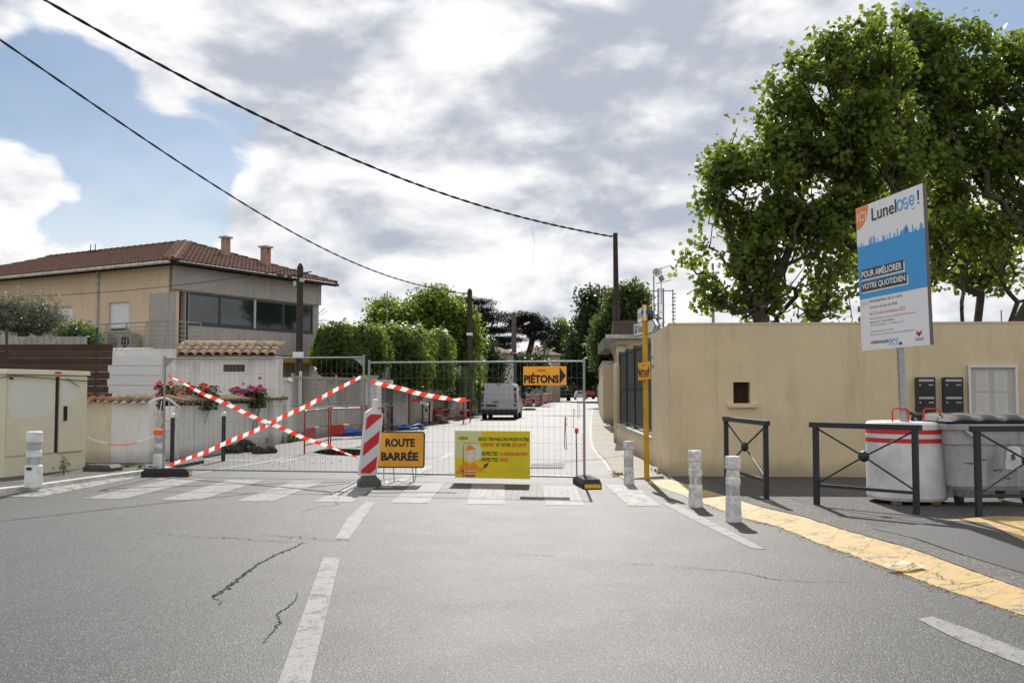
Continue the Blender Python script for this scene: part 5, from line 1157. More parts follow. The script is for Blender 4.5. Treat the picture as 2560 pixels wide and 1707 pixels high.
sgp('crest', m_orad, [(.82, .075), (.86, .062), (.90, .075), (.89, .10), (.87, .085), (.85, .085), (.83, .10)]); sgp('crest', m_blk2, [(.845, .06), (.875, .06), (.87, .085), (.85, .085)], -.003); txt(t, 'lunel', w_ * .815, h_ * .032, w_ * .10, h_ * .025, m_gr, y=-.004)
for u, v in ((.30, .985), (.39, .985)): mb = MB(); mb.cyl((w_ * u, -.006, h_ * v - .03), (w_ * u, 0, h_ * v - .03), .008, n=6); mb.build('bolt', m_alus, t)
pt0 = A(2243, 872, 13.35) + Vector((.03, .06, 0)); pb_ = A(2258, 1090, 13.2)
up = (pt0 - pb_).normalized()
mb = MB(); mb.tube([pb_ - up * .6, pt0 + up * 1.9 + Vector((.09, .03, 0))], .055, 4); mb.build('pole', m_galv, t, world=True)
# concrete ballast drum
by = 13.45; bx = XZ(2261, by)
t = thing('concrete_ballast', 'squat white concrete drum with two red bands and red lifting loops', 'ballast drum', (bx, by, .10))
m_drum = M('white_drum_paint', (.82, .81, .81), .65, .3, var=(2, .3), bump=(40, .002)); R_ = .53
mb = MB(); mb.lathe([(R_ - .02, 0), (R_, .04), (R_, 1.03), (R_ - .03, 1.06)], 48); mb.build('drum', m_drum, t, smooth=False)
for z in (.90, .78): mb = MB(); mb.lathe([(R_ + .002, z), (R_ + .002, z + .06)], 48); mb.v = mb.v; mb.f = mb.f[:-2]; mb.mi = mb.mi[:-2]; mb.build('red_band', m_red, t)
for x in (-.17, .26): mb = MB(); mb.tube([(x - .11, -.25, 1.05), (x - .11, -.25, 1.21), (x - .09, -.25, 1.24), (x + .09, -.25, 1.24), (x + .11, -.25, 1.21), (x + .11, -.25, 1.05)], .012, 6); mb.build('lifting_loop', m_red, t)
for an in (-2.3, -.9, .7, 2.3): mb = MB(); mb.box(-.06, .06, -.05, .05, -.05, 0, Matrix.Translation((.4 * math.cos(an), .4 * math.sin(an), 0))); mb.build('wooden_chock', M('pale_wood', (.45, .27, .12), .8) if 'pale_wood' not in bpy.data.materials else bpy.data.materials['pale_wood'], t)
# ---------------- black crossed barriers ----------------
m_bar = M('anthracite_steel', (.022, .027, .033), .42, .5, .2)
def cross_barrier(P0, P1, label, h_=1.08, zg=.05, r=.032, grp='black crossed barriers on the pavement'):
    P0 = Vector((*P0, zg)); P1 = Vector((*P1, zg)); L_ = (P1 - P0).length; t = thing('crossed_barrier', label, 'barrier', mat=frame(P0, P1 - P0), group=grp)
    for x in (0, L_): mb = MB(); mb.box(x - r, x + r, -r, r, -.05, h_ - .04); mb.build('post', m_bar, t)
    mb = MB(); mb.box(-.08, L_ + .08, -r - .008, r + .008, h_ - .04, h_ + .03); mb.build('top_rail', m_bar, t)
    mb = MB(); mb.box(r + .001, L_ - r - .001, -.02, .02, .24, .28); mb.build('bottom_rail', m_bar, t)
    c_ = Vector((L_ / 2, 0, .68))
    for (x, z) in ((r, h_ - .06), (L_ - r, h_ - .06), (r, .30), (L_ - r, .30)): mb = MB(); mb.cyl(Vector((x, 0, z)), c_, .013, n=8); mb.build('diagonal_bar', m_bar, t)
    mb = MB(); mb.lathe([(.02, -.05), (.06, -.04), (.075, 0), (.06, .04), (.02, .05)], 14); mb.v = [(c_.x + v[0], v[2], c_.z + v[1]) for v in mb.v]; mb.build('boss', m_bar, t, smooth=True)
    return t
cross_barrier((3.50, 15.75), (3.62, 13.75), 'narrow seen black crossed barrier beside the battered bollards')
cross_barrier((4.13, 13.1), (5.06, 12.1), 'black crossed barrier in front of the concrete drum')
cross_barrier((5.67, 11.75), (6.98, 11.9), 'black crossed barrier in front of the grey wheeled bin')
cross_barrier((XZ(953, 36), 36.6), (XZ(981, 37.6), 37.6), 'small far black crossed barrier by the slate garden gate', .95, 0, grp='far black crossed barriers')
cross_barrier((XZ(1057, 43), 43), (XZ(1074, 45), 45), 'far black crossed barrier left of the far red barriers', 1.0, 0, grp='far black crossed barriers')
# ---------------- wheeled bin ----------------
m_bin = wallmat('scuffed_grey_bin', (.50, .50, .51), (.36, .36, .37), .85, .003, False); m_lid = M('slate_bin_lid', (.034, .037, .043), .7, .2, var=(6, .4))
m_st = M('bin_grime', (.13, .13, .13), .9)
t = thing('wheeled_bin', 'large scuffed grey four wheeled rubbish bin with slate lid at the right edge', 'bin', mat=frame((5.79, 12.75, .06), (1, .04, 0)))
W1, W2 = 1.37, 1.20; D1, D2 = 1.05, .88; zb_, zt_ = .20, 1.10
def ring4(wd_, dp_, z, r=.08):
    pts = []
    for cx, cy, a0 in ((wd_ / 2 - r, dp_ / 2 - r, 0), (-wd_ / 2 + r, dp_ / 2 - r, 90), (-wd_ / 2 + r, -dp_ / 2 + r, 180), (wd_ / 2 - r, -dp_ / 2 + r, 270)):
        for k in range(5): an = math.radians(a0 + k * 22.5); pts.append((W1 / 2 + cx + r * math.cos(an), .5 + cy + r * math.sin(an), z))
    return pts
def loft(mb, rings):
    o = []; n = len(rings[0])
    for r_ in rings: o += r_
    mb.add(o, [(i * n + k, i * n + (k + 1) % n, (i + 1) * n + (k + 1) % n, (i + 1) * n + k) for i in range(len(rings) - 1) for k in range(n)] + [tuple(range(n - 1, -1, -1)), tuple(range((len(rings) - 1) * n, len(rings) * n))])
mb = MB(); loft(mb, [ring4(W2 - .12, D2 - .1, zb_), ring4(W2 - .02, D2 - .02, zb_ + .06), ring4(W1 - .08, D1 - .06, .80), ring4(W1 - .04, D1 - .02, .82), ring4(W1 - .02, D1, zt_ - .05)]); mb.build('body', m_bin, t)
mb = MB(); loft(mb, [ring4(W1 + .05, D1 + .07, zt_ - .09, .09), ring4(W1 + .07, D1 + .09, zt_ - .03, .09), ring4(W1 + .03, D1 + .05, zt_ - .01, .09)]); mb.build('rim', m_bin, t)
mb = MB(); loft(mb, [ring4(W1 + .06, D1 + .08, zt_, .09), ring4(W1 + .08, D1 + .10, zt_ + .02, .09), ring4(W1 + .0, D1 - .0, zt_ + .05, .10), ring4(W1 - .25, D1 - .2, zt_ + .07, .10)]); mb.build('lid', m_lid, t)
for k in range(4):
    x = .03 + k * .335; mb = MB(); n_ = 8; vs_ = []
    for (y_, zz0, w2) in ((-.06, .012, 1.0), (.03, .05, .92), (.85, .055, .92), (1.02, .02, 1.0)):
        for j in range(n_ + 1):
            f = j / n_; vs_.append((x + .165 + (f - .5) * .30 * w2, y_, zt_ + .03 + zz0 * math.sin(math.pi * f) ** .45 + (.03 if 0 < y_ < .9 else 0)))
    m1 = n_ + 1; mb.add(vs_, [(i * m1 + j, i * m1 + j + 1, (i + 1) * m1 + j + 1, (i + 1) * m1 + j) for i in range(3) for j in range(n_)]); mb.build('lid_rib', m_lid, t, smooth=True)
mb = MB(); mb.hexa([(-.10, -.06, zt_ + .02), (W1 + .06, -.06, zt_ + .02), (W1 + .06, .0, zt_ + .02), (-.10, .0, zt_ + .02)], [(-.10, -.05, zt_ + .035), (W1 + .06, -.05, zt_ + .035), (W1 + .06, .0, zt_ + .035), (-.10, .0, zt_ + .035)]); mb.build('lid_lip', m_galv, t)
mb = MB(); mb.tube([(-.02, .75, zt_ + .02), (-.16, .72, zt_ + .10), (-.36, .70, zt_ + .19)], .022, 6); mb.tube([(-.12, .80, zt_ + .0), (-.12, .80, zt_ + .07), (.02, .80, zt_ + .07)], .03, 6); mb.build('lid_arm', m_lid, t)
for x in (.0, W1): mb = MB(); mb.tube([(x - .02, .3, zt_ - .12), (x + (.07 if x else -.07), .3, zt_ - .16), (x + (.07 if x else -.07), .3, zt_ - .26), (x, .3, zt_ - .30)], .022, 6); mb.build('handle', m_bin, t)
mb = MB(); mb.tube([(.20, -.03, zt_ - .1), (.26, -.09, zt_ - .16), (.34, -.10, zt_ - .18), (.36, -.04, zt_ - .12)], .022, 6); mb.build('handle', m_bin, t)
for (x, y) in ((.22, .2), (.22, .85), (W1 - .22, .2), (W1 - .22, .85)):
    mb = MB(); mb.hexa([(x - .05, y - .06, .12), (x + .05, y - .06, .12), (x + .05, y + .06, .12), (x - .05, y + .06, .12)], [(x - .07, y - .08, .22), (x + .07, y - .08, .22), (x + .07, y + .08, .22), (x - .07, y + .08, .22)]); mb.build('caster_bracket', m_galv, t)
    mb = MB(); mb.cyl((x - .03, y + .02, .085), (x + .03, y + .02, .085), .085, n=16); mb.build('wheel', m_rubd, t)
rs = random.Random(9); mb = MB()
for k in range(22):
    u, v = rs.uniform(.05, 1.25), rs.uniform(.28, .78); yy = .5 - (D2 / 2 + (D1 - D2) / 2 * (v - zb_) / .9) - .0; L_ = rs.uniform(.02, .14); hh = rs.uniform(.002, .006)
    yf = .5 - (D2 - .02) / 2 - ((D1 - .06) - (D2 - .02)) / 2 * (v - zb_ - .06) / (.80 - zb_ - .06) - .003
    mb.poly([(u, yf, v), (u + L_, yf, v + rs.uniform(-.02, .02)), (u + L_, yf, v + hh + .005), (u, yf, v + hh)])
mb.build('scuff_marks', m_st, t, kind='stuff')
yf = lambda v: .5 - (D2 - .02) / 2 - ((D1 - .06) - (D2 - .02)) / 2 * (v - zb_ - .06) / (.80 - zb_ - .06) - .004
pts = ragged(.76, .98, .47, .80, 4); mb = MB(); mb.poly([(u, yf(v), v) for u, v in pts]); mb.build('torn_poster', m_bolw, t)
mb = MB(); mb.poly([(.84, yf(.60) - .002, .60), (.90, yf(.62) - .002, .62), (.88, yf(.70) - .002, .70), (.83, yf(.68) - .002, .68)]); mb.build('poster_print', m_st, t)
# mail boxes and notice board on the wall
Wt = [o for o in bpy.data.objects if o.name == 'perimeter_wall'][0]; wm = Wt.matrix_basis
def on_wall(px0, py0, px1, py1):
    a, z1 = wl(px0, py0, Wt); b, z0 = wl(px1, py1, Wt); return a, b, z0, z1
m_box = M('black_letterbox', (.012, .012, .015), .35, .5); m_slot = M('letter_slot', (.42, .44, .46), .35, .5, .6)
for i, (px0, px1, lb) in enumerate(((2286, 2334, 'left pair of stacked black letterboxes on the beige wall behind the drum'), (2353, 2403, 'right pair of stacked black letterboxes on the beige wall near the notice board'))):
    a, b, z0, z1 = on_wall(px0, 943, px1, 1030); t = thing('letterbox', lb, 'letterbox', mat=wm @ Matrix.Translation((a, 0, z0)), group='black letterboxes on the wall'); hh = (z1 - z0) / 2
    for k in range(2):
        mb = MB(); mb.box(0, b - a, -.12, -.005, k * hh + .001, (k + 1) * hh - .001); bx_ = mb.build('box', m_box, t)
        mb = MB(); mb.box(.03, b - a - .03, -.126, -.12, k * hh + hh * .76, k * hh + hh * .88); mb.build('slot', m_slot, bx_)
        mb = MB(); mb.cyl((.05, -.13, k * hh + hh * .56), (.05, -.12, k * hh + hh * .56), .016, n=10); mb.build('lock', m_slot, bx_)
        mb = MB(); mb.box((b - a) * .62, b - a - .04, -.123, -.12, k * hh + hh * .53, k * hh + hh * .59); mb.build('name_plate', m_alus, bx_)
a, b, z0, z1 = on_wall(2417, 913, 2543, 1042); t = thing('notice_board', 'glazed aluminium notice board with pale paper sheets at the right end of the wall', 'notice board', mat=wm @ Matrix.Translation((a, 0, z0))); wv_, hv_ = b - a, z1 - z0
mb = MB(); mb.box(0, wv_, -.03, -.004, 0, hv_); mb.build('back_panel', M('notice_back', (.46, .44, .38), .6), t)
for (x0_, x1_, z0_, z1_) in ((0, wv_, hv_ - .04, hv_), (0, wv_, 0, .04), (0, .04, .0405, hv_ - .0405), (wv_ - .04, wv_, .0405, hv_ - .0405)): mb = MB(); mb.box(x0_, x1_, -.07, -.031, z0_, z1_); mb.build('frame', m_lam, t)
for k in range(4):
    x, z = wv_ * (.16 + .38 * (k % 2)), hv_ * (.50 - .42 * (k // 2)); mb = MB(); mb.box(x, x + wv_ * .26, -.034, -.031, z, z + hv_ * .38); pp_ = mb.build('paper', M('faded_paper', (.58, .57, .51), .7) if 'faded_paper' not in bpy.data.materials else bpy.data.materials['faded_paper'], t)
    mb = MB()
    for j in range(9): mb.box(x + .03, x + wv_ * .26 - .03 - random.uniform(0, .06), -.036, -.0345, z + hv_ * (.04 + j * .036), z + hv_ * (.05 + j * .036))
    mb.build('print_lines', M('faint_ink', (.50, .49, .45), .6) if 'faint_ink' not in bpy.data.materials else bpy.data.materials['faint_ink'], pp_)
# ---------------- yellow sign pole ----------------
yp = G(1617, 1198); m_ypole = M('yellow_pole_paint', (.62, .36, .01), .5, .4, var=(3, .3))
t = thing('yellow_sign_pole', 'yellow round pole at the wall corner carrying the parking and street signs', 'sign pole', (yp.x, yp.y, 0)); zt_ = A(1611, 762, yp.y).z
mb = MB(); mb.cyl((0, 0, 0), (-.02, 0, zt_), .048, n=14); mb.build('pole', m_ypole, t)
mb = MB(); zb_ = A(1612, 780, yp.y).z; mb.cyl((-.02, 0, zb_ - .03), (-.02, 0, zb_ + .03), .06, n=12); mb.box(-.02, .13, -.03, .01, zb_ - .03, zb_ + .02); mb.build('blue_bracket', M('blue_band', (.05, .09, .25), .5), t)
a = Vector((2.30, 18.15, 2.60)); b = Vector((2.515, 16.7, 2.60)); t = thing('direction_sign', 'white arrow sign reading Stade with a blue parking symbol', 'sign', mat=frame(a, b - a)); L_ = (b - a).length; hh = .245
mb = MB(); mb.poly([(0, 0, 0), (L_ - .2, 0, 0), (L_ - .02, 0, hh / 2), (L_ - .2, 0, hh), (0, 0, hh)], (0, .05, 0)); mb.build('board', m_signw, t)
mb = MB()
for (p_, q_) in (((0, 0), (L_ - .2, .014)), ((0, hh - .014), (L_ - .2, hh)), ((0, .014), (.02, hh - .014))): mb.poly([(p_[0], -.002, p_[1]), (q_[0], -.002, p_[1]), (q_[0], -.002, q_[1]), (p_[0], -.002, q_[1])])
mb.poly([(L_ - .2, -.002, 0), (L_ - .02, -.002, hh / 2), (L_ - .2, -.002, hh), (L_ - .25, -.002, hh), (L_ - .08, -.002, hh / 2), (L_ - .25, -.002, 0)]); mb.build('border', m_ink, t)
mb = MB(); mb.poly([(.06, -.002, .05), (.24, -.002, .05), (.24, -.002, .20), (.06, -.002, .20)]); mb.build('parking_symbol', M('parking_blue', (.02, .09, .30), .5), t); txt(t, 'P', .10, .065, .08, .12, m_signw, y=-.004, bold=.02)
txt(t, 'Stade', .30, .06, .62, .13, m_ink, y=-.004, bold=.012)
a = Vector((2.40, 18.3, 2.86)); b = Vector((2.365, 17.15, 2.84)); t = thing('street_name_plate', 'narrow grey street name plate on top of the yellow pole', 'sign', mat=frame(a, b - a)); L_ = (b - a).length
mb = MB(); mb.box(0, L_, 0, .02, 0, .26); mb.build('board', m_signw, t); mb = MB(); mb.box(L_, L_ + .006, -.01, .03, 0, .27); mb.build('edge', m_signw, t); txt(t, 'RUE DU STADE', .08, .08, L_ - .16, .10, m_gr, y=-.003)
a = Vector((XZ(1595, 17.35), 17.32, 1.77)); b = Vector((XZ(1625, 16.85), 16.86, 1.79)); t = thing('pedestrian_sign', 'small orange PIÉTONS sign with two black arrows strapped to the yellow pole', 'sign', mat=frame(a, b - a)); w_ = (b - a).length; h_ = .31
board(t, w_, h_, m_sy); txt(t, 'PIÉTONS', w_ * .13, h_ * .12, w_ * .74, h_ * .55, m_ink, bold=.022); mb = MB(); mb.poly([(w_ * .885, -.004, h_ * .15), (w_ * .985, -.004, h_ * .5), (w_ * .885, -.004, h_ * .85)]); mb.poly([(w_ * .115, -.004, h_ * .15), (w_ * .115, -.004, h_ * .85), (w_ * .015, -.004, h_ * .5)]); mb.build('arrow', m_ink, t)
txt(t, 'COLAS', w_ * .38, h_ * .80, w_ * .24, h_ * .08, m_ink)
# ---------------- red site barriers ----------------
m_rb = M('red_barrier_paint', (.42, .025, .028), .45, .5, var=(5, .3)); m_rbl = M('faded_red_plate', (.50, .04, .03), .5)
def site_barrier(P0, P1, label, h_=1.08, grp='red tubular site barriers'):
    P0 = Vector((*P0, 0)); P1 = Vector((*P1, 0)); L_ = (P1 - P0).length; t = thing('site_barrier', label, 'barrier', mat=frame(P0, P1 - P0), group=grp)
    mb = MB(); r = .10; pts = [(0, 0, 0), (0, 0, h_ - r)] + [(r - r * math.cos(a), 0, h_ - r + r * math.sin(a)) for a in (.5, 1.05, 1.57)] + [(L_ - r + r * math.sin(a), 0, h_ - r + r * math.cos(a)) for a in (0, .5, 1.05)] + [(L_, 0, h_ - r), (L_, 0, 0)]
    mb.tube(pts, .020, 6); mb.build('frame', m_rb, t)
    for z in (.22, .62): mb = MB(); mb.cyl((.02, 0, z), (L_ - .02, 0, z), .016, n=6); mb.build('rail', m_rb, t)
    for z in (.22, .62, h_ - .0): 
        for f0 in (.38, ): mb = MB(); mb.cyl((L_ * f0, 0, z), (L_ * (f0 + .18), 0, z), .021, n=6); mb.build('white_band', m_signw, t)
    mb = MB(); mb.box(.03, L_ * .42 if L_ > 1 else .3, -.012, .012, .36, .61); mb.build('plate', m_rbl, t)
    return t
q0 = G(761, 1135); q1 = G(821, 1119); q2 = G(826, 1119); q3 = G(905, 1114); q4 = G(957, 1116)
site_barrier(q0.xy, q1.xy, 'nearest red tubular site barrier, left side of the pit')
site_barrier(q2.xy, q3.xy, 'red tubular site barrier behind the pit, under the low grey wall')
site_barrier((q3.x + .05, q3.y + .1), (q4.x + .1, q4.y + .2), 'red tubular site barrier half hidden behind the striped guide panel')
r0, r1, r2 = G(1077, 1051), G(1157, 1060), G(1166, 1057)
site_barrier(r0.xy, r1.xy, 'red tubular site barrier in front of the clipped hedge, with a red plate'); site_barrier((r0.x + .1, r0.y + 2.0), (r2.x + .1, r2.y + 2.0), 'rear red tubular site barrier before the clipped hedge')
site_barrier((r1.x + .05, r1.y), (r1.x + .25, r1.y + 2.0), 'short side red site barrier at the right end of the far enclosure')
tape([A(1028, 999, 41), A(1045, 1003, 41), A(1060, 1008, 41), A(1072, 1011, 41)], 'short red and white tape end tied to the far black crossed barrier', .10, .35)
# pit in the road: flat sheet, its inner shade painted near black; broken asphalt
pit = gp([(782, 1131), (800, 1125), (840, 1121), (880, 1122), (905, 1123), (925, 1126), (918, 1135), (880, 1139), (820, 1136)], .006); mb = MB(); mb.poly(pit); struct(mb.build('dug_pit_shade', M('pit_shade_black', (.008, .007, .006), 1.0, 0)))
m_rubb = M('broken_asphalt', (.028, .026, .025), .95, .2, var=(14, .5), bump=(30, .01), col2=(.07, .065, .06))
def rock(c, s, seed, name='asphalt_lump', mat=None, flat=.6):
    rnd = random.Random(seed); bm = bmesh.new(); bmesh.ops.create_icosphere(bm, subdivisions=2, radius=1)
    for v in bm.verts: v.co *= 1 + .30 * mnoise.noise(v.co * 1.3 + Vector((seed, 0, 0))) + rnd.uniform(-.08, .08); v.co = Vector((v.co.x * s[0], v.co.y * s[1], max(v.co.z, -.5) * s[2] * flat))
    me = bpy.data.meshes.new(name); bm.to_mesh(me); bm.free(); me.materials.append(mat or m_rubb); o = bpy.data.objects.new(name, me); COL.objects.link(o); o.location = c; return o
for i, (x, y, sx_, sz_, lb) in enumerate(((580, 1130, .30, .22, 'large dark broken lump of old asphalt by the garden wall'), (612, 1127, .26, .34, 'upright dark asphalt lump leaning on the garden wall'), (628, 1129, .2, .18, 'small dark asphalt lump beside the larger ones'), (650, 1133, .22, .2, 'left half of the separate dark asphalt lump'), (672, 1132, .24, .22, 'rightmost dark asphalt lump on the garden wall side'))):
    p = G(x, y); tag(rock((p.x, p.y, sz_ * .3), (sx_, sx_ * .8, sz_), i + 3), lb, 'rubble', group='dark asphalt lumps by the garden wall')
for i, (x, y, s_, lb) in enumerate(((1083, 1052, .5, 'brown earth clod heap at the left foot of the far red barriers'), (1108, 1058, .28, 'brown stone block in front of the far red barriers'))):
    p = G(x, y); tag(rock((p.x, p.y, s_ * .25), (s_, s_ * .7, s_), i + 20, 'earth_clod', M('brown_clod%s' % '', (.16, .11, .08), .95) if i == 0 else bpy.data.materials['brown_clod']), lb, 'rubble')
mb = MB()
for k in range(70):
    x, y = random.choice([(580, 1140), (640, 1140), (800, 1150), (860, 1148), (700, 1165), (900, 1145), (620, 1155)]); p = G(x + random.gauss(0, 40), y + random.gauss(0, 6)); s_ = random.uniform(.006, .018)
    mb.poly([p + Vector((s_ * random.uniform(.6, 1.3) * math.cos(a), s_ * random.uniform(.6, 1.3) * math.sin(a), 0)) for a in (0, 1.2, 2.4, 3.7, 5)], (0, 0, s_ * .7))
o = mb.build('gravel', m_rubb); o['kind'] = 'stuff'; o['label'] = 'scattered dark gravel on the road around the pit'
# blue hoses
m_hose = M('blue_hose', (.015, .11, .42), .4, .5)
def coil(px, py, rx, ry, turns, label, lift=.0, r=.035):
    p = G(px, py); pts = []
    for k in range(int(turns * 26)):
        a = 2 * math.pi * k / 26; j = k / 26; pts.append((p.x + rx * (1 - .05 * (j % 3)) * math.cos(a), p.y + ry * (1 + .06 * math.sin(j * 5)) * math.sin(a), r + j * r * .85 % .24 + lift * max(0, math.sin(a * .5 + j)) ** 6))
    mb = MB(); mb.tube(pts, r, 7); return tag(mb.build('hose_coil', m_hose, smooth=True), label, 'hose')
coil(876, 1088, .50, .5, 5, 'thick coil of blue hose on the road behind the nearer red barriers', .0)
coil(1027, 1074, .52, .7, 2.4, 'loose ring of blue hose lying on the road left of the van', .12, .04)
mb = MB(); ps = [G(1163, 1034), G(1175, 1036), G(1190, 1039), G(1206, 1041)]; mb.tube([p + Vector((0, 0, .06 + .03 * i % 2)) for i, p in enumerate(ps)], .05, 7); tag(mb.build('hose', m_hose), 'short stretch of blue hose beside the hedge near the van', 'hose')
p = G(1172, 1044); mb = MB(); mb.cyl((p.x - .5, p.y, .30), (p.x + .25, p.y, .26), .12, n=14); tag(mb.build('drain_tube', M('dark_grey_pipe', (.06, .065, .07), .5)), 'short dark grey pipe poking out by the far red barriers', 'pipe')
# ---------------- van ----------------
m_van = M('silver_white_van_paint', (.50, .51, .53), .35, .5, .1); m_vglass = M('van_glass', (.02, .022, .025), .06, .8); m_vpl = M('black_bumper', (.02, .02, .022), .5)
def van(px, py, label):
    p = G(px, py); Yv = 52.0; Lx = XZ(1203, Yv); W_, L_, Hv = 1.93, 5.0, 1.97
    t = thing('white_van', label, 'van', mat=frame((Lx, Yv, 0), (1, -.075, 0)))
    def prof(w0, z0, z1): return None
    secs = []
    for z, ins in ((.32, .03), (.75, .0), (1.10, .02), (1.55, .10), (1.85, .17), (1.95, .26)):
        secs.append((z, ins))
    mb = MB(); rings = []
    for z, ins in secs:
        fr = 0 if z < 1.05 else (z - 1.05) * 1.25   # sloping front at the far end
        y1 = L_ - (0.02 if z < .9 else .55 + fr * .9); r = .08
        y0 = .0 + (0 if z < 1.2 else (z - 1.2) * .10)
        rings.append([(W_ - ins, y1, z), (ins, y1, z), (ins * .9, y0 + r, z), (ins * .9 + r, y0, z), (W_ - ins * .9 - r, y0, z), (W_ - ins * .9, y0 + r, z)])
    n = 6; o = [v for r_ in rings for v in r_]
    mb.add(o, [(i * n + k, i * n + (k + 1) % n, (i + 1) * n + (k + 1) % n, (i + 1) * n + k) for i in range(len(rings) - 1) for k in range(n)] + [tuple(range(n - 1, -1, -1)), tuple(range((len(rings) - 1) * n, len(rings) * n))]); mb.build('body', m_van, t)
    def back(z): return (0 if z < 1.2 else (z - 1.2) * .10)
    def pane(x0, x1, z0, z1, mat, name, d=-.012, par=None):
        mb = MB(); mb.hexa([(x0, back(z0) + d, z0), (x1, back(z0) + d, z0), (x1, back(z0) + .03, z0), (x0, back(z0) + .03, z0)], [(x0, back(z1) + d, z1), (x1, back(z1) + d, z1), (x1, back(z1) + .03, z1), (x0, back(z1) + .03, z1)]); return mb.build(name, mat, par or t)
    dl = pane(.19, .965, .62, 1.86, m_van, 'rear_door'); d2 = pane(.975, 1.73, .62, 1.86, m_van, 'rear_door')
    pane(.965, .975, .62, 1.86, m_vpl, 'door_seam', -.006)
    pane(.62, .93, .93, .97, m_vpl, 'handle', -.03, dl); pane(.26, .85, .70, .80, m_vpl, 'plate_recess', -.02, dl); pane(.34, .82, .60, .69, M('dirty_number_plate', (.42, .42, .40), .5), 'number_plate', -.022, dl)
    pane(.82, 1.08, 1.865, 1.91, M('brake_light_red', (.25, .01, .01), .3), 'brake_light', -.02)
    for x0, x1 in ((.02, .16), (1.77, 1.91)):
        l_ = pane(x0, x1, .72, 1.72, m_vpl, 'light_cluster', -.012); mr = bpy.data.materials['brake_light_red']
        pane(x0 + .02, x1 - .02, 1.12, 1.42, mr, 'tail_light', -.02, l_); pane(x0 + .02, x1 - .02, 1.44, 1.52, m_signw, 'indicator', -.02, l_); pane(x0 + .02, x1 - .02, .82, .90, m_signw, 'reverse_light', -.02, l_)
    mb = MB(); mb.box(-.01, W_ + .01, -.07, .25, .28, .55); mb.build('bumper', m_vpl, t)
    mb = MB(); mb.box(.2, W_ - .2, .1, L_ - .2, .22, .34); mb.build('underbody', m_vpl, t)
    for x in (.0, W_ - .22):
        for y in (.75, L_ - .95):
            mb = MB(); mb.cyl((x, y, .33), (x + .22, y, .33), .33, n=24); w_ = mb.build('wheel', m_rubd, t)
            xx = x - .004 if x == 0 else x + .224; mb = MB(); mb.cyl((xx, y, .33), (xx + (.003 if x == 0 else -.003) , y, .33), .2, n=16); mb.build('rim', m_alus, w_)
    for s_, x in ((-1, 0), (1, W_)):
        mb = MB(); mb.box(min(x, x + s_ * .004) - .001, max(x, x + s_ * .004) + .001, 2.9, 3.7, 1.18, 1.55); mb.v = [(v[0] + (-s_) * (v[2] - 1.1) * .16, v[1], v[2]) for v in mb.v]; mb.build('side_window', m_vglass, t)
        mb = MB(); mb.box(*sorted((x + s_ * .0, x + s_ * .26)), 3.72, 3.80, 1.08, 1.38); mb.build('mirror', m_vpl, t)
    for x in (.30, W_ - .30): pass
van(1245, 1045, 'silver white delivery van parked on the left, seen from behind with closed rear doors')
# ---------------- far traffic: truck, car, tractor ----------------
def wheel(t, x0, x1, y, r): mb = MB(); mb.cyl((x0, y, r), (x1, y, r), r, n=16); mb.build('wheel', m_rubd, t)
Yt = 138; xt = XZ(1390, Yt); t = thing('tipper_truck', 'small grey tipper truck with raised cab guard far down the street', 'truck', (xt, Yt, 0))
m_trk = M('dusty_truck_grey', (.16, .16, .155), .6, var=(2, .4)); m_trl = M('light_truck_edge', (.55, .55, .52), .5)
mb = MB(); mb.box(-.1, 2.2, 0, 3.4, .85, 1.45); mb.build('tipper_body', m_trk, t); mb = MB(); mb.box(-.15, 2.25, -.03, 3.4, 1.45, 1.56); mb.build('body_rim', m_trl, t)
mb = MB(); mb.hexa([(.15, 3.5, .6), (2.0, 3.5, .6), (2.0, 5.2, .6), (.15, 5.2, .6)], [(.22, 3.5, 2.15), (1.93, 3.5, 2.15), (1.93, 4.7, 2.15), (.22, 4.7, 2.15)]); mb.build('cab', m_trl, t)
mb = MB(); mb.box(.4, 1.75, 3.46, 3.499, 1.6, 2.0); mb.build('rear_window', m_vglass, t); mb = MB(); mb.box(.3, 1.8, -.05, .15, .5, .75); mb.build('bumper', m_vpl, t)
for x in (.0, 1.75):
    for y in (.8, 4.3): wheel(t, x, x + .35, y, .42)
for x in (.12, 1.75): mb = MB(); mb.box(x, x + .25, -.07, -.051, .55, .7); mb.build('tail_light', m_red, t)
Yc = 154; xc = XZ(1438, Yc); t = thing('white_car', 'small white car far down the street between the truck and the red tractor', 'car', (xc, Yc, 0))
m_car = M('white_car_paint', (.62, .62, .62), .3, .5)
mb = MB(); mb.hexa([(0, 0, .3), (1.75, 0, .3), (1.75, 4, .3), (0, 4, .3)], [(.03, .05, .9), (1.72, .05, .9), (1.72, 3.9, .8), (.03, 3.9, .8)]); mb.hexa([(.05, .1, .9), (1.70, .1, .9), (1.70, 3.0, .9), (.05, 3.0, .9)], [(.22, .5, 1.45), (1.53, .5, 1.45), (1.53, 2.1, 1.45), (.22, 2.1, 1.45)]); mb.build('body', m_car, t)
mb = MB(); mb.hexa([(.25, .10, .96), (1.5, .10, .96), (1.5, .14, .96), (.25, .14, .96)], [(.34, .40, 1.36), (1.41, .40, 1.36), (1.41, .44, 1.36), (.34, .44, 1.36)]); mb.build('rear_window', m_vglass, t)
for x in (.08, 1.45): mb = MB(); mb.box(x, x + .22, -.02, .05, .62, .80); mb.build('tail_light', m_red, t)
for x in (.0, 1.53):
    for y in (.7, 3.2): wheel(t, x, x + .2, y, .31)
Yg = 166; xg = XZ(1465, Yg); t = thing('red_tractor', 'red digger with black wheels and a glass cab at the far end of the street', 'tractor', (xg, Yg, 0)); m_trc = M('red_machine_paint', (.48, .03, .03), .45)
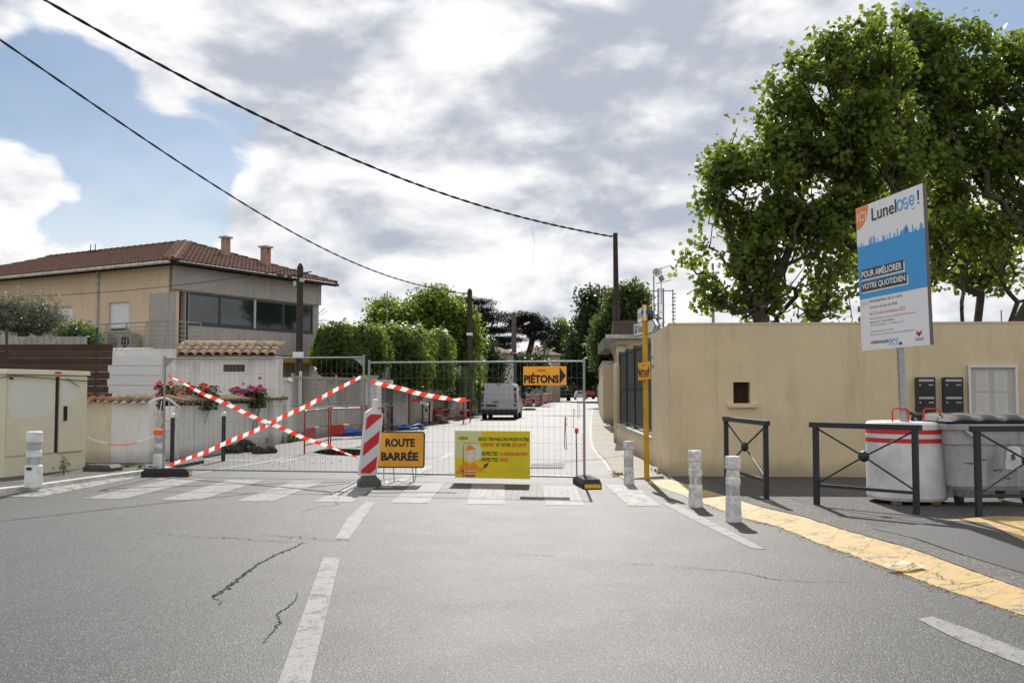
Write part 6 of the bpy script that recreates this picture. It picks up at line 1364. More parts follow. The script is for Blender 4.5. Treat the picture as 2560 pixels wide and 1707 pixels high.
mb = MB(); mb.box(.1, 1.35, 0, 2.0, .7, 1.35); mb.build('body', m_trc, t); mb = MB(); mb.box(.22, 1.25, .3, 1.6, 1.36, 2.1); mb.build('cab_glass', m_vglass, t); mb = MB(); mb.box(.12, 1.35, .2, 1.8, 2.1, 2.25); mb.build('cab_roof', m_trc, t)
mb = MB(); 
for x in (.2, 1.2): mb.box(x, x + .06, .25, .3, 1.36, 2.1)
mb.build('cab_post', m_trc, t)
mb = MB(); mb.tube([(.4, 2.5, .8), (.6, 2.6, 2.2), (.7, 1.8, 2.9)], .09, 6); mb.build('boom', m_trc, t)
for x in (-.1, 1.2): wheel(t, x, x + .35, .6, .55)
for x in (-.02, 1.15): wheel(t, x, x + .3, 2.2, .4)
# red and white guide boards with barriers, far left side of the road
m_gp = M('far_guide_white', (.60, .60, .58), .5)
def far_guide(px, py, label, h_=1.1, lean=0, flip=1):
    p = G(px, py); t = thing('guide_board', label, 'guide board', mat=frame(p, (1, .1, 0), (lean, 0, 1)), group='red and white guide boards along the trench')
    mb = MB(); mb.box(-.17, .17, 0, .05, .12, h_); mb.build('board', m_gp, t)
    for k in range(3):
        z = .2 + k * .32; mb = MB(); s_ = .16 * flip; mb.poly([(-.16, -.004, z - s_ * .5), (.16, -.004, z + s_ * .5), (.16, -.004, z + s_ * .5 + .15), (-.16, -.004, z - s_ * .5 + .15)]); mb.build('red_stripe', m_red, t)
    mb = MB(); mb.box(-.25, .25, -.15, .2, 0, .12); mb.build('foot', m_rubd, t)
gl_ = [(1316, 1016, 0, 'nearest red and white guide board of the far trench row'), (1325, 1015, .2, 'second guide board of the far trench row, slightly tilted'), (1343, 1016, -.25, 'tilted guide board beside the fallen red barriers'), (1352, 1013, .3, 'steeply leaning guide board in the middle of the far row'), (1362, 1009, -.2, 'guide board near the far truck, leaning left'), (1369, 1007, .2, 'guide board near the far truck, leaning right'), (1377, 1006, -.1, 'last guide board of the row, nearest the far truck')]
for i, (x, y, ln, lb) in enumerate(gl_): far_guide(x, y, lb, 1.25, ln, 1 if i % 2 else -1)
for i, (x0_, y0_, x1_, y1_, lb) in enumerate(((1299, 1018, 1330, 1019, 'far red site barrier right of the van mirror'), (1326, 1014, 1352, 1015, 'far red site barrier in the middle of the guide board row'), (1345, 1010, 1375, 1009, 'farthest red site barrier near the truck'))):
    a, b = G(x0_, y0_), G(x1_, y1_); site_barrier(a.xy, b.xy, lb, 1.0, 'far red site barriers')
p = G(1322, 1025); t = tag(rock((p.x, p.y, .06), (.55, .4, .18), 77, 'sand_bag', m_rubb), 'small dark bag on the road right of the van', 'sandbag')
# sand and bump in the road
rr_ = rock(G(1400, 1039), (2.2, .8, .09), 91, 'sand_pile', M('pale_grit', (.42, .40, .36), .95)); rr_['kind'] = 'stuff'; rr_['label'] = 'low pale ridge of grit across the road'
# survey rods with tape
m_rod = M('rusty_rebar', (.06, .05, .045), .7, .3, .4); m_cap = M('red_rebar_cap', (.62, .05, .04), .5)
def rod(px, pyb, pyt, label, cap=False, lean=0, tp=True):
    p = G(px, pyb); h_ = A(px, pyt, p.y).z; t = thing('marker_rod', label, 'marker rod', (p.x, p.y, 0), group='iron marker rods along the right lane')
    mb = MB(); mb.tube([(0, 0, 0), (lean, 0, h_)], .010, 6); mb.build('rod', m_rod, t)
    if cap: mb = MB(); mb.lathe([(.015, h_ - .09), (.035, h_ - .06), (.035, h_), (.02, h_ + .015)], 10); mb.build('cap', m_cap, t)
    if tp:
        mb = MB(); n = 5
        for k in range(n): mb.cur = k % 2; z = h_ - .02 - k * h_ * .09; mb.poly([(lean + .02 + .03 * math.sin(k), -.01, z), (lean + .045 + .03 * math.sin(k), -.01, z), (lean + .045 + .03 * math.sin(k + 1), -.01, z - h_ * .09), (lean + .02 + .03 * math.sin(k + 1), -.01, z - h_ * .09)])
        mb.build('tape_end', [m_tr, m_tw], t)
rod(1442, 1190, 1072, 'nearest marker rod with a red cap, beside the right fence post', True, -.01, False); rod(1411, 1118, 1041, 'leaning marker rod with a striped ribbon in the middle of the lane', lean=.02); rod(1416, 1117, 1042, 'second leaning rod of the pair in the middle of the lane', lean=-.03, tp=False)
rod(1434, 1069, 1021, 'farther marker rod with a short ribbon', lean=.01); rod(1445, 1046, 1007, 'thin far marker rod near the gutter', tp=False); rod(1449, 1044, 1006, 'farthest thin marker rod near the gutter', tp=False)
t = thing('ribbon', 'red and white chain ribbon hanging beside the right fence post', 'ribbon', (0, 0, 0)); mb = MB()
pa = [A(1456, 1084 + k * 3.4, 16.9) + Vector((.015 * math.sin(k * 1.3), 0, 0)) for k in range(20)]
for k in range(19): mb.cur = k % 2; a, b = pa[k], pa[k + 1]; mb.poly([a - Vector((.008, 0, 0)), a + Vector((.008, 0, 0)), b + Vector((.008, 0, 0)), b - Vector((.008, 0, 0))])
mb.build('ribbon_strip', [m_tr, m_tw], t)
# ---------------- rooftop mast, dish, thin poles behind the wall ----------------
Ym = 75; m_mast = M('grey_steel_mast', (.20, .20, .20), .5, .5, .4)
t = thing('antenna_mast', 'lattice radio mast with yagi aerials behind the beige wall corner', 'antenna mast', (XZ(1654, Ym), Ym, 0)); X_ = XZ(1654, Ym)
xs_ = [XZ(x, Ym) - X_ for x in (1647.5, 1660.5)]; zt_ = A(1654, 721, Ym).z
for x in xs_:
    for y in (0, .35): mb = MB(); mb.tube([(x, y, 0), (x, y, zt_)], .035, 5); mb.build('leg', m_mast, t)
mb = MB()
for k in range(30): z = 4.5 + (zt_ - 4.5) * k / 29; mb.tube([(xs_[0], 0, z), (xs_[1], 0, z)], .022, 4); mb.tube([(xs_[0], .35, z), (xs_[1], .35, z)], .015, 4)
mb.build('lattice', m_mast, t, kind='stuff')
def ap(px, py): v = A(px, py, Ym); return (v.x - X_, 0, v.z)
for nm_, pts, r in (('top_tube', [(1653, 671), (1653, 760)], .035), ('crossarm', [(1624, 727), (1684, 727)], .04), ('yagi_boom', [(1648, 672), (1680, 663)], .025), ('yagi_boom', [(1640, 709), (1679, 700)], .025), ('side_tube', [(1682, 724), (1683, 813)], .05), ('side_tube', [(1625, 727), (1625, 760)], .04), ('stay', [(1633, 760), (1650, 760)], .02), ('stay', [(1633, 741), (1650, 741)], .02)):
    mb = MB(); mb.tube([ap(*p) for p in pts], r, 5); mb.build(nm_, m_mast, t)
mb = MB()
for k in range(9): x, y, z = ap(1683, 735 + k * 9); mb.tube([(x - .12 * (k % 2), y, z), (x + .2, y, z)], .05, 5)
for k in range(7): x, y, z = ap(1648 + k * 4.6, 672 - k * 1.3); mb.tube([(x, -.25, z), (x, .25, z)], .02, 4); x, y, z = ap(1642 + k * 5.3, 708.6 - k * 1.25); mb.tube([(x, -.25, z), (x, .25, z)], .02, 4)
mb.tube([ap(1651, 690), ap(1656, 702)], .2, 6); mb.build('aerial_elements', m_mast, t)
t = thing('dish_antenna', 'round grey dish on a thin mast beside the lattice radio mast', 'antenna', (XZ(1636, 72), 72, 0)); Ym = 72; X_ = XZ(1636, 72)
mb = MB(); mb.tube([(0, 0, 0), (0, 0, A(1636, 690, 72).z)], .05, 6); mb.build('mast', m_mast, t)
c_ = A(1640.5, 681.5, 72); mb = MB(); prof = [(.02, .0), (.16, .01), (.30, .06)]; R0_ = .31
mb.lathe([(.02, .10), (.16, .08), (.30, .0), (.31, .0), (.31, -.02), (.05, .12)], 24); mb.v = [(c_.x - X_ + v[0], .1 * 0 + v[2] - .15, c_.z + v[1]) for v in mb.v]; mb.build('dish', M('pale_dish', (.50, .50, .50), .5), t)
mb = MB(); mb.cyl((c_.x - X_, -.22, c_.z), (c_.x - X_, -.1, c_.z), .07, n=8); mb.build('feed', m_mast, t)
p = A(1782, 690, 45); t = thing('floodlight_mast', 'thin grey mast under the left tip of the plane tree', 'mast', (p.x, 45, 0)); mb = MB(); mb.cyl((0, 0, 0), (0, 0, p.z + .6), .09, .06, 8); mb.build('mast', m_mast, t)
p = A(2503, 775, 45); t = thing('floodlight_mast', 'short thin post tip above the wall at the far right', 'mast', (p.x, 45, 0)); mb = MB(); mb.cyl((0, 0, 0), (0, 0, p.z), .03, .03, 6); mb.build('mast', m_mast, t)
p = A(968, 727, 52); t = thing('roof_aerial', 'thin television aerial rising above the lime tree crown', 'aerial', (p.x, 52, 0)); mb = MB(); mb.tube([(0, 0, 3), (0, 0, p.z)], .035, 4); mb.tube([(0, 0, p.z - .3), (.5, 0, p.z - .42)], .02, 4); mb.build('aerial', m_mast, t)
# crumpled paper on the kerb, small leaf litter
p = G(2262, 1415, .045); mb = MB(); rnd = random.Random(2)
gx_ = [[(p.x + (i - 3) * .055 + rnd.uniform(-.01, .01), p.y + (j - 1) * .05 + rnd.uniform(-.012, .012), .045 + .055 * abs(math.sin(i * 1.9 + j * 1.3)) * (1 - abs(i - 3) / 4)) for i in range(7)] for j in range(3)]
mb.add([v for r_ in gx_ for v in r_], [(j * 7 + i, j * 7 + i + 1, (j + 1) * 7 + i + 1, (j + 1) * 7 + i) for j in range(2) for i in range(6)]); tag(mb.build('crumpled_paper', M('cream_paper', (.68, .62, .50), .7)), 'crumpled cream paper scrap on the yellow kerb', 'litter')
# ---------------- vegetation ----------------
m_bark = M('plane_bark', (.10, .082, .060), .9, .2, var=(3, .5), bump=(14, .02), col2=(.06, .05, .038)); m_barkd = M('dark_bark', (.05, .042, .035), .9, .2, var=(3, .5), bump=(14, .02))
L_plane = leafmat('plane_leaf', (.075, .115, .024), (.045, .078, .016), (.33, .44, .05), .50, nscale=.9)
L_lime = leafmat('lime_leaf', (.075, .135, .02), (.045, .085, .014), (.34, .47, .05), .46, nscale=.8)
L_dark = leafmat('dark_leaf', (.028, .055, .014), (.016, .034, .010), (.10, .17, .03), .30, nscale=.4)
L_far = leafmat('far_poplar_leaf', (.040, .070, .020), (.024, .045, .014), (.20, .30, .05), .40, nscale=.3)
L_cedar = leafmat('cedar_needles', (.016, .028, .016), (.010, .018, .011), (.02, .04, .015), .12, nscale=.5)
L_hedge = leafmat('cypress_hedge', (.055, .105, .022), (.035, .070, .015), (.16, .26, .04), .3, nscale=2)
L_olive = leafmat('olive_leaf', (.13, .15, .10), (.075, .09, .055), (.18, .22, .10), .25, nscale=2)
L_weed = leafmat('weed_leaf', (.07, .12, .025), (.05, .075, .02), (.2, .3, .05), .35, nscale=5)
L_redb = leafmat('red_shrub_leaf', (.28, .04, .03), (.14, .04, .02), (.45, .08, .04), .35, nscale=4)
L_rose = M('coral_rose', (.90, .30, .28), .6, var=(14, .4), col2=(.80, .10, .12)); L_mag = M('magenta_rose', (.80, .18, .38), .6, var=(14, .4), col2=(.60, .07, .22))
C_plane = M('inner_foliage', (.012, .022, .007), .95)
SH = {'star': np.array([(math.sin(a) * r, math.cos(a) * r) for a, r in zip([2 * math.pi * k / 9 for k in range(9)], (1, .66, .92, .62, .8, .8, .62, .92, .66))]),
      'diamond': np.array([(0, 1), (.5, .1), (0, -.9), (-.5, .1)]), 'oval': np.array([(0, 1), (.42, .4), (.36, -.5), (0, -1), (-.36, -.5), (-.42, .4)]), 'needle': np.array([(0, 1), (.16, 0), (0, -1), (-.16, 0)])}
def leaves(name, P, size, mat, parent, shape='star', nrm=None, up=.35, kind='stuff', jitter=.5, label=None):
    """one mesh of many small bent leaf faces at points P"""
    n = len(P); S = SH[shape]; k = len(S)
    d = rng.normal(size=(n, 3)); d[:, 2] += up * 2
    if nrm is not None: d = d * .7 + nrm * 1.6
    d /= np.linalg.norm(d, axis=1, keepdims=True); r = rng.normal(size=(n, 3)); x = np.cross(d, r); x /= np.linalg.norm(x, axis=1, keepdims=True); y = np.cross(d, x)
    s = size * (1 + rng.uniform(-jitter, jitter, size=(n, 1, 1)))
    V = P[:, None, :] + s * (S[None, :, 0:1] * x[:, None, :] + S[None, :, 1:2] * y[:, None, :]) + s * .30 * (np.abs(S[None, :, 0:1]) ** 1.0) * d[:, None, :] * .8
    me = bpy.data.meshes.new(name); me.vertices.add(n * k); me.vertices.foreach_set('co', V.astype(np.float32).ravel()); me.loops.add(n * k); me.loops.foreach_set('vertex_index', np.arange(n * k, dtype=np.int32))
    me.polygons.add(n); me.polygons.foreach_set('loop_start', np.arange(0, n * k, k, dtype=np.int32)); me.polygons.foreach_set('loop_total', np.full(n, k, dtype=np.int32)); me.materials.append(mat); me.update(calc_edges=True)
    o = bpy.data.objects.new(name, me); COL.objects.link(o); o.parent = parent
    if kind: o['kind'] = kind
    if label: o['label'] = label
    return o
def in_ell(c, r, n, shell=0.0):
    d = rng.normal(size=(n, 3)); d /= np.linalg.norm(d, axis=1, keepdims=True); rad = rng.uniform(shell ** 3, 1, size=(n, 1)) ** (1 / 3); return np.array(c) + d * rad * np.array(r)
def tree(name, label, base, ells, n_attr, n_leaf, size, mats, shape='star', trunk_h=3.0, trunk_r=.35, sig=.30, seg=.55, group=None, bark=None, cat='tree', shell=.35, zmin=None, leaf_up=.35, rmin=.012, drop=.0, arms=0, arm_len=2.0, thin=None, sigz=.8, holes=None):
    """trunk and limbs grown to attractor points in the crown ellipsoids; leaves clustered at the twig ends. ells in world coordinates"""
    t = thing(name, label, cat, base, group=group); b = np.array(base, float)
    vol = np.array([e[1][0] * e[1][1] * e[1][2] for e in ells]) ** .62; cnt = np.maximum(1, (vol / vol.sum() * n_attr).astype(int))
    Q = np.concatenate([in_ell(e[0], e[1], c, shell) for e, c in zip(ells, cnt)]) - b
    if zmin is not None: Q = Q[Q[:, 2] > zmin]
    nodes = [(0, 0, 0)]; par = [-1]; m = 5
    for k in range(1, m + 1): nodes.append((.12 * math.sin(k * 1.1), .08 * math.cos(k), trunk_h * k / m)); par.append(k - 1)
    hub = np.array(nodes[-1])
    for k in range(arms):                    # pollard arms spreading from the fork before they turn upwards
        a = 2 * math.pi * (k + .3 * math.sin(k * 5)) / arms; ln = arm_len * (1 + .35 * math.sin(k * 3.3)); prev = m
        for j in range(1, 6):
            f = j / 5; nodes.append((hub[0] + ln * f * math.cos(a) + .12 * math.sin(j * 2 + k), hub[1] + ln * f * math.sin(a) + .1 * math.cos(j + k), hub[2] + ln * (.18 * f + .55 * f ** 3) * (1 + .3 * math.sin(k)))); par.append(prev); prev = len(nodes) - 1
    top = np.array(nodes[5]); Q = Q[np.argsort(np.linalg.norm(Q - top, axis=1))]
    NB = np.zeros((len(Q) * 14 + 20, 3)); NB[:len(nodes)] = nodes; cntn = len(nodes); dist = np.zeros(len(NB)); ends = []
    for q in Q:
        d = np.linalg.norm(NB[m:cntn] - q, axis=1) + dist[m:cntn] * .28; j = m + int(np.argmin(d)); p = NB[j].copy(); L_ = np.linalg.norm(q - p); ns = max(1, min(12, int(L_ / seg))); prev = j
        for k in range(1, ns + 1):
            f = k / ns; w = p + (q - p) * f; w[2] -= .10 * L_ * math.sin(math.pi * f) * (1 if q[2] > p[2] else -.6); w += rng.normal(size=3) * .05 * seg
            NB[cntn] = w; par.append(prev); dist[cntn] = dist[prev] + np.linalg.norm(w - NB[prev]); prev = cntn; cntn += 1
        ends.append(prev)
    wgt = np.zeros(cntn)
    for e in ends: wgt[e] += 1
    for i in range(cntn - 1, 0, -1): wgt[par[i]] += wgt[i]
    rad = np.maximum(rmin, trunk_r * (wgt / wgt[0]) ** .46); vs = []; fs = []; n5 = 5
    for i in range(1, cntn):
        a, c = NB[par[i]], NB[i]; d = c - a; L_ = np.linalg.norm(d)
        if L_ < 1e-4: continue
        d = d / L_; x = np.cross(d, (0.31, .77, .56)); x /= np.linalg.norm(x); y = np.cross(d, x); r0 = min(rad[par[i]], rad[i] * 1.35); r1 = rad[i]; k5 = 8 if r1 > .12 else n5; o = len(vs)
        for cc, r in ((a - d * r0 * .3, r0), (c, r1)):
            for k in range(k5): an = 2 * math.pi * k / k5; vs.append(tuple(cc + x * r * math.cos(an) + y * r * math.sin(an)))
        fs += [(o + k, o + (k + 1) % k5, o + k5 + (k + 1) % k5, o + k5 + k) for k in range(k5)]
    mb = MB(); mb.v = vs; mb.f = fs; mb.mi = [0] * len(fs); mb.build('trunk', bark or m_bark, t, smooth=True)
    tips = NB[ends]; tw = [i for i in range(m + 1, cntn) if wgt[i] <= 3]; T = np.concatenate([tips, tips, NB[tw]])
    P = T[rng.integers(0, len(T), n_leaf)] + np.clip(rng.normal(size=(n_leaf, 3)), -2.2, 2.2) * sig * np.array([1, 1, sigz]); P[:, 2] -= drop * rng.random(n_leaf)
    if zmin is not None: P = P[P[:, 2] > zmin - .3]
    if thin: P = P[rng.random(len(P)) < np.clip((P[:, 2] - thin[0]) / (thin[1] - thin[0]), thin[2], 1)]
    if holes:                                # sky shows through where the crown is thin
        hs, h0, h1, z0_, z1_ = holes; nv = np.array([mnoise.noise(Vector((p[0] * hs + 7, p[1] * hs * .35, p[2] * hs))) for p in P]); f = np.clip((P[:, 2] - z0_) / (z1_ - z0_), 0, 1)
        P = P[(nv > h0 + (h1 - h0) * f) | (rng.random(len(P)) < .06)]
    leaves('crown', P, size, mats, t, shape, up=leaf_up); return t
def E(px, py, rx, rz, Y, dep=None):
    c = A(px, py, Y); s = Y / F; return (tuple(c), (rx * s, (dep if dep else rx * s * .9), rz * s))
# big planes behind the wall
Yp = 27
T1 = [E(1850, 540, 95, 200, Yp), E(1950, 440, 130, 240, Yp), E(2060, 350, 140, 260, Yp), E(2150, 250, 130, 220, Yp), E(1765, 660, 45, 50, Yp), E(1740, 685, 30, 30, Yp), E(1780, 740, 40, 50, Yp), E(1850, 770, 60, 30, Yp), E(1950, 750, 90, 55, Yp), E(2040, 770, 60, 40, Yp), E(2220, 380, 70, 220, Yp), E(1900, 600, 110, 110, Yp), E(1880, 700, 110, 90, Yp), E(2030, 620, 140, 150, Yp), E(2180, 480, 120, 200, Yp), E(1800, 440, 55, 60, Yp)]
tree('plane_tree', 'big plane tree with the left half of the broad green crown, behind the beige wall', (XZ(2105, Yp), Yp, 0), T1, 820, 54000, .084, L_plane, trunk_h=2.3, trunk_r=.28, sig=.25, zmin=3.4, shell=.3, arms=8, arm_len=2.2, thin=(1.5, 8.5, .45), holes=(1.05, -.08, -.28, 3.5, 10))
Yp = 31
T2 = [E(2260, 300, 90, 220, Yp), E(2230, 180, 110, 160, Yp), E(2360, 230, 150, 210, Yp), E(2490, 270, 150, 200, Yp), E(2620, 300, 140, 240, Yp), E(2300, 480, 160, 170, Yp), E(2470, 500, 150, 180, Yp), E(2620, 560, 120, 180, Yp), E(2700, 400, 150, 250, Yp), E(2240, 640, 90, 90, Yp), E(2420, 640, 130, 70, Yp)]
tree('plane_tree', 'big plane tree with forked pollard limbs right of the tall project sign', (XZ(2345, Yp), Yp, 0), T2, 760, 52000, .095, L_plane, trunk_h=2.4, trunk_r=.30, sig=.27, zmin=3.9, shell=.3, arms=9, arm_len=2.8, thin=(3.6, 9.5, .35), holes=(1.0, -.02, -.28, 4.0, 10))
tree('plane_tree', 'farther plane tree of the row, seen through the limbs right of the project sign', (19.5, 48, 0), [E(2250, 640, 110, 90, 48), E(2360, 600, 100, 110, 48), E(2160, 600, 80, 100, 48), E(2450, 640, 80, 90, 48)], 300, 16000, .12, L_plane, trunk_h=2.6, trunk_r=.3, sig=.36, shell=.3, arms=6, arm_len=2.4)
# clipped street trees: flat sided crowns
def clipped(label, boxw, trunk_xy, nleaf, size, mat, seed=1, shape='diamond', name='clipped_lime_tree', core=True, rag=.12, cat='tree', group=None, trunk=True, tr=.13, hang=.0):
    x0, x1, y0, y1, z0, z1 = boxw; cx, cy = trunk_xy; t = thing(name, label, cat, (cx, cy, 0), group=group)
    if trunk:
        mb = MB(); mb.tube([(0, 0, 0), (.05, 0, z0 * .5), (0, .02, z0 + .3)], [tr * 1.2, tr, tr * .9], 8)
        for k in range(7): a = k * .9; mb.tube([(0, 0, z0 + .1), ((x1 - x0) * .2 * math.cos(a), (y1 - y0) * .2 * math.sin(a), z0 + .5), ((x1 - x0) * .36 * math.cos(a), (y1 - y0) * .36 * math.sin(a), (z0 + z1) / 2)], [tr * .5, tr * .35, tr * .2], 5)
        mb.build('trunk', m_barkd, t, smooth=True)
    c = np.array([(x0 + x1) / 2 - cx, (y0 + y1) / 2 - cy, (z0 + z1) / 2]); hsz = np.array([(x1 - x0) / 2, (y1 - y0) / 2, (z1 - z0) / 2])
    d = rng.normal(size=(nleaf, 3)); pw = 5.0; nm = (np.abs(d / hsz * hsz.mean()) ** pw).sum(1) ** (1 / pw)
    # direction spread in box space so faces are evenly covered
    d = rng.uniform(-1, 1, size=(nleaf, 3)); ax = rng.choice(3, nleaf, p=(hsz.prod() / hsz) / (hsz.prod() / hsz).sum()); d[np.arange(nleaf), ax] = np.sign(rng.uniform(-1, 1, nleaf))
    nn = (np.abs(d) ** 4).sum(1) ** (1 / 4); S = d / nn[:, None]
    lump = np.array([mnoise.noise(Vector(tuple(v * hsz * 1.4)) + Vector((seed * 9.1, 0, 0))) for v in S])
    dep = np.abs(rng.normal(size=nleaf)) * .16
    P = c + S * hsz + S * (lump * rag * 3.4 + rng.normal(size=nleaf) * .05 - dep)[:, None]; P[:, 2] -= hang * (rng.random(nleaf) ** 3) * (S[:, 2] < .3)
    P[:, 2] += .28 * (rng.random(nleaf) ** 7) * (S[:, 2] > .5)
    g_ = np.abs(S) ** 5 * np.sign(S); nrm = g_ / np.linalg.norm(g_, axis=1, keepdims=True)
    leaves('crown', P, size, mat, t, shape, nrm=nrm, up=.1)
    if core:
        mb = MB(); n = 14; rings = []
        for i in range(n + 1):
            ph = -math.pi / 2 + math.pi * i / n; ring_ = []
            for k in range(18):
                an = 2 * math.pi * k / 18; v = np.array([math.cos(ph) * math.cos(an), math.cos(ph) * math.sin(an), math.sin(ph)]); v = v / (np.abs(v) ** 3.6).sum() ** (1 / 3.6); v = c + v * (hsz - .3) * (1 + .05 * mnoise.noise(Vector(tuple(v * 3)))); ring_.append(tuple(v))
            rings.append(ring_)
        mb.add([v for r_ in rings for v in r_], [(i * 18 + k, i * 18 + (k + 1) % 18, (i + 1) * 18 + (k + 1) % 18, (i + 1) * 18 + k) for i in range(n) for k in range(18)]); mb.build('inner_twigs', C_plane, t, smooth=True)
    return t
def cbox(px0, px1, py0, py1, Y, dep): a, b = A(px0, py1, Y), A(px1, py0, Y); return (a.x, b.x, Y, Y + dep, a.z, b.z)
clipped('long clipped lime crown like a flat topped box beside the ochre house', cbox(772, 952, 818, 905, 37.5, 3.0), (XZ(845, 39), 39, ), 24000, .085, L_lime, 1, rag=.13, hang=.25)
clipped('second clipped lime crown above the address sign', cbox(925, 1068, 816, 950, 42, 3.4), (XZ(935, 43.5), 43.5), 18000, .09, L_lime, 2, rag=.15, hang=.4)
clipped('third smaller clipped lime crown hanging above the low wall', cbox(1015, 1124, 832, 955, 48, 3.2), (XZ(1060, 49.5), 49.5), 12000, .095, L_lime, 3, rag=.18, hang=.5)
clipped('square clipped cypress hedge above the far red barriers', cbox(1112, 1168, 920, 1003, 53, 2.4), (XZ(1140, 54), 54), 13000, .045, L_hedge, 4, 'needle', 'clipped_hedge', rag=.05, cat='hedge', trunk=False)
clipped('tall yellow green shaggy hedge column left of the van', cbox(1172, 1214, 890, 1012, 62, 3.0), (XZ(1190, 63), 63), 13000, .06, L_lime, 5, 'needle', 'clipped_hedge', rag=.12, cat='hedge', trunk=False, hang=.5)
Yl = 60
tree('lime_tree', 'large rounded bright green lime tree behind the clipped crowns', (XZ(1070, Yl), Yl, 0), [E(1000, 830, 70, 75, Yl), E(1100, 810, 75, 65, Yl), E(1150, 850, 45, 80, Yl), E(1060, 880, 90, 70, Yl), E(1130, 930, 50, 50, Yl), E(975, 790, 40, 40, Yl), E(1080, 760, 45, 30, Yl)], 300, 42000, .13, L_lime, 'diamond', trunk_h=2.5, trunk_r=.25, sig=.42, bark=m_barkd, shell=.5)
tree('garden_shrub', 'loose olive green shrub before the distant pale house', (XZ(1225, 72), 72, 0), [E(1228, 925, 32, 45, 72), E(1215, 880, 18, 30, 72)], 70, 7000, .11, L_dark, 'diamond', trunk_h=.8, trunk_r=.12, sig=.35, bark=m_barkd)
tree('garden_shrub', 'dark leafy shrub behind the far utility pole', (XZ(1315, 96), 96, 0), [E(1290, 935, 25, 40, 96), E(1340, 925, 30, 45, 96)], 60, 6000, .16, L_dark, 'diamond', trunk_h=.8, trunk_r=.12, sig=.5, bark=m_barkd)
# cedars: layered flat plates
def plates(Y, L): return [E(x, y, rx, 7, Y, rx * Y / F * .9) for x, y, rx in L]
tree('cedar_tree', 'dark spreading layered cedar left of the grey brown pole', (XZ(1200, 112), 112, 0), plates(112, [(1165, 750, 28), (1205, 757, 32), (1190, 775, 45), (1235, 788, 35), (1210, 800, 45), (1255, 825, 40), (1215, 830, 50), (1265, 850, 42), (1220, 855, 50), (1240, 868, 45), (1185, 815, 30)]), 330, 34000, .17, L_cedar, 'needle', trunk_h=6.5, trunk_r=.45, sig=.50, sigz=.26, bark=m_barkd, leaf_up=.8, shell=.1)
tree('cedar_tree', 'flat topped dark cedar with a bare forked trunk, right of the grey brown pole', (XZ(1312, 114), 114, 0), plates(114, [(1318, 830, 22), (1305, 788, 30), (1330, 792, 22), (1290, 800, 28), (1345, 805, 25), (1355, 820, 25), (1320, 812, 38), (1362, 838, 18), (1345, 845, 22), (1285, 815, 20)]), 200, 20000, .16, L_cedar, 'needle', trunk_h=4.5, trunk_r=.36, sig=.45, sigz=.28, bark=m_barkd, leaf_up=.8, shell=.1)
Yi = 172; x_ = XZ(1380, Yi)
t = tree('ivy_trunk', 'dead forked trunk wrapped in dark ivy left of the tall tree mass', (x_, Yi, 0), [E(1378, 860, 16, 50, Yi), E(1392, 850, 9, 45, Yi), E(1370, 905, 12, 30, Yi)], 90, 14000, .26, L_dark, 'diamond', trunk_h=5.0, trunk_r=.8, sig=.46, bark=m_barkd)
mb = MB(); mb.tube([(0, 0, 5), (-.4, 0, 10.5), A(1373, 800, Yi) - Vector((x_, Yi, 0)), A(1358, 790, Yi) - Vector((x_, Yi, 0))], [.5, .36, .2, .07], 6); mb.tube([(0, 0, 5), (.6, 0, 10.5), A(1402, 815, Yi) - Vector((x_, Yi, 0))], [.5, .33, .08], 6); mb.build('bare_limb', m_barkd, t)
tree('young_tree', 'light green slender tree beside the ivy covered trunk', (XZ(1415, 215), 215, 0), [E(1405, 815, 12, 22, 215), E(1415, 850, 16, 40, 215), E(1400, 890, 20, 30, 215)], 60, 6000, .32, L_lime, 'diamond', trunk_h=6.0, trunk_r=.3, sig=.75, bark=m_barkd)
# tall tree mass right of the street
for i, (els, by_, lb, bx_, nl_) in enumerate((
    ([E(1490, 780, 38, 62, 132), E(1470, 860, 45, 75, 132), E(1455, 920, 40, 45, 132), E(1505, 890, 60, 70, 132)], 132, 'tall dark broadleaf tree forming the left peak of the tree mass behind the low building', 1508, 26000),
    ([E(1560, 780, 45, 60, 86), E(1600, 800, 35, 60, 86), E(1540, 860, 60, 80, 86), E(1610, 870, 40, 70, 86), E(1580, 740, 30, 28, 86)], 86, 'tall green tree forming the right peak of the tree mass behind the roof pole', 1570, 26000))):
    tree('tall_tree', lb, (XZ(bx_, by_), by_, 0), els, 260, nl_, .19 if i else .27, L_far if i else L_dark, 'diamond', trunk_h=3.0, trunk_r=.4, sig=.5 if i else .75, bark=m_barkd, shell=.45)
for i, (px, py, rx, rz, Y, lb, mm) in enumerate(((1435, 920, 45, 60, 235, 'dark tree closing the far end of the street, right of the sign', L_dark), (1390, 922, 40, 52, 228, 'dark tree closing the far end of the street, behind the truck', L_dark), (1480, 918, 45, 60, 222, 'dark tree closing the far end of the street, above the red digger', L_dark), (1340, 925, 40, 42, 205, 'low dark tree behind the far guide boards', L_far), (1430, 880, 30, 35, 215, 'rounder dark tree above the far street end', L_dark))):
    tree('street_end_tree', lb, (XZ(px, Y), Y, 0), [E(px, py, rx, rz, Y)], 120, 13000, .34, mm, 'diamond', trunk_h=1.5, trunk_r=.3, sig=.8, bark=m_barkd, group='trees closing the street', shell=.3)
mb = MB(); mb.box(2, 40, 205, 206, 0, 3.2); o = tag(mb.build('end_hedge', M('dark_hedge_mass', (.02, .035, .014), .95, var=(1, .4), bump=(3, .2)), None), 'dark hedge across the far end of the street', 'hedge')
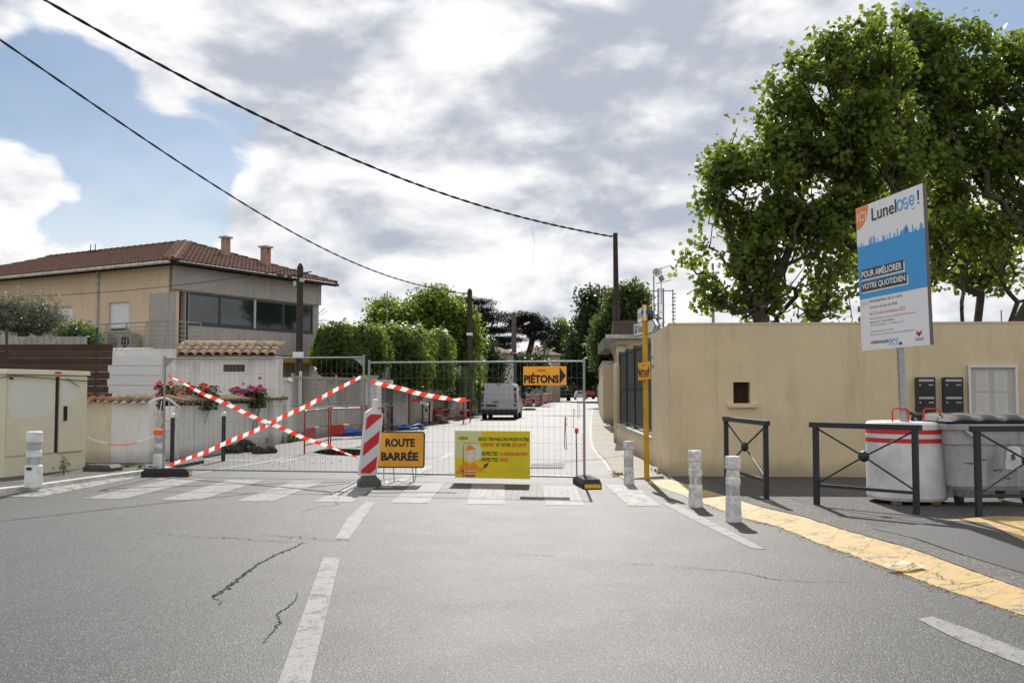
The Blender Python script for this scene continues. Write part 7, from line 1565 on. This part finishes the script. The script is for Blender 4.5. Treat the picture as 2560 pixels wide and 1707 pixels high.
# olive tree, shrubs on the left
tree('olive_tree', 'silvery olive tree above the brown plank fence at the left edge', (XZ(60, 26), 26, 0), [E(20, 790, 70, 45, 26), E(90, 795, 60, 42, 26), E(140, 815, 30, 25, 26), E(-50, 780, 60, 50, 26)], 220, 15000, .050, L_olive, 'needle', trunk_h=2.6, trunk_r=.14, sig=.20, zmin=2.5, bark=m_barkd, seg=.3)
tree('garden_shrub', 'small yellowish green shrub right of the olive tree', (XZ(190, 25.5), 25.5, 0), [E(190, 840, 28, 16, 25.5), E(215, 848, 14, 12, 25.5)], 50, 2600, .055, L_weed, 'oval', trunk_h=2.7, trunk_r=.04, sig=.14, zmin=2.6, bark=m_barkd, seg=.3)
tree('red_shrub', 'round red leaved shrub behind the sloping stair railing', (XZ(823, 39), 39, 0), [E(825, 927, 16, 13, 39), E(838, 935, 12, 10, 39)], 60, 3500, .06, L_redb, 'oval', trunk_h=1.9, trunk_r=.05, sig=.14, bark=m_barkd, seg=.3)
tree('garden_shrub', 'green shrub below the long clipped lime crown', (XZ(868, 40), 40, 0), [E(865, 935, 28, 14, 40), E(895, 930, 16, 18, 40), E(843, 945, 8, 12, 40)], 60, 4500, .07, L_lime, 'oval', trunk_h=1.7, trunk_r=.05, sig=.18, bark=m_barkd, seg=.3)
# palm behind the house
p = A(790, 795, 47); t = thing('palm_tree', 'small palm showing its fronds behind the right corner of the house', 'palm', (p.x - .2, 47, 0))
mb = MB(); mb.cyl((0, 0, 0), (0, 0, p.z - .2), .16, .13, 10); mb.build('trunk', m_barkd, t)
for k in range(16):
    a = k * 2.4; el = random.uniform(-.2, 1.2); L_ = 1.1; d = Vector((math.cos(a) * math.cos(el), math.sin(a) * math.cos(el), math.sin(el))); c_ = Vector((0, 0, p.z - .2)); mb = MB(); s_ = d.cross(Vector((0, 0, 1))).normalized()
    for j in range(10):
        f0 = .25 + j * .075; q = c_ + d * (L_ * f0) - Vector((0, 0, .25 * f0 * f0)); 
        for sg in (-1, 1): mb.poly([q, q + s_ * sg * .16 + d * .14 - Vector((0, 0, .03)), q + d * .035])
    mb.tube([c_, c_ + d * (L_ * .5) - Vector((0, 0, .06)), c_ + d * L_ - Vector((0, 0, .25))], .012, 4); mb.build('frond', L_dark, t)
# roses
def rosebush(label, px0, px1, py0, py1, Y, mat, nfl, rad, seed, extra=()):
    rnd = random.Random(seed); c = A((px0 + px1) / 2, 990, Y); t = thing('rose_bush', label, 'rose bush', (c.x, Y, .5)); s = Y / F
    P = []; w_ = (px1 - px0) * s / 2; z0, z1 = A(0, py1, Y).z - .5 - .2, A(0, py0, Y).z - .5
    mb = MB()
    for k in range(16): x = rnd.uniform(-w_, w_); mb.tube([(x * .5, 0, 0), (x * .8, rnd.uniform(-.1, .1), (z1) * .6), (x, rnd.uniform(-.2, .2), rnd.uniform(z0 + .2, z1))], .006, 4)
    mb.build('stems', m_barkd, t)
    n = 3400; P = np.c_[rng.uniform(-w_, w_, n), rng.normal(size=n) * .18, z0 + (rng.random(n) ** 1.3) * (z1 - z0) * .9]; P = P[np.abs(P[:, 0]) < w_]
    leaves('foliage', P, .032, bpy.data.materials['dark_leaf'] if seed % 2 else bpy.data.materials['dark_leaf'], t, 'oval')
    fl = [(rnd.uniform(-w_, w_), rnd.uniform(-.25, -.05), rnd.uniform(z0 + .15, z1 - .02), rad * rnd.uniform(.7, 1.15)) for _ in range(nfl)] + [((x - (px0 + px1) / 2) * s, -.1, A(0, y, Y).z - .5, r_) for x, y, r_ in extra]
    for i, (x, y, z, r_) in enumerate(fl):
        mb = MB(); rr = random.Random(seed * 100 + i)
        for j in range(15):
            a = j * 2.4; el = 1.35 - j * .10; d = Vector((math.cos(a) * math.cos(el), math.sin(a) * math.cos(el) , math.sin(el))); sd_ = d.cross(Vector((.3, .2, 1))).normalized(); u_ = d.cross(sd_); q = Vector((x, y, z)) + d * r_ * .5
            mb.add([q - sd_ * r_ * .42 - u_ * r_ * .3, q + sd_ * r_ * .42 - u_ * r_ * .3, q + sd_ * r_ * .36 + u_ * r_ * .42 + d * r_ * .3, q - sd_ * r_ * .36 + u_ * r_ * .42 + d * r_ * .3], [(0, 1, 2, 3)])
        mb.build('rose', mat, t)
rosebush('coral pink rose bush full of blooms behind the arched gate and tiled wall', 398, 540, 957, 1003, 23.2, L_rose, 34, .10, 1, ((403, 965, .08), (430, 958, .08), (520, 968, .09), (530, 972, .08), (452, 985, .1), (480, 975, .1)))
rosebush('magenta rose bush with one tall bloom before the shed', 584, 662, 968, 1000, 26.4, L_mag, 12, .14, 2, ((652, 946, .07), (596, 973, .11), (628, 970, .1), (611, 960, .05)))
# weeds
def weeds(label, pts, h_, n, size=.03, name='weed'):
    t = thing(name, label, 'weed', (pts[0].x, pts[0].y, pts[0].z)); P = []; mb = MB(); o = Vector(pts[0])
    for p in pts:
        for k in range(4): a = random.uniform(0, 6.28); q = p - o; mb.tube([q, q + Vector((.06 * math.cos(a), .06 * math.sin(a), h_ * random.uniform(.6, 1)))], .003, 3)
        for k in range(n): f = random.random() ** .8; a = random.uniform(0, 6.28); r_ = abs(random.gauss(0, .09)) * (1.1 - f * .6); P.append((p.x - o.x + r_ * math.cos(a), p.y - o.y + r_ * math.sin(a), f * h_ * random.uniform(.4, 1.0)))
    mb.build('stems', L_weed, t); leaves('leaves', np.array(P), size, L_weed, t, 'oval')
weeds('wispy green weed growing at the foot of the cream cabinet', [G(158, 1185, .07), G(160, 1184, .07)], .38, 60, .022)
weeds('weeds along the foot of the white garden wall by the lying fence foot', [G(x, 1170 + random.uniform(-2, 2), .05) for x in (228, 243, 262, 282, 300, 318, 335, 350)], .10, 40, .028)
weeds('weeds at the foot of the garden wall beside the asphalt lumps', [G(x, y) for x, y in ((548, 1131), (560, 1129), (600, 1122), (615, 1121), (640, 1117), (660, 1114), (680, 1111), (700, 1108), (712, 1106))], .28, 60, .035)
weeds('tuft of weeds around the foot of the dark wooden pole', [G(726, 1106), G(734, 1104), G(742, 1102), G(750, 1100)], .30, 80, .035)
weeds('green grass tuft at the foot of the wall corner by the yellow pole', [G(1640, 1183, .0), G(1646, 1187, .0), G(1652, 1191, .0)], .10, 60, .022)
weeds('weeds at the gutter edge by the small red grate', [G(1545, 1187), G(1553, 1189)], .05, 50, .02)
weeds('weeds at the foot of the pale wall behind the blue hose', [G(1022, 1056), G(1030, 1056), G(1038, 1055)], .5, 60, .05)
# ---------------- distant houses ----------------
def far_house(name, label, px0, px1, pyt, Y, depth, wall, wins, roofh=1.6, over=.4, pitch_dir=1):
    a, b = A(px0, pyt, Y), A(px1, pyt, Y); t = thing(name, label, 'house', (a.x, Y, 0)); W_ = b.x - a.x; z = a.z
    holes = [((p0 - px0) / (px1 - px0) * W_, (p1 - px0) / (px1 - px0) * W_, A(0, y1, Y).z, A(0, y0, Y).z) for p0, p1, y0, y1 in wins]
    mb = MB(); wall_holes(mb, 0, W_, 0, z, .3, holes, 'x', 0, 1); mb.box(0, .3, .3, depth, 0, z); mb.box(W_ - .3, W_, .3, depth, 0, z); mb.build('wall', wall, t)
    for h_ in holes: mb = MB(); mb.box(h_[0], h_[1], .1, .14, h_[2], h_[3]); mb.build('shutter', m_lam, t); 
    mb = MB(); o = over; ym = depth / 2
    mb.add([(-o, -o, z), (W_ + o, -o, z), (W_ + o, depth + o, z), (-o, depth + o, z), (min(ym, W_ / 2), ym, z + roofh), (W_ - min(ym, W_ / 2) + .01, ym, z + roofh)], [(0, 1, 5, 4), (1, 2, 5), (2, 3, 4, 5), (3, 0, 4), (3, 2, 1, 0)]); rf = mb.build('roof', bpy.data.materials['far_roof_tile'], t)
    mb = MB(); n = int(W_ / .3)
    for k in range(n):
        x = k * W_ / n; f = min(1, min(x, W_ - x) / max(.01, min(ym, W_ / 2))); mb.tube([(x, -o, z + .04), (x, -o + (ym + o) * f, z + roofh * f + .04)], .09, 4)
    mb.build('tile_rows', bpy.data.materials['far_roof_tile'], rf, kind='stuff')
M('far_roof_tile', (.22, .155, .12), .9, .2, var=(1.2, .5), col2=(.15, .105, .085)); m_fw = M('far_white_render', (.50, .48, .44), .9, var=(.5, .3)); m_fc = M('far_cream_render', (.46, .38, .27), .9, var=(.5, .3))
far_house('distant_house', 'distant pale two storey house with shutters behind the utility pole', 1150, 1284, 884, 86, 9, m_fw, [(1247, 1260, 893, 918), (1262, 1270, 914, 925), (1230, 1240, 935, 950)], 1.1)
far_house('distant_house', 'farther cream house with pinkish tiled roof behind the cedar trunk', 1290, 1400, 888, 128, 12, m_fc, [(1330, 1340, 900, 915)], 1.5)
far_house('distant_house', 'small low cream garage left behind the guide boards', 1297, 1345, 962, 122, 6, m_fc, [(1322, 1334, 970, 1003)], .3, .1)
